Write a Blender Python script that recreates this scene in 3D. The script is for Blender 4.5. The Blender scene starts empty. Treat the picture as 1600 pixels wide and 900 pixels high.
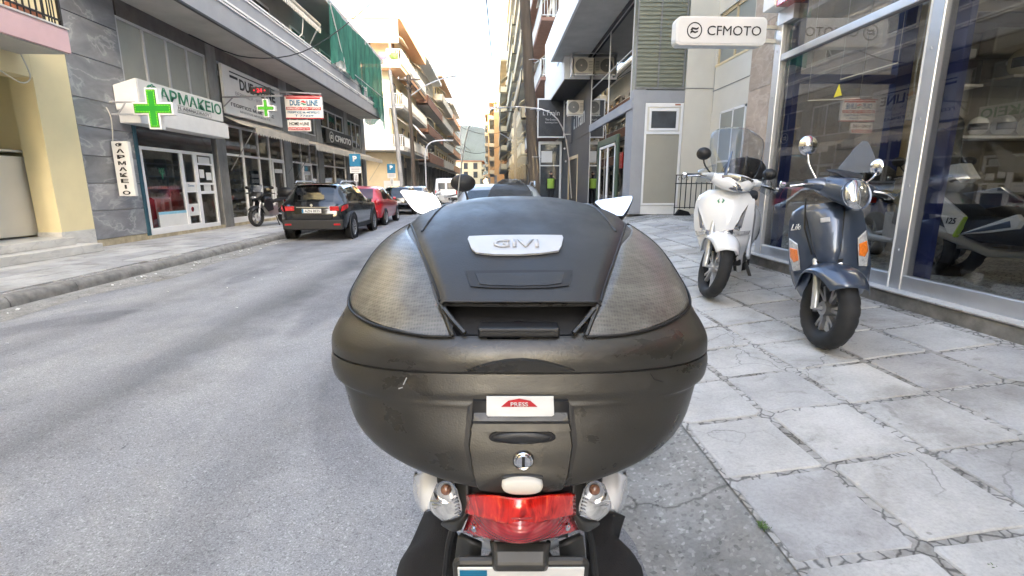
import bpy, bmesh, math, random
from mathutils import Vector, Matrix, Euler
import numpy as np
random.seed(7)
S = bpy.context.scene
COL = S.collection
R = math.radians
PI = math.pi

# ------------------------------------------------------------ camera
cam_data = bpy.data.cameras.new('camera')
cam = bpy.data.objects.new('camera', cam_data)
COL.objects.link(cam)
YAW = R(2.1)
cam.location = (0, 0, 1.45)
cam.rotation_euler = (R(90 - 11.8), 0, -YAW)
cam_data.sensor_width = 36
cam_data.lens = 36 * 764 / 1600
cam_data.clip_start = 0.02
cam_data.clip_end = 9000
S.camera = cam

# ------------------------------------------------------------ sky and sun
SUN_EL, SUN_ROT = R(25), R(145)
world = bpy.data.worlds.new("World")
S.world = world
world.use_nodes = True
wn = world.node_tree.nodes
sky = wn.new('ShaderNodeTexSky')
sky.sky_type = 'NISHITA'
sky.sun_disc = False
sky.sun_elevation = SUN_EL
sky.sun_rotation = SUN_ROT
sky.air_density = 0.8
sky.dust_density = 3.0
sky.ozone_density = 0.4
world.node_tree.links.new(sky.outputs[0], wn['Background'].inputs[0])
wn['Background'].inputs[1].default_value = 0.15
sun_data = bpy.data.lights.new('sun', 'SUN')
sun_data.energy = 2.0
sun_data.angle = R(0.5)
sun_data.color = (1.0, 0.90, 0.76)
sun = bpy.data.objects.new('sun', sun_data)
COL.objects.link(sun)
ts = Vector((math.sin(SUN_ROT) * math.cos(SUN_EL), math.cos(SUN_ROT) * math.cos(SUN_EL), math.sin(SUN_EL)))
sun.rotation_euler = ts.to_track_quat('Z', 'Y').to_euler()
sun.location = (20, -30, 40)
S.view_settings.view_transform = 'Standard'
S.view_settings.look = 'None'
S.view_settings.gamma = 1
S.view_settings.exposure = 3.66
S.view_settings.use_white_balance = True
S.view_settings.white_balance_temperature = 7450
S.view_settings.white_balance_tint = 8
try:
    S.cycles.max_bounces = 6
    S.cycles.transparent_max_bounces = 12
except Exception:
    pass

# ------------------------------------------------------------ materials
def _n(nt, t, **k):
    n = nt.nodes.new(t)
    for a, b in k.items():
        setattr(n, a, b)
    return n
def _ramp(nt, src, stops):
    r = nt.nodes.new('ShaderNodeValToRGB')
    e = r.color_ramp.elements
    while len(e) < len(stops):
        e.new(0.5)
    for el, (p, c) in zip(e, stops):
        el.position = p
        el.color = (*c, 1) if len(c) == 3 else c
    nt.links.new(src, r.inputs[0])
    return r.outputs[0]
def _noise(nt, pos, scale, detail=5, rough=.6, dist=0):
    n = nt.nodes.new('ShaderNodeTexNoise')
    n.inputs['Scale'].default_value = scale
    n.inputs['Detail'].default_value = detail
    n.inputs['Roughness'].default_value = rough
    n.inputs['Distortion'].default_value = dist
    if pos is not None:
        nt.links.new(pos, n.inputs['Vector'])
    return n.outputs[0]
def _mix(nt, f, a, b, mode='MIX'):
    m = nt.nodes.new('ShaderNodeMix')
    m.data_type = 'RGBA'
    m.blend_type = mode
    for i, v in ((0, f), (6, a), (7, b)):
        s = m.inputs[i]
        if hasattr(v, 'is_output'):
            nt.links.new(v, s)
        elif isinstance(v, (int, float)):
            s.default_value = v if i == 0 else (v, v, v, 1)
        else:
            s.default_value = (*v, 1)
    return m.outputs[2]
def _map(nt, pos, sc):
    m = nt.nodes.new('ShaderNodeMapping')
    m.inputs['Scale'].default_value = sc
    nt.links.new(pos, m.inputs[0])
    return m.outputs[0]
def _bump(nt, h, strength, dist, bsdf, normal=None):
    b = nt.nodes.new('ShaderNodeBump')
    b.inputs['Strength'].default_value = strength
    b.inputs['Distance'].default_value = dist
    nt.links.new(h, b.inputs['Height'])
    if normal is not None:
        nt.links.new(normal, b.inputs['Normal'])
    nt.links.new(b.outputs[0], bsdf.inputs['Normal'])
    return b.outputs[0]
def base(name):
    m = bpy.data.materials.new(name)
    m.use_nodes = True
    nt = m.node_tree
    return m, nt, nt.nodes['Principled BSDF']
def worldpos(nt, local=False):
    if local:
        return _n(nt, 'ShaderNodeTexCoord').outputs['Object']
    return _n(nt, 'ShaderNodeNewGeometry').outputs['Position']
def mat(name, col, rough=.6, metal=0., var=.15, scale=3., bump=0., bscale=60., stretch=(1, 1, 1), local=False, coat=0., rvar=.0, obj_var=0., spec=.5):
    m, nt, b = base(name)
    p = worldpos(nt, local)
    q = _map(nt, p, stretch) if stretch != (1, 1, 1) else p
    f = _noise(nt, q, scale, 6, .62)
    lo = tuple(max(0, c * (1 - var)) for c in col)
    hi = tuple(min(1, c * (1 + var)) for c in col)
    c = _ramp(nt, f, [(.3, lo), (.7, hi)])
    if obj_var:
        oi = _n(nt, 'ShaderNodeObjectInfo')
        r = _ramp(nt, oi.outputs['Random'], [(0, (1 - obj_var,) * 3), (1, (1 + obj_var * .4,) * 3)])
        c = _mix(nt, 1.0, c, r, 'MULTIPLY')
    nt.links.new(c, b.inputs['Base Color'])
    b.inputs['Roughness'].default_value = rough
    b.inputs['Metallic'].default_value = metal
    b.inputs['Specular IOR Level'].default_value = spec
    if rvar:
        f2 = _noise(nt, p, scale * 2.7, 5, .7)
        rr = _n(nt, 'ShaderNodeMapRange')
        rr.inputs['To Min'].default_value = max(0, rough - rvar)
        rr.inputs['To Max'].default_value = rough + rvar
        nt.links.new(f2, rr.inputs[0])
        nt.links.new(rr.outputs[0], b.inputs['Roughness'])
    if coat:
        b.inputs['Coat Weight'].default_value = coat
        b.inputs['Coat Roughness'].default_value = .05
    if bump:
        _bump(nt, _noise(nt, q, bscale, 4, .6), bump, .01, b)
    return m
def emit(name, col, s=2.):
    m, nt, b = base(name)
    b.inputs['Base Color'].default_value = (*[c * .5 for c in col], 1)
    b.inputs['Emission Color'].default_value = (*col, 1)
    b.inputs['Emission Strength'].default_value = s
    return m
def glass(name, tint=(.85, .9, .9), refl=1.0, rough=.0, ior=1.5, film=0.0, filmcol=(.5, .5, .5)):
    m, nt, b = base(name)
    nt.nodes.remove(b)
    out = nt.nodes['Material Output']
    t = _n(nt, 'ShaderNodeBsdfTransparent')
    t.inputs[0].default_value = (*tint, 1)
    g = _n(nt, 'ShaderNodeBsdfGlossy')
    g.inputs['Roughness'].default_value = rough
    g.inputs[0].default_value = (refl, refl, refl, 1)
    f = _n(nt, 'ShaderNodeFresnel')
    geo = _n(nt, 'ShaderNodeNewGeometry')            # a thin pane reflects alike from both sides
    mr = _n(nt, 'ShaderNodeMapRange'); nt.links.new(geo.outputs['Backfacing'], mr.inputs[0])
    mr.inputs['To Min'].default_value = ior; mr.inputs['To Max'].default_value = 1 / ior
    nt.links.new(mr.outputs[0], f.inputs[0])
    mx = _n(nt, 'ShaderNodeMixShader')
    src = t.outputs[0]
    if film:
        d = _n(nt, 'ShaderNodeBsdfDiffuse')
        d.inputs[0].default_value = (*filmcol, 1)
        m2 = _n(nt, 'ShaderNodeMixShader')
        m2.inputs[0].default_value = film
        nt.links.new(src, m2.inputs[1]); nt.links.new(d.outputs[0], m2.inputs[2])
        src = m2.outputs[0]
    nt.links.new(f.outputs[0], mx.inputs[0])
    nt.links.new(src, mx.inputs[1]); nt.links.new(g.outputs[0], mx.inputs[2])
    nt.links.new(mx.outputs[0], out.inputs[0])
    return m

def _chips(nt, p, scale, lo, hi, plo=.12, phi=.86):
    v = _n(nt, 'ShaderNodeTexVoronoi'); v.inputs['Scale'].default_value = scale
    nt.links.new(p, v.inputs['Vector'])
    sc = _n(nt, 'ShaderNodeSeparateColor'); nt.links.new(v.outputs['Color'], sc.inputs[0])
    return _ramp(nt, sc.outputs[0], [(0, (lo,) * 3), (plo, (.97,) * 3), (phi, (1.03,) * 3), (1, (hi,) * 3)])
def _cracks(nt, p, scale, w0, w1, dark, wob=.10, wsc=5):
    v = _n(nt, 'ShaderNodeTexVoronoi', feature='DISTANCE_TO_EDGE'); v.inputs['Scale'].default_value = scale
    wn_ = _n(nt, 'ShaderNodeTexNoise'); wn_.inputs['Scale'].default_value = wsc; wn_.inputs['Detail'].default_value = 6; nt.links.new(p, wn_.inputs['Vector'])
    nt.links.new(_mix(nt, wob, p, wn_.outputs[1], 'ADD'), v.inputs['Vector'])
    return _ramp(nt, v.outputs['Distance'], [(w0, (dark,) * 3), (w1, (1, 1, 1))])
def asphalt_mat():
    m, nt, b = base('asphalt')
    p = worldpos(nt)
    big = _noise(nt, _map(nt, p, (1.0, .10, 1)), 1.0, 4, .55)
    mid = _noise(nt, p, 1.6, 7, .68)
    patch = _noise(nt, _map(nt, p, (1, .45, 1)), .55, 3, .5, .8)
    grit = _noise(nt, p, 150, 3, .7)
    c = _ramp(nt, big, [(.32, (.20, .203, .21)), (.5, (.27, .272, .278)), (.68, (.325, .326, .33))])
    c = _mix(nt, .45, c, _ramp(nt, mid, [(.3, (.15, .152, .16)), (.7, (.33, .33, .335))]))
    c = _mix(nt, 1, c, _ramp(nt, patch, [(.40, (.74, .74, .76)), (.46, (1, 1, 1)), (.58, (1.0, 1.0, 1.0)), (.62, (1.13, 1.12, 1.09))]), 'MULTIPLY')
    sx = _n(nt, 'ShaderNodeSeparateXYZ'); nt.links.new(p, sx.inputs[0])
    def track(x0, wd, dark):
        a = _n(nt, 'ShaderNodeMath', operation='SUBTRACT'); nt.links.new(sx.outputs[0], a.inputs[0]); a.inputs[1].default_value = x0
        wv = _n(nt, 'ShaderNodeMath', operation='MULTIPLY_ADD'); nt.links.new(mid, wv.inputs[0]); wv.inputs[1].default_value = .5; nt.links.new(a.outputs[0], wv.inputs[2])
        bb = _n(nt, 'ShaderNodeMath', operation='ABSOLUTE'); nt.links.new(wv.outputs[0], bb.inputs[0])
        return _ramp(nt, bb.outputs[0], [(0, (dark,) * 3), (wd, (1, 1, 1))])
    c = _mix(nt, 1, c, track(-2.45, .5, .66), 'MULTIPLY')
    c = _mix(nt, 1, c, track(-4.1, .38, .78), 'MULTIPLY')
    c = _mix(nt, 1, c, track(-1.0, .34, .82), 'MULTIPLY')
    c = _mix(nt, .85, c, _chips(nt, p, 105, .66, 1.4), 'MULTIPLY')
    c = _mix(nt, .8, c, _chips(nt, p, 190, .6, 1.5), 'MULTIPLY')
    c = _mix(nt, .7, c, _ramp(nt, grit, [(.36, (.70, .70, .71)), (.5, (1, 1, 1)), (.64, (1.4, 1.4, 1.38))]), 'MULTIPLY')
    v2 = _n(nt, 'ShaderNodeTexVoronoi'); v2.inputs['Scale'].default_value = 3.4
    nt.links.new(_map(nt, p, (1.4, .5, 1)), v2.inputs['Vector'])
    c = _mix(nt, .9, c, _ramp(nt, v2.outputs['Distance'], [(.022, (.35, .36, .38)), (.045, (1, 1, 1))]), 'MULTIPLY')
    nt.links.new(c, b.inputs['Base Color'])
    b.inputs['Roughness'].default_value = .85
    b.inputs['Specular IOR Level'].default_value = .3
    _bump(nt, grit, .45, .004, b)
    return m
def slab_mat(name, tone=(.40, .40, .40), crack=True, sc=1.0, chips=0):
    m, nt, b = base(name)
    p = worldpos(nt)
    oi = _n(nt, 'ShaderNodeObjectInfo')
    big = _noise(nt, p, 2.3 * sc, 6, .62)
    fine = _noise(nt, p, 70, 4, .7)
    lo = tuple(t * .80 for t in tone); hi = tuple(min(1, t * 1.12) for t in tone)
    c = _ramp(nt, big, [(.33, lo), (.66, hi)])
    c = _mix(nt, 1, c, _ramp(nt, oi.outputs['Random'], [(0, (.80, .80, .82)), (.5, (1, 1, 1)), (1, (1.08, 1.07, 1.05))]), 'MULTIPLY')
    c = _mix(nt, .5, c, _ramp(nt, fine, [(.32, (.75, .75, .75)), (.5, (1, 1, 1)), (.7, (1.2, 1.2, 1.2))]), 'MULTIPLY')
    st = _noise(nt, p, 6, 8, .78, .8)
    c = _mix(nt, .9, c, _ramp(nt, st, [(.30, (.60, .585, .56)), (.43, (1, 1, 1)), (.62, (1, 1, 1)), (.75, (1.16, 1.16, 1.16))]), 'MULTIPLY')
    dirt = _noise(nt, p, 1.1, 5, .7, .4)
    c = _mix(nt, .8, c, _ramp(nt, dirt, [(.36, (.70, .68, .65)), (.50, (1, 1, 1))]), 'MULTIPLY')
    if crack:
        gate = _ramp(nt, _noise(nt, p, .9, 2, .5), [(.50, (0, 0, 0)), (.56, (.75, .75, .75))])
        c = _mix(nt, gate, c, _mix(nt, 1, c, _cracks(nt, p, 1.6, .002, .008, .40, .25, 4), 'MULTIPLY'))
        sp = _n(nt, 'ShaderNodeTexVoronoi'); sp.inputs['Scale'].default_value = 5.5; nt.links.new(p, sp.inputs['Vector'])
        c = _mix(nt, .8, c, _ramp(nt, sp.outputs['Distance'], [(.035, (.55, .54, .53)), (.06, (1, 1, 1))]), 'MULTIPLY')
    if chips:
        c = _mix(nt, 1, c, _chips(nt, p, 70, .6, 1.5), 'MULTIPLY')
        c = _mix(nt, .8, c, _cracks(nt, p, 1.3, .004, .012, .45, .3, 3), 'MULTIPLY')
    nt.links.new(c, b.inputs['Base Color'])
    b.inputs['Roughness'].default_value = .82
    b.inputs['Specular IOR Level'].default_value = .3
    _bump(nt, st, .3, .006, b)
    return m
def mortar_mat():
    m, nt, b = base('mortar')
    p = worldpos(nt)
    big = _noise(nt, p, 3, 6, .7)
    c = _ramp(nt, big, [(.35, (.17, .16, .14)), (.48, (.33, .32, .30)), (.65, (.47, .465, .45))])
    c = _mix(nt, 1, c, _cracks(nt, p, 17, .02, .10, .35, .05, 12), 'MULTIPLY')
    nt.links.new(c, b.inputs['Base Color']); b.inputs['Roughness'].default_value = .95
    _bump(nt, _noise(nt, p, 60, 4, .6), .5, .006, b)
    return m
def marble_mat(name, lo, hi, vein, sc=1.3, rough=.35):
    m, nt, b = base(name)
    p = worldpos(nt)
    oi = _n(nt, 'ShaderNodeObjectInfo')
    off = _n(nt, 'ShaderNodeVectorMath', operation='SCALE')
    cmb = _n(nt, 'ShaderNodeCombineXYZ')
    for i in range(3): nt.links.new(oi.outputs['Random'], cmb.inputs[i])
    nt.links.new(cmb.outputs[0], off.inputs[0]); off.inputs['Scale'].default_value = 9
    ad = _n(nt, 'ShaderNodeVectorMath', operation='ADD'); nt.links.new(p, ad.inputs[0]); nt.links.new(off.outputs[0], ad.inputs[1])
    mp = _n(nt, 'ShaderNodeMapping'); mp.inputs['Rotation'].default_value = (R(35), 0, 0); mp.inputs['Scale'].default_value = (1, .8, 1.7); nt.links.new(ad.outputs[0], mp.inputs[0])
    a = _noise(nt, mp.outputs[0], sc, 8, .65, .7)
    v = _noise(nt, mp.outputs[0], sc * .9, 5, .55, .5)
    c = _ramp(nt, a, [(.32, lo), (.68, hi)])
    c = _mix(nt, _ramp(nt, v, [(.46, (0, 0, 0)), (.50, (.45, .45, .45)), (.515, (.1, .1, .1)), (.56, (0, 0, 0))]), c, vein)
    c = _mix(nt, 1, c, _ramp(nt, oi.outputs['Random'], [(0, (.88,) * 3), (1, (1.08,) * 3)]), 'MULTIPLY')
    nt.links.new(c, b.inputs['Base Color'])
    b.inputs['Roughness'].default_value = rough
    return m
def case_mat(name, col, dust, rough, dust_amt=.55):
    """black moulded plastic, greyed and scuffed by weather"""
    m, nt, b = base(name)
    p = worldpos(nt, True)
    a = _noise(nt, p, 6, 6, .62)
    s = _noise(nt, _map(nt, p, (9, 9, 14)), 1.6, 6, .62, .3)
    c = _mix(nt, _ramp(nt, s, [(.30, (0, 0, 0)), (.55, (dust_amt * .35,) * 3), (.80, (dust_amt,) * 3)]), col, dust)
    c = _mix(nt, .6, c, _ramp(nt, a, [(.3, (.75, .75, .77)), (.7, (1.2, 1.18, 1.12))]), 'MULTIPLY')
    nt.links.new(c, b.inputs['Base Color'])
    r = _n(nt, 'ShaderNodeMapRange'); nt.links.new(s, r.inputs[0])
    r.inputs['From Min'].default_value = .3; r.inputs['From Max'].default_value = .75
    r.inputs['To Min'].default_value = rough - .07; r.inputs['To Max'].default_value = rough + .2
    nt.links.new(r.outputs[0], b.inputs['Roughness'])
    g = _noise(nt, p, 420, 2, .5)
    n1 = _bump(nt, g, .12, .002, b)
    b.inputs['Specular IOR Level'].default_value = .6
    return m
def lens_mat():
    """smoked reflector with a fine honeycomb relief, dusty"""
    m, nt, b = base('smoked_lens')
    p = worldpos(nt, True)
    v = _n(nt, 'ShaderNodeTexVoronoi'); v.inputs['Scale'].default_value = 235; v.inputs['Randomness'].default_value = .0
    nt.links.new(_map(nt, p, (1, 1, .8)), v.inputs['Vector'])
    cell = _ramp(nt, v.outputs['Distance'], [(.15, (.55, .53, .48)), (.55, (1.5, 1.42, 1.28))])
    s = _noise(nt, _map(nt, p, (1, 1, 1)), 14, 8, .75, .5)
    c = _mix(nt, _ramp(nt, s, [(.40, (0, 0, 0)), (.72, (.55,) * 3)]), (.056, .056, .053), (.205, .205, .20))
    c = _mix(nt, .5, c, cell, 'MULTIPLY')
    nt.links.new(c, b.inputs['Base Color'])
    b.inputs['Roughness'].default_value = .28
    _bump(nt, v.outputs['Distance'], .22, .002, b)
    b.inputs['Coat Weight'].default_value = .35
    b.inputs['Coat Roughness'].default_value = .22
    return m
def red_lens(name, col, sc, cells=True):
    m, nt, b = base(name)
    p = worldpos(nt, True)
    if cells:
        a = _noise(nt, _map(nt, p, sc), 1.0, 4, .6, 1.2)
        c = _ramp(nt, a, [(.36, tuple(k * .45 for k in col)), (.5, col), (.60, (min(1, col[0] * 1.2), col[1] * 2, col[2] * 2)), (.70, (min(1, col[0] * 1.5), col[1] * 9, col[2] * 3))])
        h = a
    else:
        a = _noise(nt, _map(nt, p, sc), 1.0, 2, .5, .8)
        w_ = _n(nt, 'ShaderNodeTexWave'); w_.bands_direction = 'Z'; w_.inputs['Scale'].default_value = 62; w_.inputs['Distortion'].default_value = .2
        nt.links.new(p, w_.inputs['Vector'])
        c = _ramp(nt, a, [(.35, tuple(k * .55 for k in col)), (.5, col), (.70, (min(1, col[0] * 1.35), col[1] * 4 + .05, col[2] * 2.5 + .04))])
        c = _mix(nt, .35, c, _ramp(nt, w_.outputs[1], [(.2, (.6, .5, .5)), (.6, (1.15, 1.2, 1.2))]), 'MULTIPLY')
        h = w_.outputs[1]
    nt.links.new(c, b.inputs['Base Color'])
    b.inputs['Roughness'].default_value = .18
    b.inputs['Coat Weight'].default_value = 1
    b.inputs['Coat Roughness'].default_value = .04
    _bump(nt, h, .35, .002, b)
    return m
def net_mat():
    m, nt, b = base('green_net')
    p = worldpos(nt)
    b.inputs['Base Color'].default_value = (.05, .30, .235, 1)
    c = _ramp(nt, _noise(nt, _map(nt, p, (1, 1.4, .35)), 2.5, 5, .6), [(.3, (.020, .13, .105)), (.7, (.06, .30, .235))])
    nt.links.new(c, b.inputs['Base Color'])
    b.inputs['Roughness'].default_value = .9
    t = _n(nt, 'ShaderNodeBsdfTransparent')
    tl = _n(nt, 'ShaderNodeBsdfTranslucent'); nt.links.new(c, tl.inputs[0])
    m1 = _n(nt, 'ShaderNodeMixShader'); m1.inputs[0].default_value = .45
    nt.links.new(b.outputs[0], m1.inputs[1]); nt.links.new(tl.outputs[0], m1.inputs[2])
    m2 = _n(nt, 'ShaderNodeMixShader'); m2.inputs[0].default_value = .12
    nt.links.new(m1.outputs[0], m2.inputs[1]); nt.links.new(t.outputs[0], m2.inputs[2])
    nt.links.new(m2.outputs[0], nt.nodes['Material Output'].inputs[0])
    return m

MT = dict(
    asphalt=asphalt_mat(),
    slab=slab_mat('paving_slab', (.43, .425, .412)),
    slab_l=slab_mat('left_paving', (.42, .42, .41), False),
    mortar=mortar_mat(),
    kerb=mat('kerb_stone', (.24, .23, .21), .9, var=.35, scale=7, bump=.6, bscale=45, obj_var=.15),
    gutter=slab_mat('gutter_concrete', (.27, .265, .25), False, 2.2, 1),
    ground=mat('dry_ground', (.25, .23, .2), .95),
    yellow=mat('cream_plaster', (.78, .68, .42), .85, var=.05, scale=1.2, bump=.1),
    pink=mat('pink_plaster', (.66, .45, .46), .85, var=.05, bump=.1),
    white=mat('white_paint', (.74, .74, .72), .6, var=.05),
    offwhite=mat('offwhite_wall', (.64, .61, .54), .8, var=.06, scale=.9, bump=.08),
    soffit=mat('soffit_plaster', (.44, .43, .40), .9, var=.15, scale=1.0, bump=.1),
    greyfascia=mat('grey_fascia', (.30, .31, .33), .6, var=.08, scale=1.4),
    darkstone=mat('dark_band_stone', (.11, .10, .095), .7, var=.25, scale=3),
    pilaster=mat('grey_pilaster', (.19, .19, .185), .6, var=.35, scale=2.2, stretch=(1, 1, .5)),
    marble=marble_mat('grey_marble', (.16, .165, .18), (.31, .32, .34), (.58, .59, .60), 1.0),
    wmarble=marble_mat('white_marble_step', (.50, .49, .46), (.66, .65, .62), (.36, .36, .36), 2.0, .4),
    pinkstone=marble_mat('pink_stone', (.36, .27, .21), (.55, .44, .35), (.66, .58, .50), 1.5, .35),
    beigestone=mat('beige_plinth', (.42, .36, .25), .8, var=.3, scale=5, bump=.3),
    steel=mat('painted_aluminium', (.50, .51, .53), .4, metal=.35, var=.08),
    alum=mat('aluminium', (.62, .63, .65), .35, metal=.8, var=.06),
    whiteframe=mat('white_frame', (.78, .78, .78), .4, var=.03),
    teal=mat('teal_frame', (.02, .085, .12), .5, var=.2),
    blue=mat('blue_steel', (.018, .035, .17), .5, var=.2),
    dark=mat('dark_interior', (.42, .37, .30), .8, var=.5, scale=1.5),
    charcoal=mat('charcoal_cladding', (.045, .047, .052), .6, var=.15),
    black=mat('black_plastic', (.011, .011, .012), .5, var=.2, rvar=.1),
    matblack=mat('matt_black_fabric', (.009, .009, .011), .95, var=.3, scale=25, bump=.4, bscale=400),
    rubber=mat('tyre_rubber', (.014, .014, .015), .75, var=.2, scale=20),
    chrome=mat('chrome', (.75, .75, .76), .12, metal=1, var=.02),
    rimgrey=mat('rim_grey', (.36, .36, .37), .35, metal=.7, var=.05),
    rimsilver=mat('rim_silver', (.62, .62, .63), .3, metal=.6, var=.04),
    awning=mat('beige_awning', (.50, .46, .38), .9, var=.15, scale=2),
    whitesign=mat('sign_white', (.70, .70, .68), .5, var=.05),
    greensign=mat('sign_green', (.03, .22, .12), .5, var=.1),
    black_ink=mat('ink_black', (.02, .02, .02), .6),
    blue_ink=mat('ink_blue', (.02, .16, .30), .6),
    red_ink=mat('ink_red', (.50, .02, .03), .5),
    grey_ink=mat('ink_grey', (.2, .2, .22), .6),
    parkblue=mat('parking_blue', (.0, .16, .30), .4, var=.05),
    wood=mat('pole_wood', (.085, .068, .055), .9, var=.45, scale=6, bump=.9, bscale=22, stretch=(1, 1, .08)),
    concrete=mat('pole_concrete', (.33, .33, .33), .8, var=.15),
    peach=mat('peach_plaster', (.62, .38, .24), .85, var=.08),
    cream=mat('cream_wall', (.72, .61, .40), .85, var=.1, scale=.6),
    tan=mat('tan_wall', (.58, .46, .29), .85, var=.15, scale=.5),
    greywall=mat('grey_wall', (.40, .39, .37), .85, var=.12, scale=.5),
    brown=mat('brown_parapet', (.26, .14, .10), .8, var=.15),
    shutter=mat('brown_shutter', (.16, .09, .05), .7, var=.2),
    orange=mat('ochre_wall', (.60, .36, .16), .85, var=.1),
    railwhite=mat('white_railing', (.62, .62, .60), .6, var=.06),
    raildark=mat('dark_railing', (.014, .014, .015), .5),
    winglass=glass('window_glass', (.32, .36, .38), .9, .0, 1.55),
    farglass=mat('far_window_glass', (.05, .06, .07), .08, var=.3, spec=.8),
    shopglass=glass('shop_glass', (.76, .77, .77), .97, .0, 1.72),
    mirrorglass=glass('reflective_glass', (.08, .09, .09), .97, .0, 7.0),
    blindglass=mat('frosted_mezzanine_glass', (.30, .31, .28), .35, var=.12, scale=1.0, stretch=(1, 1, .6)),
    blinds=mat('green_blinds', (.19, .20, .155), .5, var=.25, scale=3, stretch=(1, 1, 9), bump=.3, bscale=30),
    screen=glass('clear_screen', (.78, .80, .82), .9, .02, 1.40),
    smoke=glass('smoked_screen', (.42, .45, .48), .8, .05, 1.45, .3, (.35, .37, .40)),
    carglass=glass('car_glass', (.12, .14, .15), 1.0, .0, 1.7),
    sv_carglass=glass('car_glass_clear', (.30, .34, .36), 1.0, .0, 1.6),
    blackpaint=mat('black_car_paint', (.0035, .004, .005), .15, var=.1, coat=1.),
    redpaint=mat('red_car_paint', (.46, .010, .018), .3, var=.05, coat=1.),
    silverpaint=mat('silver_car_paint', (.48, .50, .52), .3, metal=.5, var=.04, coat=1.),
    whitepaint=mat('white_vehicle_paint', (.75, .76, .77), .25, var=.02, coat=1.),
    greypaint=mat('slate_blue_paint', (.044, .064, .104), .28, metal=.35, var=.05, coat=1., local=True),
    taillight=mat('tail_light_red', (.45, .01, .015), .2, coat=1., var=.2),
    amber=mat('amber_lens', (.80, .20, .03), .2, coat=1., var=.2, scale=60),
    clearlens=mat('clear_lens', (.50, .51, .52), .2, metal=.15, var=.35, scale=40, coat=1., bump=.25, bscale=90),
    bulb=mat('bulb_glass', (.22, .10, .06), .2, coat=1., var=.4, scale=80),
    headlens=mat('headlamp_lens', (.55, .57, .60), .08, metal=.85, var=.3, scale=40, coat=1.),
    case=case_mat('top_case_plastic', (.026, .0245, .021), (.050, .048, .044), .29, .45),
    caselid=case_mat('top_case_cover', (.011, .012, .014), (.035, .037, .042), .40, .4),
    lens=lens_mat(),
    silverbadge=mat('silver_badge', (.48, .49, .505), .42, metal=.3, var=.05, scale=30, local=True),
    red_up=red_lens('tail_lens_upper', (.55, .012, .008), (75, 20, 28)),
    red_low=red_lens('tail_lens_lower', (.36, .012, .022), (22, 20, 40), False),
    scuff=mat('grey_plastic', (.040, .039, .036), .42, var=.2, scale=14, local=True, rvar=.1),
    net=net_mat(),
    hills=mat('wooded_hill', (.013, .021, .022), .95, var=.35, scale=.01),
    led=emit('green_led', (.01, .40, .03), .03),
    led_hi=emit('lime_led', (.30, 1.0, .05), .055),
    led_dark=mat('green_panel', (.01, .13, .03), .5, var=.1),
    led_red=emit('red_led', (1., .03, .06), .09),
    tube=emit('added_lamp_tube', (1., .93, .80), 5.),  # glow of the extra lamps added inside the showroom
    dimtube=emit('thin_tube', (1., .95, .85), .05),
    panelgrey=mat('beige_grey_panel', (.34, .325, .275), .6, var=.06, scale=1),
    terracotta=mat('terracotta', (.35, .13, .07), .8),
    leaf=mat('leaf_green', (.07, .13, .03), .7, var=.4, scale=30),
    flower=mat('pink_flower', (.6, .1, .2), .7, var=.4, scale=20),
    paper=mat('paper', (.70, .70, .68), .7, var=.05),
    red_cloth=mat('red_cloth', (.42, .02, .03), .7),
    helmet=mat('cream_helmet', (.62, .58, .44), .25, var=.05, coat=.8),
    hivis=mat('hi_vis_cloth', (.30, .48, .07), .7),
    skin=mat('skin', (.45, .28, .2), .6),
    yellowtri=mat('yellow_sticker', (.75, .62, .03), .5),
    lime=mat('lime_trim', (.35, .6, .05), .4),
    clay=mat('roof_tile', (.40, .16, .08), .8, var=.2),
    skyblue=mat('pale_blue_panel', (.25, .55, .68), .5),
    wallshelf=mat('slatwall', (.26, .24, .21), .7, var=.15, stretch=(1, 1, 1)),
    floor_in=mat('showroom_floor', (.34, .33, .31), .3, var=.15),
    ceil_in=mat('ceiling_panel', (.40, .38, .33), .8),
)

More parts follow.
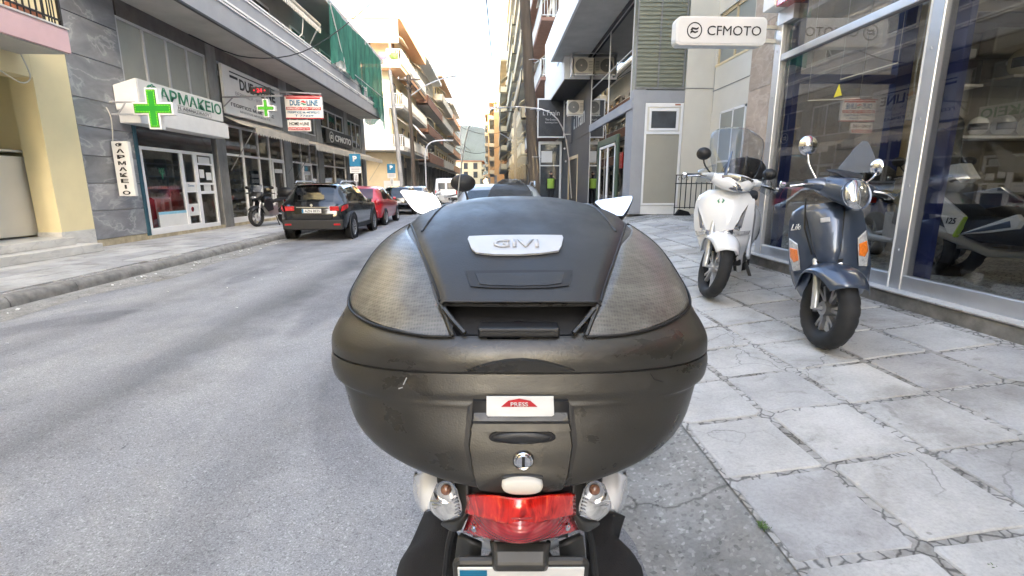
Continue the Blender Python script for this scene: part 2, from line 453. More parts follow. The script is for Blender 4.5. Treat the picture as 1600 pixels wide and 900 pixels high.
# ------------------------------------------------------------ mesh helpers
class M:
    def __init__(s, xf=None):
        s.v = []; s.f = []; s.xf = xf
    def add(s, vs, fs):
        o = len(s.v)
        if s.xf is not None:
            vs = [tuple(s.xf @ Vector(p)) for p in vs]
        s.v += [tuple(p) for p in vs]
        s.f += [tuple(i + o for i in f) for f in fs]
        return s
    def box(s, x0, x1, y0, y1, z0, z1):
        vs = [(x, y, z) for x in (x0, x1) for y in (y0, y1) for z in (z0, z1)]
        return s.add(vs, [(0, 1, 3, 2), (4, 6, 7, 5), (0, 4, 5, 1), (2, 3, 7, 6), (0, 2, 6, 4), (1, 5, 7, 3)])
    def cbox(s, c, d, rot=None):
        h = Vector(d) / 2
        vs = []
        for x in (-1, 1):
            for y in (-1, 1):
                for z in (-1, 1):
                    p = Vector((x * h.x, y * h.y, z * h.z))
                    if rot is not None:
                        p.rotate(rot)
                    vs.append(tuple(p + Vector(c)))
        return s.add(vs, [(0, 1, 3, 2), (4, 6, 7, 5), (0, 4, 5, 1), (2, 3, 7, 6), (0, 2, 6, 4), (1, 5, 7, 3)])
    def quad(s, a, b, c, d):
        return s.add([a, b, c, d], [(0, 1, 2, 3)])
    def prism(s, pts, vec):
        n = len(pts); vec = Vector(vec)
        vs = [tuple(p) for p in pts] + [tuple(Vector(p) + vec) for p in pts]
        return s.add(vs, [tuple(range(n))[::-1], tuple(range(n, 2 * n))] + [(i, (i + 1) % n, n + (i + 1) % n, n + i) for i in range(n)])
    def loft(s, rings, closed=True, cap=True):
        n = len(rings[0]); vs = [tuple(p) for r in rings for p in r]; fs = []
        for k in range(len(rings) - 1):
            for i in range(n if closed else n - 1):
                j = (i + 1) % n
                fs.append((k * n + i, k * n + j, (k + 1) * n + j, (k + 1) * n + i))
        if cap and closed:
            fs.append(tuple(range(n))[::-1]); fs.append(tuple(range((len(rings) - 1) * n, len(rings) * n)))
        return s.add(vs, fs)
    def tube(s, pts, r, n=8, cap=True):
        pts = [Vector(p) for p in pts]
        rs = r if isinstance(r, (list, tuple)) else [r] * len(pts)
        rings = []; up = None
        for i, p in enumerate(pts):
            t = (pts[min(i + 1, len(pts) - 1)] - pts[max(i - 1, 0)]).normalized()
            if up is None:
                up = t.orthogonal().normalized()
            up = (up - t * up.dot(t)).normalized()
            sd = t.cross(up)
            rings.append([tuple(p + (up * math.cos(a) + sd * math.sin(a)) * rs[i]) for a in [2 * PI * k / n for k in range(n)]])
        return s.loft(rings, True, cap)
    def lathe(s, prof, c=(0, 0, 0), axis=(0, 0, 1), n=24, cap=False, a0=0, a1=2 * PI):
        ax = Vector(axis).normalized(); u = ax.orthogonal().normalized(); w = ax.cross(u); c = Vector(c)
        full = abs(a1 - a0 - 2 * PI) < 1e-6
        m = n if full else n + 1
        rings = [[tuple(c + ax * h + (u * math.cos(a) + w * math.sin(a)) * r) for a in [a0 + (a1 - a0) * k / n for k in range(m)]] for r, h in prof]
        return s.loft(rings, full, cap)
    def disc(s, c, axis, r, n=24):
        ax = Vector(axis).normalized(); u = ax.orthogonal().normalized(); w = ax.cross(u); c = Vector(c)
        return s.add([tuple(c + (u * math.cos(2 * PI * k / n) + w * math.sin(2 * PI * k / n)) * r) for k in range(n)], [tuple(range(n))])
    def ell(s, c, rx, ry, rz, n=16, m=10, e=1.0):
        rings = []
        for j in range(m + 1):
            t = PI * j / m
            z = math.cos(t); q = max(math.sin(t), .001)
            rings.append([(c[0] + rx * q * math.cos(2 * PI * i / n), c[1] + ry * q * math.sin(2 * PI * i / n), c[2] + rz * z) for i in range(n)])
        return s.loft(rings, True, True)
    def grid(s, rows):
        return s.loft(rows, False, False)
    def mesh(s, name, mt, smooth=0, recalc=True):
        me = bpy.data.meshes.new(name)
        me.from_pydata(s.v, [], s.f)
        if recalc:
            bm = bmesh.new(); bm.from_mesh(me)
            bmesh.ops.recalc_face_normals(bm, faces=bm.faces[:])
            bm.to_mesh(me); bm.free()
        if smooth:
            me.shade_smooth()
            me.set_sharp_from_angle(angle=R(smooth))
        me.materials.append(MT[mt] if isinstance(mt, str) else mt)
        return me
    def go(s, name, mt, parent=None, smooth=0, bev=0, seg=2, solid=0, sub=0, recalc=True):
        return link(name, s.mesh(name, mt, smooth, recalc), parent, bev, seg, solid, sub)
def link(name, me, parent=None, bev=0, seg=2, solid=0, sub=0):
    o = bpy.data.objects.new(name, me)
    COL.objects.link(o)
    if parent is not None:
        o.parent = parent
        if 'wl' in parent:
            o.matrix_parent_inverse = Matrix.Translation(-Vector(parent['wl']))
    if solid:
        md = o.modifiers.new('thickness', 'SOLIDIFY'); md.thickness = solid; md.offset = -1
    if sub:
        md = o.modifiers.new('smooth', 'SUBSURF'); md.levels = sub; md.render_levels = sub
    if bev:
        md = o.modifiers.new('edge', 'BEVEL'); md.width = bev; md.segments = seg; md.limit_method = 'ANGLE'; md.angle_limit = R(40)
    return o
def tag(o, label=None, cat=None, group=None, kind=None):
    if label: o['label'] = label
    if cat: o['category'] = cat
    if group: o['group'] = group
    if kind: o['kind'] = kind
    return o
def thing(name, label, cat, loc=(0, 0, 0), group=None, local=False):
    """an Empty at the thing's base; local=True: parts are built round the origin and the Empty is placed later"""
    o = bpy.data.objects.new(name, None); COL.objects.link(o)
    o.empty_display_size = .2
    if not local:
        o.location = loc
        o['wl'] = tuple(float(a) for a in loc)
    return tag(o, label, cat, group)
def struct(o, kind='structure'):
    o['kind'] = kind; return o
def child_of(parent, o):
    return o
def copy_tree(o, parent=None):
    c = o.copy(); COL.objects.link(c); c.parent = parent
    if parent is not None:
        c.matrix_parent_inverse = o.matrix_parent_inverse.copy()
    for ch in list(o.children):
        copy_tree(ch, c)
    return c
def place(o, loc, rz=0, sc=1.0, tilt=(0, 0)):
    o.location = loc; o.rotation_euler = (tilt[0], tilt[1], rz); o.scale = (sc, sc, sc)
    return o
def text(name, s, mt, origin, right, up, w=None, h=None, parent=None, extrude=.003, bold=0.0, shear=0.0, spacing=1.0, align='C'):
    cu = bpy.data.curves.new(name, 'FONT')
    cu.body = s; cu.size = 1; cu.extrude = 0.0; cu.offset = bold; cu.shear = shear; cu.space_character = spacing
    cu.resolution_u = 3
    tmp = bpy.data.objects.new('tmp', cu)
    me = bpy.data.meshes.new_from_object(tmp)
    bpy.data.objects.remove(tmp); 
    n = len(me.vertices)
    co = np.zeros(n * 3); me.vertices.foreach_get('co', co); co = co.reshape(-1, 3)
    mn, mx = co.min(0), co.max(0)
    d = mx - mn
    kx = (w / d[0]) if w else None
    ky = (h / d[1]) if h else kx
    if kx is None: kx = ky
    r = Vector(right).normalized(); u = Vector(up).normalized(); nn = r.cross(u)
    q = (co - (mn + mx) / 2) * np.array([kx, ky, 1])
    if align == 'L': q[:, 0] += d[0] * kx / 2
    P = np.array(origin)[None, :] + q[:, :1] * np.array(r)[None, :] + q[:, 1:2] * np.array(u)[None, :] + np.array(nn)[None, :] * extrude
    me.vertices.foreach_set('co', P.reshape(-1)); me.update()
    me.materials.clear(); me.materials.append(MT[mt] if isinstance(mt, str) else mt)
    o = link(name, me, parent)
    md = o.modifiers.new('thickness', 'SOLIDIFY'); md.thickness = extrude * .8; md.offset = -1
    return o
def catmull(P, t):
    n = len(P) - 1
    t = max(0, min(n - 1e-6, t)); i = int(t); f = t - i
    a, b, c, d = [np.array(P[max(0, min(n, k))], float) for k in (i - 1, i, i + 1, i + 2)]
    return .5 * ((2 * b) + (-a + c) * f + (2 * a - 5 * b + 4 * c - d) * f * f + (-a + 3 * b - 3 * c + d) * f ** 3)
def smooth_path(P, n):
    return [tuple(catmull(P, (len(P) - 1) * k / (n - 1))) for k in range(n)]

# ============================================================ THE GROUND
def zp(x, y=0):                                   # the right pavement climbs towards the shops
    return .14 + .12 * (min(max(x, 1.05), 5.0) - 1.05)
SL = math.atan(.12)
struct(M().quad((-900, -900, -.35), (900, -900, -.35), (900, 3000, -.35), (-900, 3000, -.35)).go('ground', 'ground'))
rw = M()
rw.quad((-5.8, -60, 0), (.80, -60, 0), (.80, 60, 0), (-5.8, 60, 0))
rw.quad((-5.8, 60, 0), (.80, 60, 0), (-2.0, 320, 0), (-9.5, 320, 0))
rw.quad((-60, 34.6, -.004), (-5.8, 34.6, -.004), (-5.8, 43.2, -.004), (-60, 43.2, -.004))
struct(rw.go('road', 'asphalt'))
# concrete gutter ramp along the right edge, lumpy
rows = []
for j in range(161):
    y = -4 + j * .25 if j < 80 else 16 + (j - 80) * .55
    wob = .05 * math.sin(y * 1.9) + .04 * math.sin(y * 4.3 + 1) + random.uniform(-.02, .02)
    rows.append([(.50 + wob, y, -.004), (.66 + wob * .8, y, .012), (.80 + wob * .6, y, .035 + random.uniform(0, .008)), (.93 + wob * .4, y, .085 + random.uniform(-.006, .008)), (1.06, y, .125 + random.uniform(-.004, .004)), (1.16, y, .122)])
gt = struct(M().grid(rows).go('gutter', 'gutter', smooth=50))
pr = M()
pr.quad((1.05, -60, .133), (5.0, -60, .607), (5.0, 200, .607), (1.05, 200, .133))
pr.quad((5.0, -60, .607), (12, -60, .607), (12, 200, .607), (5.0, 200, .607))
pr.quad((.79, 16, 0), (1.05, 16, .12), (1.05, 200, .12), (.79, 200, 0))
pav_r = struct(pr.go('pavement', 'mortar')); pav_r['wl'] = (0, 0, 0)
def slab_mesh(w, l, chip, seed):
    rnd = random.Random(seed)
    pts = []
    cs = [(-w / 2, -l / 2), (w / 2, -l / 2), (w / 2, l / 2), (-w / 2, l / 2)]
    for i, (x, y) in enumerate(cs):
        nx, ny = cs[(i + 1) % 4]
        c = rnd.uniform(.006, .03) * chip
        dx, dy = (nx - x), (ny - y); L = math.hypot(dx, dy)
        px, py = cs[i - 1]; ex, ey = px - x, py - y; K = math.hypot(ex, ey)
        pts.append((x + ex / K * c, y + ey / K * c)); pts.append((x + dx / L * c, y + dy / L * c))
        for t in (.3, .6, .85):
            j = rnd.uniform(0, .006) * chip
            pts.append((x + dx * t - dy / L * -j * -1, y + dy * t + dx / L * j * -1 * -1))
    m = M()
    ins = [(x * (1 - .005 / (w / 2)), y * (1 - .005 / (l / 2)), .0) for x, y in pts]
    mid = [(x, y, -.005) for x, y in pts]
    low = [(x, y, -.03) for x, y in pts]
    m.loft([low, mid, ins], True, True)
    return m
SM = [slab_mesh(.440, .486, 1.3, k).mesh('slab', 'slab', smooth=30) for k in range(5)]
rnd = random.Random(3)
for i in range(8):
    for j in range(25):
        x = 1.05 + .47 * (i + .5); y = .42 + .515 * (j + .5) + (.02 if i % 2 else 0)
        if x > 3.5 and y < 6.6: continue
        if y < .8: continue
        o = link('slab', SM[(i * 7 + j * 3) % 5], pav_r)
        o.location = (x, y, zp(x) + rnd.uniform(-.003, .003))
        o.rotation_euler = (rnd.uniform(-.007, .007), -SL + rnd.uniform(-.007, .007), rnd.choice((0, PI)) + rnd.uniform(-.008, .008))
        if rnd.random() < .5: o.rotation_euler[1] = -SL if o.rotation_euler[2] < 1 else SL
        elif o.rotation_euler[2] > 1: o.rotation_euler[1] = SL
# left pavement, kerb stones
lp = struct(M().box(-8.7, -5.9, -30, 34.6, -.1, .132).box(-8.9, -5.9, 43.2, 200, -.1, .14).go('left_pavement', 'mortar')); lp['wl'] = (0, 0, 0)
SL2 = [slab_mesh(.475, .93, .8, 20 + k).mesh('slab', 'slab_l', smooth=30) for k in range(4)]
for i in range(5):
    for j in range(31):
        x = -8.36 + .49 * i; y = 4.6 + .95 * j + (.47 if i % 2 else 0)
        if y > 34: continue
        o = link('slab', SL2[(i + j * 3) % 4], lp)
        o.location = (x, y, .15 + rnd.uniform(-.003, .003)); o.rotation_euler = (rnd.uniform(-.003, .003), rnd.uniform(-.004, .004), rnd.uniform(-.006, .006))
def kerb_mesh(seed):
    r = random.Random(seed); rings = []
    for k in range(9):
        y = -.485 + .97 * k / 8; e = lambda a: r.uniform(-a, a)
        top = .148 + e(.004)
        rings.append([(-.10, y, -.02), (.10 + e(.008), y, -.02), (.098 + e(.006), y, .07), (.075 + e(.006), y, .125 + e(.004)), (.04 + e(.004), y, top), (-.10, y, top)])
    return M().loft(rings).mesh('kerb_stone', 'kerb', smooth=40)
KM = [kerb_mesh(k) for k in range(4)]
kb = struct(M().box(-6.02, -5.86, -30, 34.6, -.05, .10).box(-5.9, -5.86, 43.2, 150, -.05, .15).go('kerb', 'kerb')); kb['wl'] = (0, 0, 0)
for j in range(34):
    o = link('kerb_stone', KM[j % 4], kb); o.location = (-5.92, 1.5 + j * .985, rnd.uniform(-.004, .004))
# gutter dust line at the left kerb, with litter
rows = []
for j in range(120):
    y = 1 + j * .28; w = .22 + .12 * math.sin(y * .9) + .1 * math.sin(y * 2.3 + 2)
    rows.append([(-5.86, y, .018), (-5.7, y, .012), (-5.84 + .3 + w, y, .0035)])
struct(M().grid(rows).go('roadside_grit', 'gutter', smooth=60), 'stuff')
lit = M()
for k in range(46):
    y = rnd.uniform(5.5, 13) if k < 34 else rnd.uniform(2.5, 9); x = -5.72 + abs(rnd.gauss(0, .16)) if k < 34 else rnd.uniform(-5.4, -3)
    s_ = rnd.uniform(.008, .035) if k < 34 else .014
    lit.cbox((x, y, .014 + s_ * .2), (s_, s_ * 1.4, s_ * .4), Euler((rnd.random() * .5, rnd.random() * .5, rnd.random() * 3)))
tag(lit.go('litter', 'paper'), kind='stuff')
def tuft(x, y, n, r, label):
    m = M()
    for k in range(n):
        a = rnd.uniform(0, 2 * PI); l = rnd.uniform(.4, 1) * r; b = (x + rnd.gauss(0, r * .35), y + rnd.gauss(0, r * .5), zp(x) - .012)
        t = (b[0] + math.cos(a) * l * .7, b[1] + math.sin(a) * l * .7, b[2] + l * rnd.uniform(.3, .8)); w = r * .09
        md = tuple((b[i] + t[i]) / 2 + (0, 0, l * .12)[i] for i in range(3))
        px, py = -math.sin(a) * w, math.cos(a) * w
        m.add([b, (md[0] + px, md[1] + py, md[2]), t, (md[0] - px, md[1] - py, md[2])], [(0, 1, 2, 3)])
    return tag(m.go('weed', 'leaf', recalc=False), label, 'weed')
tuft(1.055, 1.66, 60, .028, 'small green weed growing from the broken edge where paving meets concrete gutter')
tuft(1.66, 1.35, 14, .03, 'fallen green leaf lying on a paving joint near the bottom edge')

# ============================================================ LEFT SIDE
XL = -8.55
def letters_YZ(name, s, mt, y0, y1, z0, z1, x, parent, **k):
    """text on a wall that faces +x: reads towards +y (far) when seen from the street"""
    return text(name, s, mt, (x, (y0 + y1) / 2, (z0 + z1) / 2), (0, 1, 0), (0, 0, 1), abs(y1 - y0), z1 - z0, parent, **k)
# --- cream building with the recessed entrance
cb = thing('cream_building', 'cream plastered building with recessed entrance, pink balcony and white marble steps', 'building', (-9.5, 8, 0))
m = M()
m.box(-9.0, XL, 10.02, 10.845, .15, 14); m.box(-9.0, XL, -6, 10.02, 3.42, 14); m.box(-9.0, XL, -6, 8.62, .15, 3.42)
m.box(-18, -9.0, 10.35, 10.845, .15, 14); m.box(-18, -9.0, -6, 10.35, 3.9, 14)
m.go('wall', 'yellow', cb, bev=.006)
M().box(-10.6, -10.4, 7, 10.35, .15, 3.9).box(-10.4, -9.0, 10.2, 10.35, .15, 3.9).go('recess_wall', 'yellow', cb)
M().box(-10.4, -10.34, 7.6, 10.1, 2.25, 3.1).go('panel', 'white', cb)
M().box(-10.32, -9.1, 9.1, 10.18, 2.08, 2.12).go('shelf_board', 'offwhite', cb)
M().box(-10.3, -9.1, 8.6, 10.19, .5, 2.0).go('cupboard', 'offwhite', cb)
M().box(-10.4, -8.0, 3.5, 10.28, .15, .31).go('step', 'wmarble', cb, bev=.012)
M().box(-10.4, -8.30, 3.5, 10.02, .312, .46).go('step', 'wmarble', cb, bev=.012)
M().box(-9.0, -8.545, 10.0, 10.84, .15, .55).go('plinth', 'wmarble', cb)
m = M().box(-8.5, -7.6, -6, 9.8, 3.78, 4.18); bal = m.go('balcony', 'pink', cb, bev=.01)
M().box(-8.5, -7.64, -6, 9.76, 3.765, 3.779).go('soffit', 'soffit', bal)
M().box(-7.68, -7.585, -6, 9.82, 4.18, 4.21).go('coping', 'wmarble', bal)
m = M()
for k in range(40): m.box(-7.655, -7.64, 9.72 - k * .115, 9.735 - k * .115, 4.21, 5.0)
for k in range(8): m.box(-8.5 + k * .115, -8.485 + k * .115, 9.74, 9.755, 4.21, 5.0)
m.box(-7.665, -7.63, 5.2, 9.76, 4.30, 4.325).box(-7.67, -7.625, 5.2, 9.77, 5.0, 5.03).box(-7.67, -7.63, 9.72, 9.76, 4.2, 5.3)
m.go('railing', 'raildark', bal)
pt = thing('flower_pot', 'terracotta trough standing on the pink balcony of the cream building', 'flower pot', (-7.85, 9.3, 4.21))
M().box(-7.95, -7.75, 9.0, 9.5, 4.21, 4.38).go('trough', 'terracotta', pt, bev=.02)
M().box(-7.94, -7.76, 9.02, 9.48, 4.37, 4.385).go('soil', 'dark', pt)
tag(M().tube(smooth_path([(-8.5, 9.35, 3.4), (-8.4, 9.6, 3.25), (-8.4, 9.8, 3.4), (-8.45, 9.75, 3.76)], 14), .012).go('conduit', 'offwhite'), 'pale looping cable hanging under the pink balcony', 'cable')

# --- long grey building: marble pier, shops, balcony
gb = thing('grey_building', 'long grey commercial building with dark stone front and continuous grey balcony', 'building', (-9, 22, 0))
M().box(-20, -9.9, 10.86, 34.3, 0, 9.2).box(-9.9, XL - .05, 10.86, 12.40, .0, 9.2).box(-9.9, XL - .02, 12.4, 34.3, 5.62, 9.2).box(-9.9, XL - .02, 33.9, 34.3, .15, 5.6).go('wall', 'greywall', gb)
M().box(XL - .05, XL - .01, 10.85, 12.42, .15, .30).go('plinth', 'beigestone', gb)
zz = [.30, .92, 1.5, 2.08, 2.68, 3.25, 4.1, 4.9, 5.6, 6.4, 7.3, 8.2, 9.2]
for a, b in zip(zz[:-1], zz[1:]):
    M().box(XL - .05, XL, 10.852, 12.418, a + .007, b - .007).go('marble_panel', 'marble', gb, bev=.004)
M().box(-9.9, XL + .01, 12.42, 34.3, .13, .24).go('threshold', 'beigestone', gb)
# piers
for ya, yb in ((15.97, 16.5), (21.0, 21.75), (24.95, 25.7), (29.6, 30.3), (33.2, 33.9)):
    M().box(-8.9, XL + .03, ya, yb, .15, 5.62).go('pier', 'pilaster', gb, bev=.01)
M().box(-8.7, XL + .02, 12.45, 33.9, 5.25, 5.62).go('lintel_band', 'darkstone', gb)
M().box(-9.0, XL, 16.5, 33.2, 3.45, 3.78).go('stone_band', 'pilaster', gb)
# mezzanine glazing
def mezz(y0, y1, z0, z1, n, mt='blindglass'):
    f = M(); w = (y1 - y0) / n
    for k in range(n + 1): f.box(XL - .10, XL - .02, y0 + k * w - .03, y0 + k * w + .03, z0, z1)
    f.box(XL - .10, XL - .015, y0, y1, z1 - .06, z1).box(XL - .10, XL - .015, y0, y1, z0, z0 + .06)
    fr = f.go('window_frame', 'steel', gb)
    for k in range(n):
        M().box(XL - .075, XL - .06, y0 + k * w + .03, y0 + (k + 1) * w - .03, z0 + .06, z1 - .06).go('pane', mt, fr)
mezz(12.45, 15.95, 3.4, 5.25, 4)
mezz(16.55, 20.95, 4.9, 5.25, 4)
mezz(16.55, 20.95, 3.78, 4.9, 4)
mezz(21.8, 24.9, 3.78, 5.25, 3, 'shopglass')
mezz(25.75, 29.55, 4.35, 5.25, 3, 'winglass')
mezz(30.35, 33.15, 3.6, 5.25, 3, 'winglass')
M().box(-9.85, -9.8, 21.8, 33.2, 3.8, 5.3).go('back_wall', 'offwhite', gb)
# shop interiors: dark rooms behind the glass
inner = M()
for ya, yb in ((12.45, 15.95), (16.52, 20.98), (21.77, 24.93), (25.72, 29.58), (30.32, 33.18)):
    inner.box(-9.88, -9.84, ya, yb, .15, 3.45).box(-9.88, XL - .12, ya, ya + .03, .15, 3.45).box(-9.88, XL - .12, yb - .03, yb, .15, 3.45).box(-9.88, XL - .12, ya, yb, 3.42, 3.46).box(-9.88, XL - .12, ya, yb, .235, .25)
inner.go('shop_interior', 'dark', gb)
# balcony
bx = -7.22
bal = M().box(XL, bx - .02, 10.86, 33.0, 5.62, 5.74).go('balcony', 'soffit', gb)
M().box(bx - .05, bx, 10.86, 33.02, 5.66, 6.22).go('fascia', 'greyfascia', bal)
M().box(bx - .055, bx + .02, 10.86, 33.03, 5.60, 5.66).go('drip_edge', 'raildark', bal)
M().box(bx - .05, bx + .03, 10.86, 33.03, 6.225, 6.27).go('rail', 'white', bal)
M().box(bx - .05, bx + .045, 10.86, 33.03, 6.30, 6.36).go('rail', 'white', bal)
M().box(bx - .045, bx - .005, 10.86, 33.02, 6.36, 6.74).go('parapet_panel', 'greyfascia', bal)
M().box(bx - .06, bx + .02, 10.86, 33.03, 6.745, 6.79).go('rail', 'white', bal)
M().box(bx - .06, bx + .035, 10.86, 33.03, 6.83, 6.88).go('rail', 'white', bal)
m = M()
for k in range(11): m.cbox((bx + .02, 14.2 + k * 1.75, 6.285), (.05, .16, .05)).cbox((bx + .02, 13.4 + k * 1.75, 6.81), (.05, .12, .05))
m.go('rail_clip', 'steel', bal)
M().box(XL, bx - .02, 32.9, 33.0, 5.74, 6.7).go('end_panel', 'greyfascia', bal)
M().box(-9.2, bx + .1, 10.86, 34.4, 9.2, 9.45).go('roof_slab', 'greyfascia', gb)
for k in range(6):
    y = 12 + k * 3.6
    f = M().box(XL - .02, XL + .02, y, y + 1.6, 5.75, 8.1).go('window_frame', 'whiteframe', gb)
    M().box(XL + .02, XL + .03, y + .08, y + 1.52, 5.8, 8.0).go('pane', 'farglass', f)
# canvas wall covers and folding awning arms
af = thing('shade_support', 'bare folding awning frame with bent white arms above the grey balcony rail', 'shade support', (-7.5, 16.5, 6.9))
for k, y in enumerate((15.6, 17.4)):
    M().tube([(-7.25, y, 6.86), (-7.75, y - .05, 6.95), (-8.1, y - .1, 7.5), (-8.4, y - .3, 8.4)], .025, 6).go('arm', 'white', af)
aw = thing('rolled_awning', 'rolled grey awning with scalloped edge under the grey building roof', 'awning', (-8, 20.8, 8))
M().tube([(-7.5, 19, 8.2), (-7.5, 23.3, 8.25)], .09, 10).go('roll', 'awning', aw)
M().quad((-8.5, 19, 8.9), (-7.5, 19, 8.28), (-7.5, 23.3, 8.33), (-8.5, 23.3, 8.9)).go('cloth', 'awning', aw, solid=.01)
m = M()
for k in range(24): m.prism([(-7.44, 19 + k * .18, 8.12), (-7.44, 19.17 + k * .18, 8.12), (-7.44, 19.13 + k * .18, 7.9), (-7.44, 19.04 + k * .18, 7.9)], (.008, 0, 0))
m.go('valance', 'offwhite', aw)
M().tube([(-7.45, 23.2, 8.2), (-8.3, 23.3, 6.9)], .025, 6).tube([(-7.45, 21.4, 8.2), (-7.6, 21.5, 7.4), (-8.0, 21.3, 6.95)], .022, 6).go('arm', 'white', aw)

# --- pharmacy
ps = thing('pharmacy_sign', 'white light box sign reading in green letters over the pharmacy door', 'sign', (-8.2, 14, 2.9))
pyr = [(-8.5, 12.42), (-8.1, 12.20), (-8.1, 15.78), (-8.5, 15.86)]
m = M().prism([(-8.54, 12.0, 3.12), (-8.1, 12.12, 3.30), (-8.1, 15.72, 3.33), (-8.54, 15.9, 3.33)], (0, 0, .55)); m.go('box', 'white', ps, bev=.012)
M().box(-8.54, -8.06, 12.05, 15.88, 2.86, 3.285).go('shutter_box', 'white', ps, bev=.015)
M().box(-8.098, -8.09, 12.16, 15.70, 3.34, 3.845).go('face', 'whitesign', ps)
letters_YZ('lettering', 'ΦΑΡΜΑΚΕΙΟ', 'greensign', 12.42, 15.62, 3.50, 3.81, -8.085, ps, bold=.018, extrude=.006)
letters_YZ('name_panel', 'Η. ΑΘΑΝΑΣΙΑΔΟΥ', 'black_ink', 13.55, 14.95, 3.375, 3.455, -8.084, ps, extrude=.003)
M().box(-8.089, -8.087, 13.4, 15.05, 3.352, 3.358).box(-8.089, -8.087, 13.4, 15.05, 3.472, 3.478).box(-8.089, -8.087, 15.044, 15.05, 3.352, 3.478).go('name_border', 'black_ink', ps)
sf = thing('pharmacy_shop', 'white framed pharmacy shop front with glass door and posters', 'shop front', (XL, 14.2, .24))
M().box(XL - .08, XL + .02, 12.42, 12.54, .24, 2.86).go('corner_post', 'teal', sf, bev=.01)
M().box(XL - .08, XL - .01, 12.54, 15.74, 2.40, 2.86).go('shutter', 'blackpaint', sf)
m = M(); 
for k, (y0, y1) in enumerate(((12.56, 12.64), (14.10, 14.22), (14.72, 14.80), (14.80, 14.88), (15.62, 15.72))): m.box(XL - .06, XL + .01, y0, y1, .24, 2.40)
m.box(XL - .055, XL + .012, 12.56, 15.72, 2.32, 2.40).box(XL - .055, XL + .012, 12.56, 14.75, .24, .40).box(XL - .055, XL + .011, 14.85, 15.65, .24, .36)
m.go('frame', 'whiteframe', sf, bev=.006)
M().box(XL - .05, XL + .006, 14.88, 15.62, 1.22, 1.30).box(XL - .05, XL + .006, 14.88, 15.62, 1.48, 1.54).box(XL - .05, XL + .006, 14.88, 15.62, 2.05, 2.10).go('door_rail', 'whiteframe', sf)
M().box(XL - .03, XL - .02, 12.6, 15.7, .3, 2.36).go('pane', 'shopglass', sf)
M().box(XL - .052, XL + .004, 14.22, 14.72, 1.27, 1.31).go('transom', 'whiteframe', sf)
for nm, mt, a in (('poster', 'paper', (12.95, 14.1, .40, .72)), ('poster', 'skyblue', (12.95, 14.1, .72, .79)), ('poster', 'paper', (14.24, 14.7, .62, .95)), ('poster', 'paper', (14.24, 14.7, 1.31, 1.55)), ('notice', 'paper', (14.95, 15.18, 1.68, 1.92)), ('notice', 'paper', (15.28, 15.56, 1.62, 1.84)), ('notice', 'paper', (14.97, 15.54, 2.1, 2.28)), ('notice', 'paper', (15.1, 15.45, 1.3, 1.48))):
    M().box(XL - .018, XL - .012, *a).go(nm, mt, sf)
text('poster_lettering', 'Dermo', 'blue_ink', (XL - .010, 14.47, 1.46), (0, 1, 0), (0, 0, 1), .28, .07, sf)
M().lathe([(.001, 0), (.07, .0), (.05, .01)], (XL - .012, 14.40, .80), (1, 0, 0), 12).go('poster_mark', 'red_cloth', sf)
m = M().tube([(XL - .015, 13.3, 1.62), (XL - .015, 13.3, 1.9)], .012, 6)
for s_ in (-1, 1): m.tube(smooth_path([(XL - .015, 13.3, 1.74), (XL - .015, 13.3 + s_ * .09, 1.78), (XL - .015, 13.3 + s_ * .06, 1.86), (XL - .015, 13.3 + s_ * .11, 1.9)], 8), .008, 5)
m.go('window_emblem', 'greensign', sf)
sh = thing('pharmacy_shelves', 'tall shelves with packets standing behind the pharmacy window', 'shelves', (-9.3, 14.5, .25))
m = M()
for z in (.6, 1.0, 1.35, 1.7, 2.05): m.box(-9.78, -9.45, 13.2, 15.8, z, z + .025)
for y in (13.2, 14.05, 14.9, 15.75): m.box(-9.78, -9.45, y, y + .03, .25, 2.2)
m.go('rack', 'steel', sh)
m = M()
for z in (.625, 1.025, 1.375, 1.725):
    y = 13.25
    while y < 15.7:
        w = rnd.uniform(.05, .13); m.box(-9.7, -9.5, y, y + w * .85, z, z + rnd.uniform(.12, .26)); y += w
pk = m.go('packets', 'offwhite', sh); pk['kind'] = 'stuff'
bn = thing('white_display_rail', 'low white railing inside the pharmacy window', 'railing', (-8.9, 13.7, .25))
M().box(-8.95, -8.9, 13.1, 14.05, 1.1, 1.16).box(-8.95, -8.9, 13.1, 13.15, .25, 1.1).box(-8.95, -8.9, 13.4, 13.44, .25, 1.1).box(-8.95, -8.9, 13.7, 13.74, .25, 1.1).box(-8.95, -8.9, 14.0, 14.05, .25, 1.1).go('rail', 'white', bn)
tag(M().prism([(-8.8, 12.66, .4), (-8.8, 13.08, .4), (-8.8, 13.06, 1.1), (-8.8, 12.95, 1.16), (-8.8, 12.66, 1.14)], (.1, 0, 0)).go('red_display_stand', 'red_cloth'), 'red display stand in the left corner of the pharmacy window', 'display stand')
vs = thing('vertical_pharmacy_sign', 'narrow white vertical sign spelling pharmacy in black beside the marble wall', 'sign', (-8.3, 11.7, 1.2))
M().box(-8.50, -8.14, 11.62, 11.72, 1.22, 2.42).go('board', 'whitesign', vs, bev=.01)
for k, ch in enumerate('ΦΑΡΜΑΚΕΙΟ'):
    text('letter', ch, 'black_ink', (-8.32, 11.612, 2.345 - k * .131), (1, 0, 0), (0, 0, 1), .045 if ch == 'Ι' else .17, .088, vs, bold=.03)
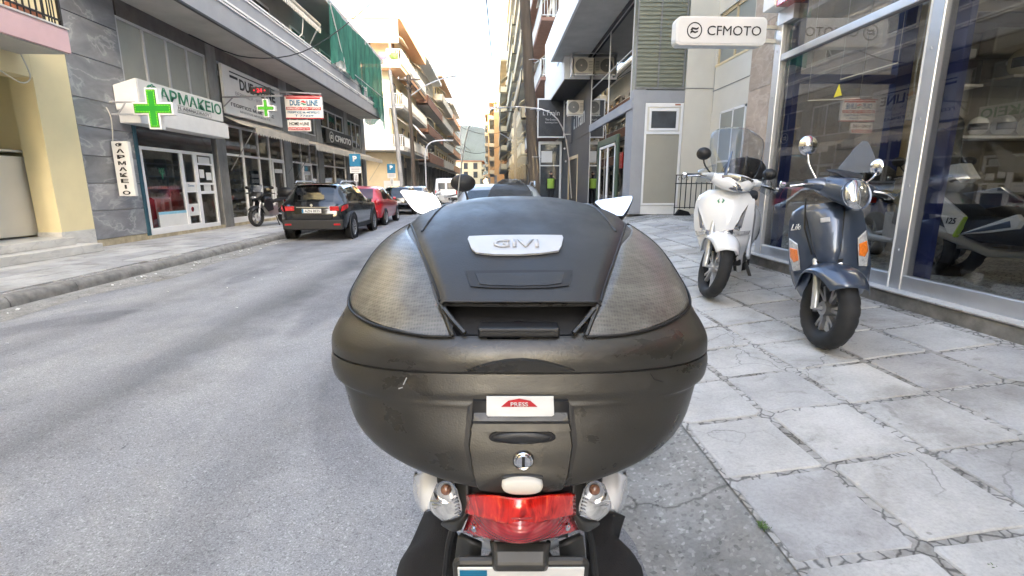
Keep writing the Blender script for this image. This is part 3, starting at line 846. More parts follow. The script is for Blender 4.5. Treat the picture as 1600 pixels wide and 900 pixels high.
def led_cross(name, label, c, w, arm, y_face, first, group):
    t = thing(name, label, 'pharmacy cross', c, group)
    x, y, z = c; a = arm / 2; L = w / 2
    def cr(L, a, yy):
        return [(x + px, yy, z + pz) for px, pz in ((-a, L), (a, L), (a, a), (L, a), (L, -a), (a, -a), (a, -L), (-a, -L), (-a, -a), (-L, -a), (-L, a), (-a, a))]
    M().prism(cr(L, a, y), (0, .16, 0)).go('casing', 'white', t, bev=.01)
    M().prism(cr(L - .035, a - .035, y - .006), (0, .005, 0)).go('panel', 'led_dark', t)
    M().prism(cr(L - .075, a - .055, y - .010), (0, .004, 0)).go('lit_cross', 'led', t)
    pts = cr(L - .065, a - .062, y - .014); m = M()
    for i in range(12):
        p, q = Vector(pts[i]), Vector(pts[(i + 1) % 12]); n = max(1, int((q - p).length / .032))
        for k in range(n):
            r = p.lerp(q, k / n); m.box(r.x - .009, r.x + .009, r.y - .002, r.y + .002, r.z - .009, r.z + .009)
    b = m.go('led_border', 'led_hi', t); b['kind'] = 'stuff'
    return t
c1 = led_cross('pharmacy_cross', 'large lit green pharmacy cross beside the pharmacy sign at left', (-7.6, 11.8, 3.14), .88, .27, 11.7, True, None)
M().tube([(-8.54, 11.84, 3.28), (-8.0, 11.84, 3.28)], .02, 6).tube([(-8.54, 11.84, 3.02), (-8.0, 11.84, 3.02)], .02, 6).tube([(-8.2, 11.84, 3.28), (-8.4, 11.84, 3.02)], .014, 6).go('bracket', 'steel', c1)
tag(M().tube(smooth_path([(-8.53, 11.7, 3.15), (-8.45, 11.68, 2.9), (-8.52, 11.72, 2.44)], 10), .01, 6).go('conduit', 'offwhite'), 'thin cable from the big cross bracket down to the vertical sign', 'cable')
c2 = led_cross('pharmacy_cross', 'small lit green cross hanging from the long bracket before the white heating shop sign', (-7.2, 16.6, 3.86), .56, .17, 16.5, False, None)
M().tube([(-8.54, 16.62, 4.18), (-6.65, 16.62, 4.24)], .028, 6).tube([(-8.5, 16.62, 3.9), (-8.2, 16.62, 4.17)], .02, 6).tube([(-7.2, 16.62, 4.1), (-7.2, 16.62, 4.2)], .03, 6).go('bracket', 'rimgrey', c2)
ld = thing('led_display', 'black display with glowing red letters on the long bracket above the small cross', 'display', (-7.3, 16.6, 4.3))
M().box(-7.62, -7.0, 16.56, 16.66, 4.28, 4.48).go('casing', 'black', ld, bev=.01)
M().box(-7.53, -7.12, 16.553, 16.558, 4.31, 4.45).go('panel', 'black_ink', ld)
text('lettering', '• 24 •', 'led_red', (-7.32, 16.548, 4.38), (1, 0, 0), (0, 0, 1), .38, .12, ld, bold=.03)

# --- heating shop with the white sign
ds = thing('heating_shop_sign', 'large white shop sign with red flame mark over the beige awning', 'sign', (XL, 18.7, 3.7))
M().prism([(XL + .02, 16.62, 3.70), (XL + .02, 20.85, 3.74), (XL + .02, 20.85, 5.18), (XL + .02, 16.62, 5.18)], (.09, 0, 0)).go('board', 'whitesign', ds, bev=.01)
xs = XL + .114
letters_YZ('lettering', 'DUE', 'black_ink', 17.65, 18.62, 4.58, 4.93, xs, ds, bold=.03)
letters_YZ('lettering', 'LINE', 'black_ink', 19.15, 20.35, 4.58, 4.93, xs, ds, bold=.03)
M().box(xs, xs + .004, 17.05, 20.4, 5.02, 5.06).box(xs, xs + .004, 17.05, 17.55, 4.86, 4.94).go('stripe', 'black_ink', ds)
def flame(y, z, s_, x, parent, axis='y'):
    def P(a, b): return (x, y + a * s_, z + b * s_) if axis == 'y' else (y + a * s_, x, z + b * s_)
    n = (.004, 0, 0) if axis == 'y' else (0, -.004, 0)
    M().prism([P(-1, .05), P(-.6, .6), (P(0, .75)), P(.45, .35), P(1, .45), P(.55, .0), P(.1, .05), P(-.5, .3)], n).go('flame_mark', 'red_ink', parent)
    M().prism([P(1, -.05), P(.6, -.6), (P(0, -.75)), P(-.45, -.35), P(-1, -.45), P(-.55, -.02), P(-.1, -.07), P(.5, -.3)], n).go('flame_mark', 'greensign' if axis != 'y' else 'black_ink', parent)
flame(18.88, 4.76, .22, xs, ds)
letters_YZ('lettering', 'ΘΕΡΜΑΝΣΗ - ΨΥΞΗ - ΥΔΡΕΥΣΗ', 'grey_ink', 17.3, 20.5, 4.36, 4.48, xs, ds)
letters_YZ('lettering', 'CARLO POLETTI', 'grey_ink', 18.55, 19.9, 4.14, 4.22, xs, ds)
letters_YZ('lettering', 'ΓΕΩΡΓΙΟΣ Μ. ΜΠΡΙΚΑΣ', 'black_ink', 16.95, 20.1, 3.98, 4.09, xs, ds, bold=.02)
letters_YZ('lettering', 'ΜΗΧ/ΓΟΣ ΜΗΧ/ΚΟΣ Τ.Ε.', 'grey_ink', 17.5, 19.8, 3.84, 3.91, xs, ds)
def awning(name, label, y0, y1, z, out, drop=.25, zw=None):
    t = thing(name, label, 'awning', (XL, y0, z))
    zw = zw or z + .28; x0 = XL + .05; x1 = x0 + out
    n = max(8, int((y1 - y0) / .4)); rows = []
    for j in range(7):
        f = j / 6
        rows.append([(x0 + (x1 - x0) * f, y0 + (y1 - y0) * k / n, zw + (z - zw) * f - .05 * math.sin(PI * f) + .01 * math.sin(k * 2.1)) for k in range(n + 1)])
    M().grid(rows).go('cloth', 'awning', t, smooth=60, solid=.012)
    m = M(); s_ = .19; n_ = int((y1 - y0) / s_); s_ = (y1 - y0) / n_
    pts = [(x1, y1, z + .03), (x1, y0, z + .03)]
    for k in range(n_):
        a = y0 + k * s_
        for q, dz in ((0, .72), (.2, .93), (.5, 1.08), (.8, .93)): pts.append((x1 + .006 * math.sin(a * 5 + q), a + s_ * q, z - drop * dz))
    pts.append((x1, y1, z - drop * .72))
    m.prism(pts, (.008, 0, 0)); m.go('valance', 'awning', t)
    M().tube([(x1 - .02, y0, z - .0), (x1 - .02, y1, z - .0)], .022, 6).go('front_bar', 'steel', t)
    for y in (y0 + .03, y1 - .03):
        M().tube([(x1 - .04, y, z - .02), (XL + .06, y, z - 1.35)], .012, 6).go('arm', 'pilaster', t)
    return t
awning('awning', 'faded beige scalloped awning over the shop with boxes on shelves', 16.55, 21.1, 3.27, .95, .22, 3.62)
awning('awning', 'long beige awning over the motorcycle shop behind the black suv', 21.9, 29.2, 3.16, .95, .22, 3.48)
awning('awning', 'beige awning at the far end of the grey building beside the parking sign', 29.3, 34.6, 3.14, .95, .2, 3.48)
def shopfront(label, y0, y1, z1, posts, door, mt='steel', transom=2.45):
    t = thing('shop_front', label, 'shop front', (XL, y0, .24))
    m = M(); x0, x1 = XL - .1, XL - .02
    for y in posts: m.box(x0, x1, y - .035, y + .035, .24, z1)
    m.box(x0, x1 + .002, y0, y1, z1 - .07, z1).box(x0, x1 + .002, y0, y1, transom - .035, transom + .035).box(x0, x1 + .002, y0, y1, .24, .42)
    m.go('frame', mt, t, bev=.005)
    ys = sorted([y0] + list(posts) + [y1])
    for a, b in zip(ys[:-1], ys[1:]):
        if b - a < .15: continue
        M().box(x0 + .03, x0 + .04, a + .03, b - .03, .42, transom - .03).go('pane', 'shopglass', t)
        M().box(x0 + .03, x0 + .04, a + .03, b - .03, transom + .03, z1 - .07).go('pane', 'shopglass', t)
    if door:
        d = M(); a, b = door
        d.box(x1, x1 + .04, a, a + .09, .24, transom).box(x1, x1 + .04, b - .09, b, .24, transom).box(x1, x1 + .04, a + .09, b - .09, transom - .1, transom).box(x1, x1 + .04, a + .09, b - .09, .24, .42)
        dd = d.go('door', 'whiteframe', t, bev=.004)
        M().box(x1 + .04, x1 + .07, a + .1, a + .13, 1.1, 1.4).go('handle', 'alum', dd)
        M().box(x1 + .003, x1 + .01, a + .2, b - .2, 1.95, 2.1).go('notice', 'paper', dd)
    return t
shopfront('pale framed shop front with angled shelves of brown boxes behind glass', 16.52, 20.98, 3.4, (16.56, 17.7, 18.85, 19.75, 20.95), (19.8, 20.9), 'whiteframe')
shopfront('dark entrance front with closed doors behind the black suv', 21.77, 24.93, 3.4, (21.8, 22.9, 24.0, 24.9), (22.9, 24.0), 'steel')
shopfront('wide glazed shop front below the black motorcycle brand sign', 25.72, 29.58, 3.4, (25.75, 27.6, 29.55), None, 'alum')
shopfront('last glazed shop front of the grey building beside the side street', 30.32, 33.18, 3.4, (30.35, 31.7, 33.15), None, 'alum')
br = thing('box_display', 'tilted brown trays of goods stacked in the beige awning shop window', 'display shelves', (-9.2, 18, .25))
for j in range(3):
    for k in range(6):
        y = 16.9 + j * .62; z = .5 + k * .33
        M().cbox((-9.05, y + .25, z), (.34, .5, .14), Euler((0, R(24), 0))).go('tray', 'beigestone', br)
m = M()
for j in range(4): m.box(-9.2, -9.15, 16.84 + j * .62, 16.88 + j * .62, .25, 2.4)
m.go('post', 'steel', br)
pb = thing('brochure_rack', 'dark rack of pale leaflets standing beside the shop door', 'rack', (-9, 19.3, .25))
M().box(-9.05, -9.0, 18.95, 19.6, .25, 2.0).go('board', 'black', pb)
for k in range(6): M().box(-9.0, -8.97, 19.0, 19.55, .75 + k * .2, .89 + k * .2).go('leaflet_row', 'paper', pb)
# projecting double sign
s2 = thing('projecting_sign', 'white projecting sign with red and blue lettering hanging over the street', 'sign', (-7.2, 19.8, 3.9))
def hs(x0, x1, z0, z1, y, nm='board', mt='whitesign', parent=s2, d=.14): return M().box(x0, x1, y, y + d, z0, z1).go(nm, mt, parent, bev=.01)
hs(-7.86, -6.48, 3.97, 4.76, 19.8)
M().box(-7.80, -6.54, 19.794, 19.80, 4.66, 4.72).box(-7.86, -6.48, 19.79, 19.95, 3.955, 3.985).box(-7.86, -6.48, 19.79, 19.95, 4.745, 4.775).go('stripe', 'red_ink', s2)
text('lettering', 'DUE', 'blue_ink', (-7.48, 19.79, 4.52), (1, 0, 0), (0, 0, 1), .38, .20, s2, bold=.03)
text('lettering', 'LINE', 'blue_ink', (-6.83, 19.79, 4.52), (1, 0, 0), (0, 0, 1), .42, .20, s2, bold=.03)
flame(-7.16, 4.52, .12, 19.795, s2, 'x')
M().box(-7.82, -6.52, 19.792, 19.80, 4.26, 4.37).go('red_band', 'red_ink', s2)
text('lettering', 'ΘΕΡΜΑΝΣΗ • ΨΥΞΗ • ΥΔΡΕΥΣΗ', 'paper', (-7.17, 19.788, 4.315), (1, 0, 0), (0, 0, 1), 1.24, .085, s2, bold=.02)
text('lettering', 'ΓΕΩΡΓΙΟΣ Μ. ΜΠΡΙΚΑΣ', 'blue_ink', (-7.17, 19.788, 4.18), (1, 0, 0), (0, 0, 1), 1.2, .08, s2, bold=.03)
text('lettering', 'Τ 77229', 'blue_ink', (-7.17, 19.788, 4.06), (1, 0, 0), (0, 0, 1), .7, .07, s2, bold=.02)
M().tube([(-8.54, 19.87, 4.95), (-6.5, 19.87, 4.85)], .025, 6).tube([(-6.55, 19.87, 4.77), (-6.55, 19.87, 4.86)], .015, 6).tube([(-7.8, 19.87, 4.77), (-7.8, 19.87, 4.92)], .015, 6).go('bracket', 'steel', s2)
s3 = thing('small_projecting_sign', 'smaller white sign with black lettering over a red band, below the larger one', 'sign', (-7.4, 19.8, 3.5))
hs(-7.84, -6.98, 3.50, 3.90, 19.82, parent=s3, d=.1)
text('lettering', 'HOME', 'black_ink', (-7.58, 19.81, 3.77), (1, 0, 0), (0, 0, 1), .36, .12, s3, bold=.02)
text('lettering', 'LINE', 'black_ink', (-7.14, 19.81, 3.77), (1, 0, 0), (0, 0, 1), .24, .12, s3, bold=.02)
flame(-7.33, 3.77, .05, 19.815, s3, 'x')
M().box(-7.81, -7.01, 19.812, 19.82, 3.53, 3.64).go('red_band', 'red_ink', s3)
text('lettering', 'ΚΟΙΝΟΧΡΗΣΤΑ', 'paper', (-7.41, 19.808, 3.585), (1, 0, 0), (0, 0, 1), .74, .07, s3, bold=.02)
M().tube([(-7.75, 19.87, 3.9), (-7.75, 19.87, 3.97)], .02, 6).tube([(-7.1, 19.87, 3.9), (-7.1, 19.87, 3.97)], .02, 6).go('hanger', 'steel', s3)
def ring_logo(c, right, up, r, mt, parent, d=.006):
    """round badge: a ring with a split S bar inside"""
    c = Vector(c); ri = Vector(right); u = Vector(up); n = ri.cross(u)
    m = M(); N = 32; t = r * .13
    for k in range(N):
        a, b = 2 * PI * k / N, 2 * PI * (k + 1) / N
        q = [c + ri * math.cos(a) * r + u * math.sin(a) * r, c + ri * math.cos(b) * r + u * math.sin(b) * r, c + ri * math.cos(b) * (r - t) + u * math.sin(b) * (r - t), c + ri * math.cos(a) * (r - t) + u * math.sin(a) * (r - t)]
        m.prism([tuple(p) for p in q], tuple(n * d))
    def P(a, b): return tuple(c + ri * a * r + u * b * r)
    m.prism([P(-.55, .05), P(-.35, .38), P(.25, .28), P(.55, .42), P(.48, .14), P(.22, .06), P(-.2, .14), P(-.28, -.05)][::1], tuple(n * d))
    m.prism([P(.50, -.02), P(.42, -.22), P(.1, -.34), P(-.25, -.22), P(-.55, -.42), P(-.5, -.08), P(-.25, -.0), P(.1, -.14)], tuple(n * d))
    m.go('round_logo', mt, parent)
cs = thing('motorcycle_brand_sign', 'black wall sign with white round logo above the glazed shop front', 'sign', (XL, 28, 3.6))
M().box(XL + .03, XL + .14, 26.0, 30.6, 3.60, 4.30).go('board', 'black', cs, bev=.01)
letters_YZ('lettering', 'CFMOTO', 'paper', 27.4, 30.35, 3.77, 4.11, XL + .145, cs, bold=.04)
ring_logo((XL + .142, 26.85, 3.94), (0, 1.25, 0), (0, 0, 1), .27, 'paper', cs)

# --- green netting over the balcony corner
rows = []
def netz(y): return 9.2 - .0 * y
for j in range(45):
    f = j / 44; row = []
    for k in range(150):
        y = 23.6 + 10.0 * k / 149
        bot = (6.9 if y < 26 else 6.9 - (y - 26) * .12) + .22 * math.sin(y * 2.1) if y < 31.2 else 6.2 - (y - 31.2) * .55 + .15 * math.sin(y * 5)
        top = 9.28 + .06 * math.sin(y * .9)
        z = top + (bot - top) * f
        x = -7.10 + .05 * math.sin(y * 3.1 + f * 1.5) * (f + .25) + .03 * math.sin(y * 7.3 + 2 * f) * (f + .3) + .10 * f * math.sin(y * .8)
        row.append((x, y, z))
    rows.append(row)
m = M().grid(rows)
rows = []
for j in range(20):
    f = j / 19; rows.append([(-7.1 - 1.2 * k / 24, 33.6 + .07 * math.sin(k * .9 + f * 3), 9.25 + (6.1 - .8 * math.sin(k / 24 * 2.2) - 9.25) * f) for k in range(25)])
m.grid(rows)
gn = thing('green_netting', 'green construction netting draped from the roof edge over the balcony corner', 'netting', (-7.1, 28, 6))
m.go('net', 'net', gn, smooth=80, recalc=False)
M().tube([(-7.08, 23.7, 9.25), (-7.0, 25.2, 6.9)], .03, 6).tube([(-7.1, 27, 7.05), (-7.0, 33.6, 6.95)], .02, 6).tube([(-7.1, 29.5, 6.9), (-7.1, 29.5, 6.1)], .02, 6).tube([(-7.1, 33.6, 9.2), (-7.1, 33.6, 5.8)], .03, 6).go('pole', 'steel', gn)
cl = M()
rows = []
for j in range(16):
    f = j / 15; rows.append([(-7.16 + .10 * math.sin(k * .7) * f, 24.2 + k * .06, 8.1 - 1.3 * f) for k in range(30)])
tag(cl.grid(rows).go('white_sheet', 'white', smooth=60, solid=.01), 'white cloth hanging behind the rail at the start of the green netting', 'cloth')

# ============================================================ APARTMENT BLOCKS
def block(name, label, x0, x1, y0, y1, H, side, wallm, floors, bal=1.1, railm='railwhite', solid=False, bars=False, wstep=3.0, gz=4.4, end_bal=False, awn=0, soff='soffit', shopm='dark', topm=None, endwin=True, awm='awning', slabm=None):
    """side=+1: the street face is at x1 (a building on the left); side=-1: the street face is at x0"""
    t = thing(name, label, 'building', ((x0 + x1) / 2, (y0 + y1) / 2, 0))
    xf = x1 if side > 0 else x0
    M().box(x0, x1, y0, y1, gz - .3, H).box(x0, x1 - .6 if side > 0 else x1, y0, y1, 0, gz - .3).go('wall', wallm, t) if side > 0 else M().box(x0, x1, y0, y1, gz - .3, H).box(x0 + .6, x1, y0, y1, 0, gz - .3).go('wall', wallm, t)
    # ground floor piers and shop glass
    n = max(2, int((y1 - y0) / 4)); st = (y1 - y0) / n
    for k in range(n + 1):
        yc = y0 + k * st
        M().box(xf - .6 if side > 0 else xf, xf if side > 0 else xf + .6, max(y0, yc - .25), min(y1, yc + .25), 0, gz - .3).go('pier', 'pilaster', t)
    gx = xf - side * .45
    for k in range(n):
        f = M().box(min(gx, gx - side * .06), max(gx, gx - side * .06), y0 + k * st + .3, y0 + (k + 1) * st - .3, .2, gz - .7).go('shop_window', shopm, t)
        M().box(min(gx, gx + side * .02), max(gx, gx + side * .02), y0 + k * st + .5, y0 + (k + 1) * st - .5, .6, gz - 1.3).go('pane', 'farglass', f)
    zf = gz
    h = floors
    wm = M().box(-.04, .04, -.75, .75, 0, 2.15).mesh('window', 'shutter')
    wp = M().box(-.01, .01, -.62, .62, .1, 2.05).mesh('pane', 'farglass')
    nb = int((y1 - y0) / wstep); wst = (y1 - y0) / nb
    fl = 0
    while zf + 2.2 < H:
        last = zf + h + 1.5 > H
        xo = xf + side * bal
        a, b = min(xf, xo), max(xf, xo)
        ya, yb = (y0 - (bal * .8 if end_bal else -.15), y1 - .15)
        sl = M().box(a, b, ya, yb, zf - .18, zf).go('balcony', slabm or soff, t)
        rx0, rx1 = (xo - .06, xo) if side > 0 else (xo, xo + .06)
        if solid:
            M().box(rx0, rx1 + .001, ya, yb, zf - .2, zf + .85).box(a, b, ya, ya + .06, zf - .2, zf + .85).go('parapet', railm, sl)
            M().box(rx0 - .02, rx1 + .03, ya, yb, zf + .852, zf + .9).go('coping', 'white', sl)
        else:
            m = M(); m.box(rx0, rx1, ya, yb, zf + .92, zf + .97).box(rx0, rx1, ya, yb, zf + .08, zf + .12).box(a, b, ya, ya + .05, zf + .92, zf + .97).box(a, b, ya, ya + .05, zf + .08, zf + .12)
            if bars:
                k = 0
                while ya + k * .16 < yb: m.box(rx0 + .02, rx0 + .045, ya + k * .16, ya + k * .16 + .03, zf + .12, zf + .92); k += 1
                for q in range(int(bal / .16)): m.box(a + q * .16, a + q * .16 + .03, ya, ya + .03, zf + .12, zf + .92)
            else:
                m.box(rx0 + .02, rx0 + .04, ya, yb, zf + .16, zf + .88)
            m.go('railing', railm, sl)
        for k in range(nb):
            o = link('window', wm, t); o.location = Vector((xf, y0 + (k + .5) * wst, zf + .02)); o.matrix_parent_inverse = Matrix.Translation(-Vector(t['wl']))
            q = link('pane', wp, o); q.location = (side * .05, 0, 0)
            if awn and (k * 7 + fl * 5) % 10 < awn:
                w = wst * .44; yc = y0 + (k + .5) * wst
                x2 = xf + side * bal * .95
                M().prism([(xf, yc - w, zf + h - .45), (x2, yc - w, zf + h - 1.3), (x2, yc - w, zf + h - 1.36), (xf, yc - w, zf + h - .5)], (0, 2 * w, 0)).go('awning', awm, t)
        if endwin:
            for q in range(2):
                o = link('window', wm, t); xx = xf - side * (2.2 + q * 3.4); o.location = Vector((xx, y0, zf + .02)); o.rotation_euler[2] = -PI / 2; o.matrix_parent_inverse = Matrix.Translation(-Vector(t['wl']))
                q2 = link('pane', wp, o); q2.location = (.05, 0, 0)
        zf += h; fl += 1
    M().box(x0 - (.0 if side > 0 else bal), x1 + (bal if side > 0 else 0), y0 - .3, y1, H + .001, H + .35).go('roof', topm or wallm, t)
    return t
lb = block('apartment_building', 'peach apartment building with white railings beyond the side street', -20, -8.55, 43.6, 57.5, 14.6, 1, 'cream', 3.35, 1.2, 'railwhite', False, True, 3.4, 4.55, True, 4, topm='peach')
M().box(-13, -7.3, 42.3, 57.4, 14.35, 14.97).go('parapet', 'peach', lb)
M().box(-12.6, -7.5, 42.4, 42.46, 12.6, 14.3).go('white_awning', 'white', lb)
M().box(-12.6, -7.42, 42.3, 57.2, 10.75, 11.35).go('upper_parapet', 'peach', lb)
M().box(-20, -8.2, 43.3, 43.58, .1, 4.2).go('side_wall', 'tan', lb)
M().box(-20, -7.3, 41.7, 43.6, 4.3, 4.62).go('terrace_slab', 'offwhite', lb)
M().box(-20, -8.7, 43.35, 43.55, 4.63, 7.9).go('white_side_wall', 'white', lb)
m = M().box(-20, -7.35, 41.75, 41.8, 5.5, 5.55).box(-20, -7.35, 41.75, 41.8, 4.7, 4.74)
for k in range(56): m.box(-16.2 + k * .16, -16.17 + k * .16, 41.76, 41.79, 4.7, 5.5)
m.go('terrace_railing', 'railwhite', lb)
for k in range(5):
    tag(M().ell((-11.5 + k * .9, 42.35, 11.6), .35, .2, .28, 8, 6).go('balcony_plant', 'flower' if k % 2 else 'leaf'), ('pink flowering' if k % 2 else 'green') + ' plant number ' + 'one two three four five'.split()[k] + ' from the left on the peach building top balcony', 'plant')
tag(M().quad((-7.5, 47, 7.1), (-7.5, 50.5, 7.1), (-6.6, 50.5, 6.1), (-6.6, 47, 6.1)).go('awning', 'white', solid=.02), 'white awning hanging out over the first balcony of the peach building', 'awning')
block('apartment_building', 'grey white block with brown balcony parapets next past the peach one', -20, -8.55, 57.8, 74, 15.2, 1, 'greywall', 3.1, 1.3, 'brown', True, False, 3.0, 4.3, False, 3, topm='white')
block('apartment_building', 'cream block with pale parapets in the middle of the left row', -20, -8.4, 74.3, 92, 16.6, 1, 'cream', 3.05, 1.2, 'offwhite', True, False, 3.2, 4.3, False, 4, topm='peach')
block('apartment_building', 'tall ochre block on the left side before the street fades', -21, -8.3, 92.3, 112, 15.6, 1, 'offwhite', 3.0, 1.2, 'peach', True, False, 3.4, 4.2, False, 3)
block('apartment_building', 'pale yellow distant block at the left street end', -28, -13, 113, 150, 13.8, 1, 'cream', 3.0, 1.1, 'white', True, False, 4.5, 4.2, False, 2)
block('apartment_building', 'yellow distant building under the hill with red tiled annex', -22, -4.2, 178, 200, 9.8, 1, 'cream', 3.0, .9, 'cream', True, False, 4.5, 4.2, False, 2, topm='clay')
block('apartment_building', 'low far building with clay roof closing the street', -4.2, 12, 216, 240, 5.5, -1, 'tan', 3.0, .6, 'cream', True, False, 5, 3, False, 0, topm='clay')

# ============================================================ RIGHT ROW, FAR PART
block('apartment_building', 'white block with brown parapets and rolled blinds just past the black shop', 3.9, 16, 30.4, 44, 22, -1, 'offwhite', 3.1, 1.2, 'railwhite', False, True, 3.3, 4.4, True, 4, slabm='brown')
block('apartment_building', 'cream block with yellow awnings behind the wooden pole', 3.7, 16, 44.3, 60, 25.5, -1, 'offwhite', 3.05, 1.3, 'tan', True, False, 3.0, 4.2, False, 3, awm='cream')
block('apartment_building', 'tall cream block with stacked awnings reaching highest on the right', 3.5, 16, 60.3, 84, 26.5, -1, 'cream', 3.05, 1.3, 'cream', True, False, 3.0, 4.2, False, 3, awm='cream')
block('apartment_building', 'ochre block farther along the right side of the street', 2.4, 16, 84.3, 112, 21, -1, 'tan', 3.05, 1.2, 'cream', True, False, 3.4, 4.2, False, 5, awm='cream')
block('apartment_building', 'orange brick coloured block where the street bends left', .2, 16, 118, 150, 20, -1, 'orange', 3.05, 1.2, 'cream', True, False, 3.6, 4.2, False, 4, endwin=True)
block('apartment_building', 'last pale orange block on the right by the hill', -1.6, 12, 155, 190, 22.5, -1, 'orange', 3.05, 1.0, 'tan', True, False, 4, 4.2, False, 2)

# hills
def hill(name, x0, x1, y, h, seed, depth=900):
    r = random.Random(seed); rows = []
    ph = [r.uniform(0, 6) for _ in range(8)]
    for j in range(26):
        f = j / 25; row = []
        for k in range(60):
            g = k / 59; x = x0 + (x1 - x0) * g
            prof = math.sin(PI * g) ** .8
            hh = h * prof * (1 - (1 - f) ** 2) * (1 + .12 * math.sin(g * 9 + ph[0]) + .06 * math.sin(g * 23 + ph[1]) + .05 * math.sin(f * 9 + g * 15 + ph[2]))
            row.append((x, y + depth * f, hh + 14 * math.sin(g * 40 + f * 6) * f * prof - 2))
        rows.append(row)
    return struct(M().grid(rows).go(name, 'hills', smooth=80))
hill('hills', -1500, 620, 1700, 280, 4)
hill('hills', -900, 1500, 2300, 150, 9)

# ============================================================ RIGHT SIDE: SHOWROOM
XR = 3.62
def letters_X(name, s, mt, x0, x1, z0, z1, y, parent, **k):
    return text(name, s, mt, ((x0 + x1) / 2, y, (z0 + z1) / 2), (1, 0, 0), (0, 0, 1), abs(x1 - x0), z1 - z0, parent, **k)
sb = thing('showroom_building', 'motorcycle showroom building with aluminium glazing and blue steel columns', 'building', (6, 2, .5))
M().box(XR + .05, 14, -14, 6.5, 3.95, 21).box(5.4, 14, 6.38, 6.62, .55, 3.96).box(13.8, 14, -14, 6.4, .55, 3.96).go('wall', 'offwhite', sb)
M().box(XR + .02, 14, -14, 6.6, .40, .53).go('floor', 'floor_in', sb)
M().box(XR + .1, 13.8, -14, 6.4, 3.88, 3.945).go('ceiling', 'ceil_in', sb)
st = M().box(3.47, 3.72, -14, 6.75, .38, .535).go('step', 'kerb', sb, bev=.012)
M().box(3.40, 4.6, 6.752, 7.3, .30, .47).go('step', 'kerb', sb, bev=.012)
for k in range(14):
    M().box(3.455, 3.60, -7 + k * .98, -6.03 + k * .98, .537, .552).go('sill_slab', 'slab', sb, bev=.004)
m = M()
def post(y0, y1, x0=XR - .05, x1=XR + .06, z1=3.95): m.box(x0, x1, y0, y1, .535, z1)
for y0, y1 in ((4.10, 4.24), (1.6, 1.74), (-.9, -.76), (-3.4, -3.26)): post(y0, y1)
post(6.42, 6.56, XR - .05, XR + .08)
m.box(XR - .04, XR + .05, 4.24, 6.42, 2.97, 3.05).box(XR - .035, XR + .045, 4.24, 6.42, .537, .68).box(XR - .035, XR + .045, -3.26, 4.10, .537, .68)
m.box(XR + .08, 5.2, 6.44, 6.52, .537, .62).box(XR + .08, 5.2, 6.44, 6.52, 3.87, 3.95).box(XR - .035, XR + .045, -3.3, 6.42, 3.85, 3.95)
m.box(5.2, 5.3, 6.42, 6.54, .535, 3.9)
m.go('frame', 'alum', sb, bev=.008)
for y in (4.25, 1.75): M().box(XR - .054, XR - .050, y - .028, y - .012, .54, 3.94).go('edge_trim', 'white', sb)
sc_ = M()
for k in range(5): sc_.cbox((XR - .052, 4.17, .9 + k * .55), (.008, .02, .02)); sc_.cbox((XR - .052, 6.49, .9 + k * .55), (.008, .02, .02))
sc_.go('screw', 'steel', sb)
m = M().box(XR + .065, XR + .12, 3.99, 4.13, .54, 3.84).box(XR + .085, XR + .16, 6.28, 6.415, .54, 3.84).box(5.02, 5.2, 6.3, 6.42, .54, 3.88).box(XR + .09, 5.0, 6.3, 6.38, 2.70, 2.80)
m.go('steel_column', 'blue', sb, bev=.005)
M().box(5.22, 5.36, 6.18, 6.40, .54, 3.6).go('pillar', 'cream', sb, bev=.01)
for a, b, c, d in ((4.24, 6.42, .68, 2.97), (4.24, 6.42, 3.05, 3.85), (1.74, 4.10, .68, 3.85), (-.76, 1.6, .68, 3.85), (-3.26, -.9, .68, 3.85)):
    M().box(XR, XR + .008, a, b, c, d).go('pane', 'shopglass', sb)
M().box(XR + .08, 5.2, 6.475, 6.483, .62, 3.87).go('pane', 'shopglass', sb)
M().prism([(XR - .004, 5.37, 2.37), (XR - .004, 5.25, 2.37), (XR - .004, 5.31, 2.49)], (.003, 0, 0)).go('warning_sticker', 'yellowtri', sb)
M().box(3.42, 3.66, -14, 6.35, 3.56, 4.5).go('fascia', 'taillight', sb, bev=.01)
M().box(3.40, 3.70, 6.352, 6.62, 3.58, 4.5).go('fascia_end', 'white', sb, bev=.01)
M().box(XR - .06, XR + .1, 6.2, 6.5, 3.4, 3.56).go('fascia_frame', 'steel', sb)
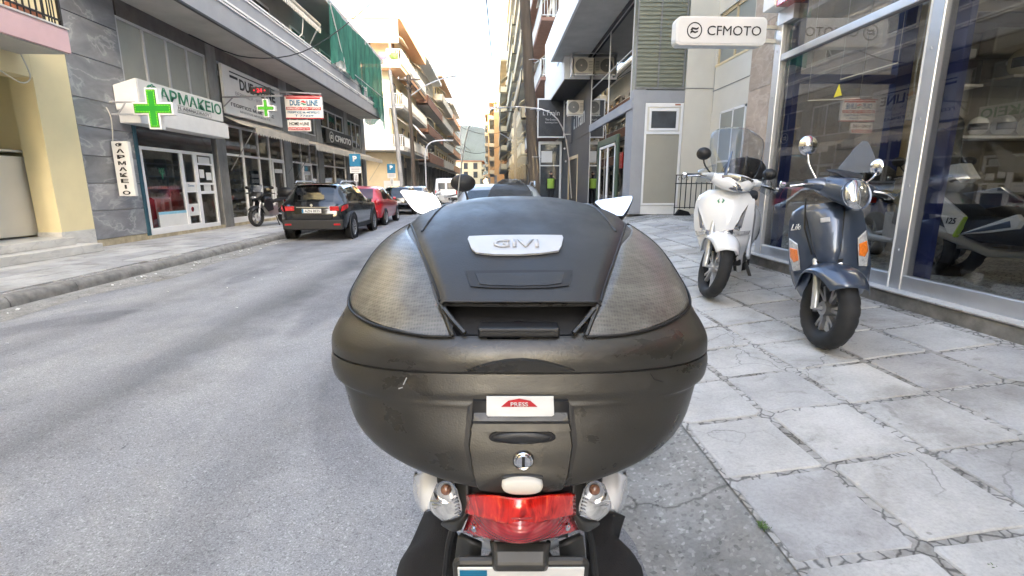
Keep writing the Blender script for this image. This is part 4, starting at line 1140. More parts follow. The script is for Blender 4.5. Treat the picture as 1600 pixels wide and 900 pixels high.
# slatwall with shelves on the end wall
M().box(5.38, 11, 6.34, 6.378, .56, 3.86).go('slatwall', 'wallshelf', sb)
m = M()
for k in range(26): m.box(5.4, 11, 6.325, 6.339, .66 + k * .125, .76 + k * .125)
m.go('slat', 'wallshelf', sb)['kind'] = 'stuff'
M().box(5.45, 6.9, 6.0, 6.33, 2.02, 2.05).go('shelf', 'white', sb)
M().box(5.4, 5.9, 6.05, 6.33, 2.62, 2.65).go('shelf', 'white', sb)
M().box(XR + .3, 10, 4.9, 5.15, 3.55, 3.7).go('ceiling_beam', 'cream', sb)
def helmet(x, y, z, r, mt, label, rz=0):
    t = thing('helmet', label, 'helmet', (0, 0, 0), local=True)
    rings = []
    for j in range(13):
        a = PI * .98 * j / 12
        zz = math.cos(a); q = math.sin(a) ** .9 + .001
        lo = 1.0 if j < 8 else 1.0 - .02 * (j - 8)
        rings.append([(r * q * lo * math.cos(2 * PI * i / 20) * .88, r * q * lo * math.sin(2 * PI * i / 20) * 1.08, r * (.95 + max(zz, -.8))) for i in range(20)])
    M().loft(rings).go('shell', mt, t, smooth=60)
    rows = []
    for j in range(6):
        f = j / 5; rows.append([(r * (.9 + .02) * math.sin(a) * .96, r * 1.13 * math.cos(a), r * (.55 + .65 * f)) for a in [R(-62 + 124 * k / 12) for k in range(13)]])
    M().grid(rows).go('visor', 'black', t, smooth=60, solid=.004)
    M().lathe([(r * .06, 0), (r * .13, 0), (r * .13, .01), (r * .0, .012)], (r * .86, 0, r * 1.0), (1, 0, 0), 12).go('pivot', 'steel', t)
    return place(t, (x, y, z), rz)
helmet(6.30, 6.0, 2.72, .17, 'helmet', 'cream open helmet high on the showroom wall at the right edge', 2.6)
M_hs = tag(M().box(6.0, 6.7, 5.8, 6.32, 2.68, 2.71).go('shelf', 'wallshelf'), 'dark glass shelf carrying the cream helmet', 'shelf')
helmet(5.65, 6.1, 2.052, .12, 'black', 'black helmet at the left end of the long shelf', 2.9)
helmet(5.98, 6.1, 2.052, .12, 'whitepaint', 'white helmet second from the left on the long shelf', 2.4)
helmet(6.30, 6.1, 2.052, .13, 'silverpaint', 'silver helmet third along the long shelf', 2.8)
helmet(6.66, 6.1, 2.052, .13, 'offwhite', 'pale helmet at the right end of the long shelf', 3.3)
tag(M().box(5.45, 5.85, 6.05, 6.28, 2.652, 2.92).go('box', 'charcoal', bev=.01), 'dark box on the small high shelf beside the cream pillar', 'box')
tag(M().box(5.5, 5.7, 6.0, 6.2, 2.93, 3.03).go('box', 'white', bev=.01), 'small white box on top of the dark shelf box', 'box')
tag(M().box(6.0, 6.45, 6.1, 6.3, 3.0, 3.3).go('panel_heater', 'greywall', bev=.02), 'grey panel hung high on the showroom wall', 'panel')
ct = thing('counter', 'dark showroom counter with drawers behind the white scooter panels', 'counter', (6.6, 4.8, .53))
M().box(6.1, 7.6, 4.5, 5.1, .53, 1.5).go('body', 'charcoal', ct, bev=.01)
M().box(6.06, 7.64, 4.46, 5.14, 1.5, 1.54).go('top', 'greywall', ct)
for k in range(3): M().box(6.2 + k * .46, 6.6 + k * .46, 4.485, 4.499, 1.05, 1.4).go('drawer', 'wallshelf', ct)
tag(M().box(6.3, 6.75, 4.6, 4.95, 1.54, 1.78).go('cash_register', 'black', bev=.015), 'black machine standing on the showroom counter', 'machine')
jk = thing('riding_jacket', 'dark riding jacket hanging on the showroom wall left of the pillar', 'jacket', (5.6, 6.2, 1.4))
M().loft([[(5.45 + .32 * f * math.cos(a) * .9 * 0 + .25 * (1 - .2 * f) * math.cos(a) + .2, 6.18 + .08 * math.sin(a), 1.2 + .62 * f) for a in [2 * PI * k / 12 for k in range(12)]] for f in (0, .3, .6, .85, 1)]).go('body', 'matblack', jk, smooth=50)
for s_ in (-1, 1): M().tube([(5.65 + s_ * .2, 6.18, 1.78), (5.65 + s_ * .33, 6.17, 1.5), (5.65 + s_ * .3, 6.14, 1.2)], [.07, .065, .05], 10).go('sleeve', 'matblack', jk, smooth=50)
M().box(5.5, 5.8, 6.09, 6.10, 1.55, 1.60).go('chest_band', 'paper', jk)
cx = M().tube(smooth_path([(4.35, 5.2, 3.85), (4.36, 5.2, 3.1), (4.33, 5.2, 2.6), (4.36, 5.2, 2.35), (4.42, 5.2, 2.6), (4.42, 5.2, 3.5), (4.40, 5.2, 3.85)], 30), .008, 6)
for k, (x, y) in enumerate(((5.6, 4.6), (8.6, 4.6), (5.6, 1.6), (8.6, 1.6))):  # extra ceiling lamps, added to brighten the dark showroom interior
    cl_ = thing('added_ceiling_lamp', ('near left', 'far left', 'near right', 'far right')[k] + ' ceiling tube lamp added to brighten the showroom interior', 'ceiling lamp', (x, y, 3.8))
    M().box(x - .65, x + .65, y - .06, y + .06, 3.80, 3.86).go('housing', 'white', cl_)
    M().tube([(x - .6, y, 3.775), (x + .6, y, 3.775)], .018, 8).go('tube', 'tube', cl_)
cb_ = thing('hanging_cable', 'white looped cable with a socket block hanging behind the right glass pane', 'cable', (4.4, 5.2, 2.3))
cx.go('wire', 'white', cb_); M().box(4.31, 4.37, 5.17, 5.22, 2.12, 2.36).go('socket_block', 'offwhite', cb_, bev=.01)
for k, (a, b) in enumerate((((3.73, 6.0, 2.44), (4.36, 6.0, 2.47)), ((4.3, 6.3, 2.74), (4.3, 5.42, 2.73)))):
    tb = thing('tube_lamp', ('level' if k == 0 else 'tilted') + ' thin fluorescent tube hanging inside the corner window', 'lamp', a)
    M().tube([a, b], .006, 8).go('tube', 'dimtube', tb)
    M().tube([a, (a[0], a[1], 3.88)], .002, 4).tube([b, (b[0], b[1], 3.88)], .002, 4).go('hanger', 'steel', tb)
# projecting brand sign
ps2 = thing('projecting_brand_sign', 'white rounded projecting sign with dark round logo at the showroom corner', 'sign', (2.9, 6.6, 3.3))
def rrect(x0, x1, z0, z1, r, y, n=6):
    pts = []
    for cx_, cz_, a0 in ((x1 - r, z1 - r, 0), (x0 + r, z1 - r, 90), (x0 + r, z0 + r, 180), (x1 - r, z0 + r, 270)):
        for k in range(n + 1):
            a = R(a0 + 90 * k / n); pts.append((cx_ + r * math.cos(a), y, cz_ + r * math.sin(a)))
    return pts
M().prism(rrect(2.27, 3.42, 3.165, 3.50, .07, 6.50), (0, .16, 0)).go('box', 'white', ps2, bev=.012, seg=3)
M().prism(rrect(2.30, 3.39, 3.19, 3.475, .055, 6.494), (0, .005, 0)).go('face', 'whitesign', ps2)
letters_X('lettering', 'CFMOTO', 'black_ink', 2.66, 3.34, 3.28, 3.39, 6.49, ps2, bold=.0, extrude=.002)
ring_logo((2.50, 6.494, 3.335), (1, 0, 0), (0, 0, 1), .095, 'black_ink', ps2, .004)
M().box(3.40, 3.60, 6.55, 6.60, 3.38, 3.42).box(3.40, 3.60, 6.55, 6.60, 3.22, 3.26).box(3.585, 3.61, 6.52, 6.62, 3.15, 3.48).go('bracket', 'offwhite', ps2)

# ============================================================ CORNER BUILDING (recess) and glazed building
XS = 6.45
wb = thing('white_corner_building', 'off white rendered building set back between showroom and black shop', 'building', (6, 15, .6))
m = M()
m.box(XS, 12, 6.62, 15.0, .59, 3.55).box(XS, 12, 6.62, 12.9, 3.55, 21).box(XS, 12, 12.9, 15.0, 6.2, 21).box(XS, 12, 12.9, 15.0, 3.55, 3.56)
m.box(XS + .2, 12, 12.9, 15.0, 3.56, 6.2)
m.box(XS, XS + .2, 12.9, 14.95, 3.56, 4.85).box(XS, XS + .2, 14.93, 15.0, 4.85, 6.2)
m.box(5.62, XS + .01, 14.99, 15.3, .6, 21)
m.go('wall', 'offwhite', wb)
M().box(XS - .012, XS - .001, 12.76, 14.98, 4.15, 4.165).box(5.62, XS, 14.976, 14.989, 4.235, 4.25).go('groove', 'pilaster', wb)
f = M().box(XS + .04, XS + .12, 12.9, 12.98, 4.86, 6.2).box(XS + .04, XS + .12, 13.9, 13.98, 4.86, 6.2).box(XS + .04, XS + .12, 14.85, 14.93, 4.86, 6.2).box(XS + .04, XS + .12, 12.9, 14.93, 6.1, 6.2).go('window_frame', 'tan', wb)
M().box(XS + .07, XS + .08, 12.9, 14.93, 4.86, 6.2).go('pane', 'blindglass', f)
M().box(XS - .015, XS + .02, 12.85, 14.95, 4.80, 4.86).go('sill', 'cream', wb)
for z0, z1 in ((.6, 2.1), (2.1, 3.75), (3.75, 5.2), (5.2, 6.8)):
    for y0, y1 in ((11.8, 12.78), (10.8, 11.8), (9.8, 10.8), (8.8, 9.8), (7.8, 8.8), (6.7, 7.8)):
        M().box(XS - .05, XS + .01, y0 + .004, y1 - .004, z0 + .004, z1 - .004).go('stone_panel', 'pinkstone', wb, bev=.004)
f = M().box(XS - .02, XS + .04, 12.9, 12.96, 1.2, 3.5).box(XS - .02, XS + .04, 13.55, 13.61, 1.2, 3.5).box(XS - .02, XS + .04, 14.3, 14.36, 1.2, 3.5).box(XS - .02, XS + .04, 12.9, 14.36, 3.44, 3.5).box(XS - .02, XS + .04, 12.9, 14.36, 1.2, 1.26).box(XS - .021, XS + .041, 13.61, 14.3, 2.1, 2.15).go('window_frame', 'whiteframe', wb)
M().box(XS - .015, XS - .008, 12.96, 14.3, 1.26, 3.44).go('pane', 'blindglass', f)
# glazed end with panel door
gbd = thing('glazed_building', 'grey framed glazed building with green blinds and beige panel beside the black shop', 'building', (5, 18, .6))
m = M().box(4.1, 4.47, 14.96, 15.3, .60, 4.2).box(4.102, 5.62, 14.965, 15.3, 3.84, 4.18).go('column', 'greyfascia', gbd, bev=.01)
M().box(4.47, 5.62, 14.98, 15.3, .6, .86).go('plinth', 'white', gbd)
f = M().box(4.47, 4.53, 14.955, 15.02, .87, 3.83).box(5.53, 5.60, 14.955, 15.02, .87, 3.83).box(4.53, 5.53, 14.955, 15.02, .87, .93).box(4.53, 5.53, 14.955, 15.02, 2.95, 3.03).box(4.53, 5.53, 14.955, 15.02, 3.72, 3.83).box(4.60, 4.66, 14.952, 15.0, 3.05, 3.68).box(5.40, 5.47, 14.952, 15.0, 3.05, 3.68).box(4.66, 5.40, 14.952, 15.0, 3.05, 3.12).box(4.66, 5.40, 14.952, 15.0, 3.60, 3.68).go('door_frame', 'whiteframe', gbd, bev=.005)
M().box(4.53, 5.53, 14.985, 15.0, .93, 2.95).go('beige_panel', 'panelgrey', f)
M().box(4.53, 5.53, 14.985, 15.0, 3.03, 3.72).go('top_panel', 'offwhite', f)
M().box(4.66, 5.40, 14.97, 14.98, 3.12, 3.60).go('dark_pane', 'farglass', f)
M().box(5.34, 5.50, 14.948, 14.956, 3.76, 3.80).go('maker_plate', 'terracotta', f)
M().box(4.12, 5.60, 15.0, 15.3, 4.2, 20).go('blind_wall', 'blinds', gbd)
m = M()
for x in (4.14, 4.80, 5.54): m.box(x - .02, x + .02, 14.955, 14.999, 4.2, 20)
m.box(4.12, 5.60, 14.95, 14.999, 4.2, 4.26)
m.go('blind_frame', 'pilaster', gbd)
m = M()
for k in range(60):
    z = 4.32 + k * .11; m.box(4.17, 4.78, 14.975, 14.992, z, z + .06).box(4.82, 5.52, 14.975, 14.992, z, z + .06)
m.go('blind_slat', 'blinds', gbd)['kind'] = 'stuff'
# street face x = 4.1
M().box(4.1, 4.2, 15.3, 15.75, .6, 3.7).box(4.06, 4.16, 15.0, 21.55, 3.68, 3.96).box(4.3, 12, 15.3, 30, 6.95, 20).box(5.6, 12, 15.3, 30, .4, 6.95).box(4.25, 5.6, 21.6, 30, .4, 6.95).go('wall', 'greyfascia', gbd)
M().box(4.12, 5.5, 15.3, 21.55, .4, .62).go('floor', 'floor_in', gbd)
f = M().box(4.1, 4.16, 15.3, 15.36, 3.96, 6.72).box(4.1, 4.16, 18.3, 18.35, 3.96, 6.72).box(4.1, 4.16, 21.5, 21.56, .4, 6.72).box(4.1, 4.16, 15.3, 21.5, 6.68, 6.74).box(4.1, 4.16, 15.3, 21.5, 5.35, 5.38).go('window_frame', 'steel', gbd)
for a, b in ((15.36, 18.3), (18.35, 21.5)):
    M().box(4.12, 4.13, a, b, 3.96, 5.35).go('pane', 'mirrorglass', f); M().box(4.12, 4.13, a, b, 5.38, 6.68).go('pane', 'mirrorglass', f)
M().box(4.6, 4.65, 15.4, 21.5, 3.97, 6.7).go('room_blinds', 'blindglass', gbd)
f = M().box(4.06, 4.14, 16.55, 16.75, .6, 3.12).box(4.06, 4.14, 19.45, 19.65, .6, 3.12).box(4.06, 4.14, 16.75, 19.45, 2.9, 3.12).go('green_door_frame', 'pilaster', gbd, bev=.01)
f.data = f.data.copy(); f.data.materials.clear(); f.data.materials.append(mat('dark_green_paint', (.035, .07, .045), .5, var=.15))
M().box(4.08, 4.13, 16.9, 16.98, .65, 2.88).box(4.08, 4.13, 18.0, 18.1, .65, 2.88).box(4.08, 4.13, 19.3, 19.38, .65, 2.88).box(4.08, 4.13, 16.9, 19.38, 2.8, 2.88).box(4.08, 4.13, 16.9, 19.38, .65, .8).go('door', 'whiteframe', gbd)
M().box(4.11, 4.12, 15.75, 21.5, .62, 3.68).go('pane', 'mirrorglass', gbd)
M().box(4.088, 4.098, 15.9, 16.25, 2.0, 2.5).go('red_sticker', 'taillight', gbd, bev=.01)
m = M()
for k in range(6): m.box(4.9, 5.1, 16 + k * .9, 16.6 + k * .9, .62, 1.2 + .25 * (k % 3))
m.go('shop_goods', 'offwhite', gbd)
# balcony overhang
ob = M().box(2.58, 4.3, 6.62 + 8.6, 22.6, 6.75, 6.92).go('balcony', 'soffit', gbd)
M().box(2.5, 2.58, 15.2, 22.7, 6.70, 7.75).box(2.58, 4.1, 22.6, 22.7, 6.70, 7.75).go('parapet', 'white', ob)
M().box(4.0, 4.1, 15.31, 22.6, 6.70, 6.749).go('pipe_cover', 'raildark', ob)
bs = thing('black_shop', 'black clad shop front with white lettering, air conditioners above', 'shop', (4.1, 25.5, .4))
M().box(4.1, 4.249, 21.6, 24.4, .4, 5.85).box(4.1, 4.249, 24.4, 27.5, 2.95, 5.85).box(4.1, 4.249, 27.5, 30.0, .4, 5.85).go('cladding', 'charcoal', bs)
M().box(4.085, 4.1, 21.6, 30, 3.68, 3.72).go('ledge', 'black', bs)
dr = M().box(4.08, 4.2, 24.4, 24.55, .4, 2.95).box(4.08, 4.2, 27.35, 27.5, .4, 2.95).box(4.08, 4.2, 24.55, 27.35, 2.8, 2.95).go('door_frame', 'tan', bs)
M().box(4.15, 4.2, 24.55, 27.35, .4, 2.8).go('door', 'black', dr)
text('lettering', 'i.Train', 'paper', (4.09, 24.3, 4.62), (0, -1, 0), (0, 0, 1), 3.0, .78, bs, extrude=.01)
M().box(3.0, 4.1, 21.9, 30.0, 5.86, 9.3).go('upper_wall', 'white', bs)
M().box(3.02, 4.1, 21.92, 30.0, 5.82, 5.859).go('black_soffit', 'black', bs)
f = M().box(2.97, 3.0, 23.4, 24.3, 6.9, 7.9).go('window_frame', 'steel', bs); M().box(2.96, 2.972, 23.5, 24.2, 7.0, 7.8).go('pane', 'farglass', f)
def aircon(x, y, z, label, w=.8, h=.55, d=.3):
    t = thing('air_conditioner', label, 'air conditioner', (0, 0, 0), local=True)
    M().box(-w / 2, w / 2, 0, d, 0, h).go('casing', 'offwhite', t, bev=.015)
    M().lathe([(.03, 0), (h * .42, 0), (h * .42, .02), (h * .38, .02), (h * .38, .005)], (-w * .12, -.003, h / 2), (0, -1, 0), 24).go('fan_grille', 'pilaster', t)
    m = M()
    for k in range(7): m.box(w * .26, w * .45, -.012, -.002, .08 + k * .06, .10 + k * .06)
    m.go('vent', 'pilaster', t)
    M().box(-w / 2 + .05, -w / 2 + .09, -.02, d + .1, -.05, 0).box(w / 2 - .09, w / 2 - .05, -.02, d + .1, -.05, 0).box(-w / 2 - .02, w / 2 + .02, -.03, -.005, -.08, -.04).go('bracket', 'steel', t)
    return place(t, (x, y, z))
a1 = aircon(3.7, 21.2, 5.95, 'air conditioner in an open cage under the white balcony overhang', .8, .6)
M().box(-.5, -.47, -.1, .4, -.1, .75).box(.47, .5, -.1, .4, -.1, .75).box(-.5, .5, -.1, -.07, .72, .75).box(-.5, .5, -.1, -.07, -.1, -.07).go('cage', 'steel', a1)
aircon(3.75, 23.3, 4.65, 'white air conditioner on the black wall above the lettering', .75, .6)
for i, (x, y, z) in enumerate(((-8.2, 59, 5.2), (-8.2, 62.5, 8.6), (-8.2, 66, 5.2), (-8.3, 70, 8.4))):
    aircon(x, y, z, ('lower nearer', 'upper nearer', 'lower farther', 'upper farther')[i] + ' air conditioner on the grey white block of the left row')
it = thing('hanging_shop_sign', 'black shop board with white lettering in a white frame facing the street', 'sign', (3.05, 27, 3.96))
M().box(2.33, 3.77, 27, 27.12, 3.96, 5.92).go('board', 'charcoal', it)
M().box(2.33, 3.77, 26.97, 26.999, 5.86, 5.93).box(2.33, 3.77, 26.97, 26.999, 3.95, 4.02).box(2.33, 2.39, 26.972, 27.0, 4.02, 5.86).box(3.71, 3.77, 26.972, 27.0, 4.02, 5.86).go('frame', 'white', it)
letters_X('lettering', 'i.Train', 'paper', 2.62, 3.5, 5.08, 5.34, 26.99, it, extrude=.01)
letters_X('small_lettering', 'The Greatest', 'paper', 2.75, 3.4, 4.83, 4.92, 26.99, it, extrude=.008)
letters_X('small_lettering', 'Running Club', 'paper', 2.75, 3.4, 4.67, 4.76, 26.99, it, extrude=.008)
M().box(3.77, 4.1, 27.02, 27.08, 5.7, 5.76).box(3.77, 4.1, 27.02, 27.08, 4.1, 4.16).go('bracket', 'steel', it)
kz = thing('notice_kiosk', 'white framed glass notice case standing under the black shop board', 'notice case', (3.0, 27.5, .3))
M().box(2.45, 2.55, 27.4, 27.5, .3, 3.8).box(3.6, 3.7, 27.4, 27.5, .3, 3.8).box(2.55, 3.6, 27.4, 27.5, 3.65, 3.8).box(2.55, 3.6, 27.4, 27.5, 2.5, 2.56).go('frame', 'white', kz)
M().box(2.55, 3.6, 27.44, 27.46, .5, 3.65).go('pane', 'farglass', kz)
M().box(2.6, 3.2, 27.43, 27.439, 2.7, 3.3).go('notice', 'paper', kz)

# fence
fc = thing('iron_fence', 'low black wrought iron fence with scrolls behind the white scooter', 'fence', (5.7, 14.2, .6))
z0 = .60; m = M()
x0, x1 = 5.22, 6.35
m.box(x0, x1, 14.19, 14.21, z0 + .90, z0 + .93).box(x0, x1, 14.19, 14.21, z0 + .22, z0 + .245).box(x0, x0 + .45, 14.19, 14.21, z0 + 1.14, z0 + 1.165)
m.go('rail', 'raildark', fc)
for k in range(8):
    x = x0 + .01 + k * .15
    M().box(x, x + .022, 14.188, 14.212, z0 + (.0 if k in (0, 7) else .2), z0 + (1.16 if k < 4 else .95)).go('bar', 'raildark', fc)
m = M()
for cx_, s_ in ((x0 + .12, 1), (x0 + .33, -1)):
    m.tube([(cx_ + s_ * (.10 - .011 * k) * math.cos(k * .55) * .9, 14.2, z0 + 1.03 + (.10 - .011 * k) * math.sin(k * .55)) for k in range(9)], .008, 5)
m.go('scroll', 'raildark', fc)
M().prism([(x0 + .02, 14.1, z0), (x0 + .5, 14.1, z0), (x0 + .42, 14.1, z0 + .12), (x0 + .15, 14.1, z0 + .19)], (0, .15, 0)).go('sandbag', 'matblack', fc, bev=.02)

# ============================================================ STREET FURNITURE
pl = thing('wooden_pole', 'large dark weathered wooden utility pole standing at the right kerb', 'utility pole', (1.15, 13.5, .1))
n = 26; pts = [(1.19 + (.85 - 1.19) * k / n * 1.9 + .012 * math.sin(k * 1.7), 13.5 + .01 * math.sin(k * 2.3), .05 + 10.5 * k / n) for k in range(n + 1)]
m = M(); m.tube(pts, [.16 - .05 * k / n + .006 * math.sin(k * 2.9) for k in range(n + 1)], 14); m.go('trunk', 'wood', pl, smooth=60)
M().tube(smooth_path([(.86, 13.4, 6.1), (.5, 13.3, 6.35), (.15, 13.2, 6.6)], 8), .022, 6).go('lamp_arm', 'steel', pl)
M().cbox((.02, 13.17, 6.67), (.32, .14, .08), Euler((0, R(20), 0))).go('lamp_head', 'steel', pl, bev=.02)
for z in (2.2, 3.4, 4.6): M().tube([(1.19 - .065 * (z / 1) * .55 + .17 * math.cos(a), 13.5 + .17 * math.sin(a), z) for a in [2 * PI * k / 16 for k in range(17)]], .008, 5).go('band', 'steel', pl)
def wood_pole(x, y, h, label, r=.13, head=True):
    t = thing('wooden_pole', label, 'utility pole', (x, y, 0))
    M().tube([(x, y, 0), (x - .05, y, h * .5), (x - .12, y, h)], [r, r * .85, r * .7], 10).go('trunk', 'wood', t, smooth=60)
    if head:
        m = M()
        for k in range(12):
            a = k * 1.1; m.tube([(x - .12 + .25 * math.cos(a), y + .2 * math.sin(a), h - .1 - .07 * k), (x - .12 + .12 * math.cos(a + 1), y + .12 * math.sin(a), h - .4 - .07 * k), (x - .1, y, h - .8 - .05 * k)], .035, 5)
        m.go('cable_bundle', 'black', t)
        M().box(x - .9, x + .7, y - .04, y + .04, h - .35, h - .25).go('crossarm', 'wood', t)
        for q in range(4): M().lathe([(.0, .12), (.035, .10), (.03, .05), (.04, .0), (.0, 0)], (x - .8 + q * .45, y, h - .25), (0, 0, 1), 8).go('insulator', 'white', t)
    return t
p1 = wood_pole(-5.75, 36.5, 9.0, 'wooden utility pole with tangled cables at the side street corner', .17)
M().tube(smooth_path([(-5.8, 36.5, 7.6), (-4.6, 36.3, 8.3), (-3.2, 36.0, 8.75)], 10), .04, 6).go('lamp_arm', 'steel', p1)
M().cbox((-2.9, 36, 8.8), (.8, .2, .12), Euler((0, R(-8), 0))).go('lamp_head', 'greywall', p1, bev=.03)
cp = thing('concrete_pole', 'slim grey concrete pole beside the second parking sign', 'pole', (-5.9, 31.5, 0))
M().tube([(-5.72, 31.5, 0), (-5.9, 31.5, 4.2), (-6.15, 31.5, 8.2)], [.16, .13, .1], 12).go('shaft', 'concrete', cp, smooth=60)
M().tube(smooth_path([(-6.15, 31.5, 8.1), (-6.1, 31.5, 8.6), (-5.8, 31.5, 8.75), (-5.5, 31.5, 8.7)], 10), .03, 6).go('hook', 'steel', cp)
def curved_lamp(x, y, h, reach, label):
    t = thing('street_lamp', label, 'street lamp', (x, y, 0))
    M().tube(smooth_path([(x, y, 0), (x, y, h * .5), (x + .02 * reach, y, h * .82), (x + .3 * reach, y, h * .97), (x + reach, y, h)], 26), .06, 8).go('post', 'steel', t, smooth=60)
    M().cbox((x + reach * 1.08, y, h - .02), (.6, .22, .12)).go('lamp_head', 'greywall', t, bev=.03)
curved_lamp(-5.9, 44, 5.3, 2.0, 'nearer curved street lamp over the left kerb')
curved_lamp(-3.3, 52, 9.2, 3.6, 'tall curved street lamp reaching over the road')
p2_ = wood_pole(2.05, 46, 8.2, 'thinner brown utility pole farther along the right side', .16, False)
M().box(1.0, 3.0, 45.96, 46.04, 7.9, 8.0).go('crossarm', 'wood', p2_)
M().tube([(2, 46, 5.3), (.6, 46, 6.1)], .03, 5).go('stay', 'steel', p2_)
def parking_sign(x, y, z, s_, label, extra=True):
    t = thing('parking_sign', label, 'parking sign', (x, y, .15))
    M().tube([(x, y + .03, .15), (x, y + .03, z + s_ * .8)], .03, 8).go('post', 'steel', t)
    M().prism(rrect(x - s_ / 2, x + s_ / 2, z - s_ * .55, z + s_ * .55, s_ * .06, y - .01), (0, .02, 0)).go('plate', 'parkblue', t)
    text('letter', 'P', 'paper', (x, y - .015, z + s_ * .12), (1, 0, 0), (0, 0, 1), s_ * .38, s_ * .5, t, bold=.05)
    M().prism(rrect(x - s_ / 2, x + s_ / 2, z - s_ * 1.15, z - s_ * .58, s_ * .05, y - .01), (0, .02, 0)).go('lower_plate', 'paper', t)
    m = M()
    for k in range(3): m.box(x - s_ * .38, x + s_ * .38, y - .014, y - .011, z - s_ * (.72 + .14 * k), z - s_ * (.68 + .14 * k))
    m.go('small_print', 'grey_ink', t)
    M().box(x - s_ * .2, x + s_ * .2, y - .01, y + .01, z - s_ * 1.9, z - s_ * 1.2).go('arrow_plate', 'paper', t)
    m = M().box(x - s_ * .1, x - s_ * .04, y - .014, y - .011, z - s_ * 1.75, z - s_ * 1.3).box(x + s_ * .04, x + s_ * .1, y - .014, y - .011, z - s_ * 1.75, z - s_ * 1.3).box(x - s_ * .1, x + s_ * .1, y - .014, y - .011, z - s_ * 1.8, z - s_ * 1.74)
    m.go('symbol', 'grey_ink', t)
parking_sign(-5.78, 21.3, 2.50, .46, 'nearer blue and white parking sign on a post beside the red car')
parking_sign(-6.05, 30.0, 2.45, .48, 'farther blue parking sign with wide panel near the concrete pole')
tag(M().box(-6.55, -5.6, 30.1, 30.13, 1.25, 1.75).go('notice_plate', 'paper'), 'pale notice plate fixed under the farther parking sign', 'notice')
def wire(pts, label, r=.018, n=20):
    return tag(M().tube(smooth_path(pts, n), r, 5, ).go('overhead_cable', 'black'), label, 'cable')
wire([(-8.4, 15.0, 5.55), (-7.6, 16.6, 5.35), (-6.4, 18.6, 6.1), (-4.6, 20.5, 8.2), (-2.8, 22.5, 10.9)], 'dark cable curving from the grey balcony soffit up across the street')
wire([(-.35, 18, 9.2), (-.05, 30, 8.6), (.3, 46, 8.0)], 'cable running down the middle of the sky towards the far pole', .034)
wire([(-.55, 9.0, 6.4), (-.35, 18, 9.2)], 'near end of the cable entering at the top of the sky', .018)
wire([(-5.8, 36.5, 8.6), (-4.8, 60, 7.4), (-4, 90, 7.4)], 'cable sagging along the left balconies beyond the pole', .03)
wire([(-6, 52, 6.3), (-2, 60, 5.2), (2.05, 62, 6.8)], 'lower cable sagging across the street before the hill', .03)
wire([(-5, 70, 9.5), (-1.5, 72, 8.6), (2.2, 74, 9.2)], 'upper thin cable crossing the street before the hill', .03)
wire([(2.05, 46, 7.9), (1.6, 30, 7.2), (.95, 13.5, 6.4)], 'cable linking the two right hand wooden poles', .02)
for k, (x, y, z, h) in enumerate(((-8.4, 50, 15, 2.6), (-9, 62, 15.5, 3.0), (-8.8, 78, 16.9, 2.4), (-9.2, 96, 15.9, 3.2), (4.2, 64, 26.8, 3.0))):
    t = thing('aerial', ['thin roof aerial on the peach building', 'roof aerial on the grey white block', 'roof aerial on the cream left block', 'roof aerial on the farthest left block', 'roof aerial on the tall cream right block'][k], 'aerial', (x, y, z), 'television aerials on the roofs')
    M().tube([(x, y, z), (x, y, z + h)], .03, 5).go('mast', 'black', t)
    m = M()
    for q in range(5): m.tube([(x - .5 + .05 * q, y, z + h - .12 * q), (x + .5 - .05 * q, y, z + h - .12 * q)], .018, 4)
    m.tube([(x, y - .6, z + h - .3), (x, y + .6, z + h - .3)], .018, 4).go('rods', 'black', t)
# buildings behind the photographer close the street
block('apartment_building', 'cream apartment building on the left behind the photographer', -20, -8.55, -34, -6.2, 17, 1, 'cream', 3.1, 1.2, 'offwhite', True, False, 3.2, 4.0, False, 3)
block('apartment_building', 'pale building on the right behind the photographer', 4.1, 16, -46, -14.3, 21, -1, 'offwhite', 3.1, 1.2, 'white', True, False, 3.4, 4.0, False, 3)

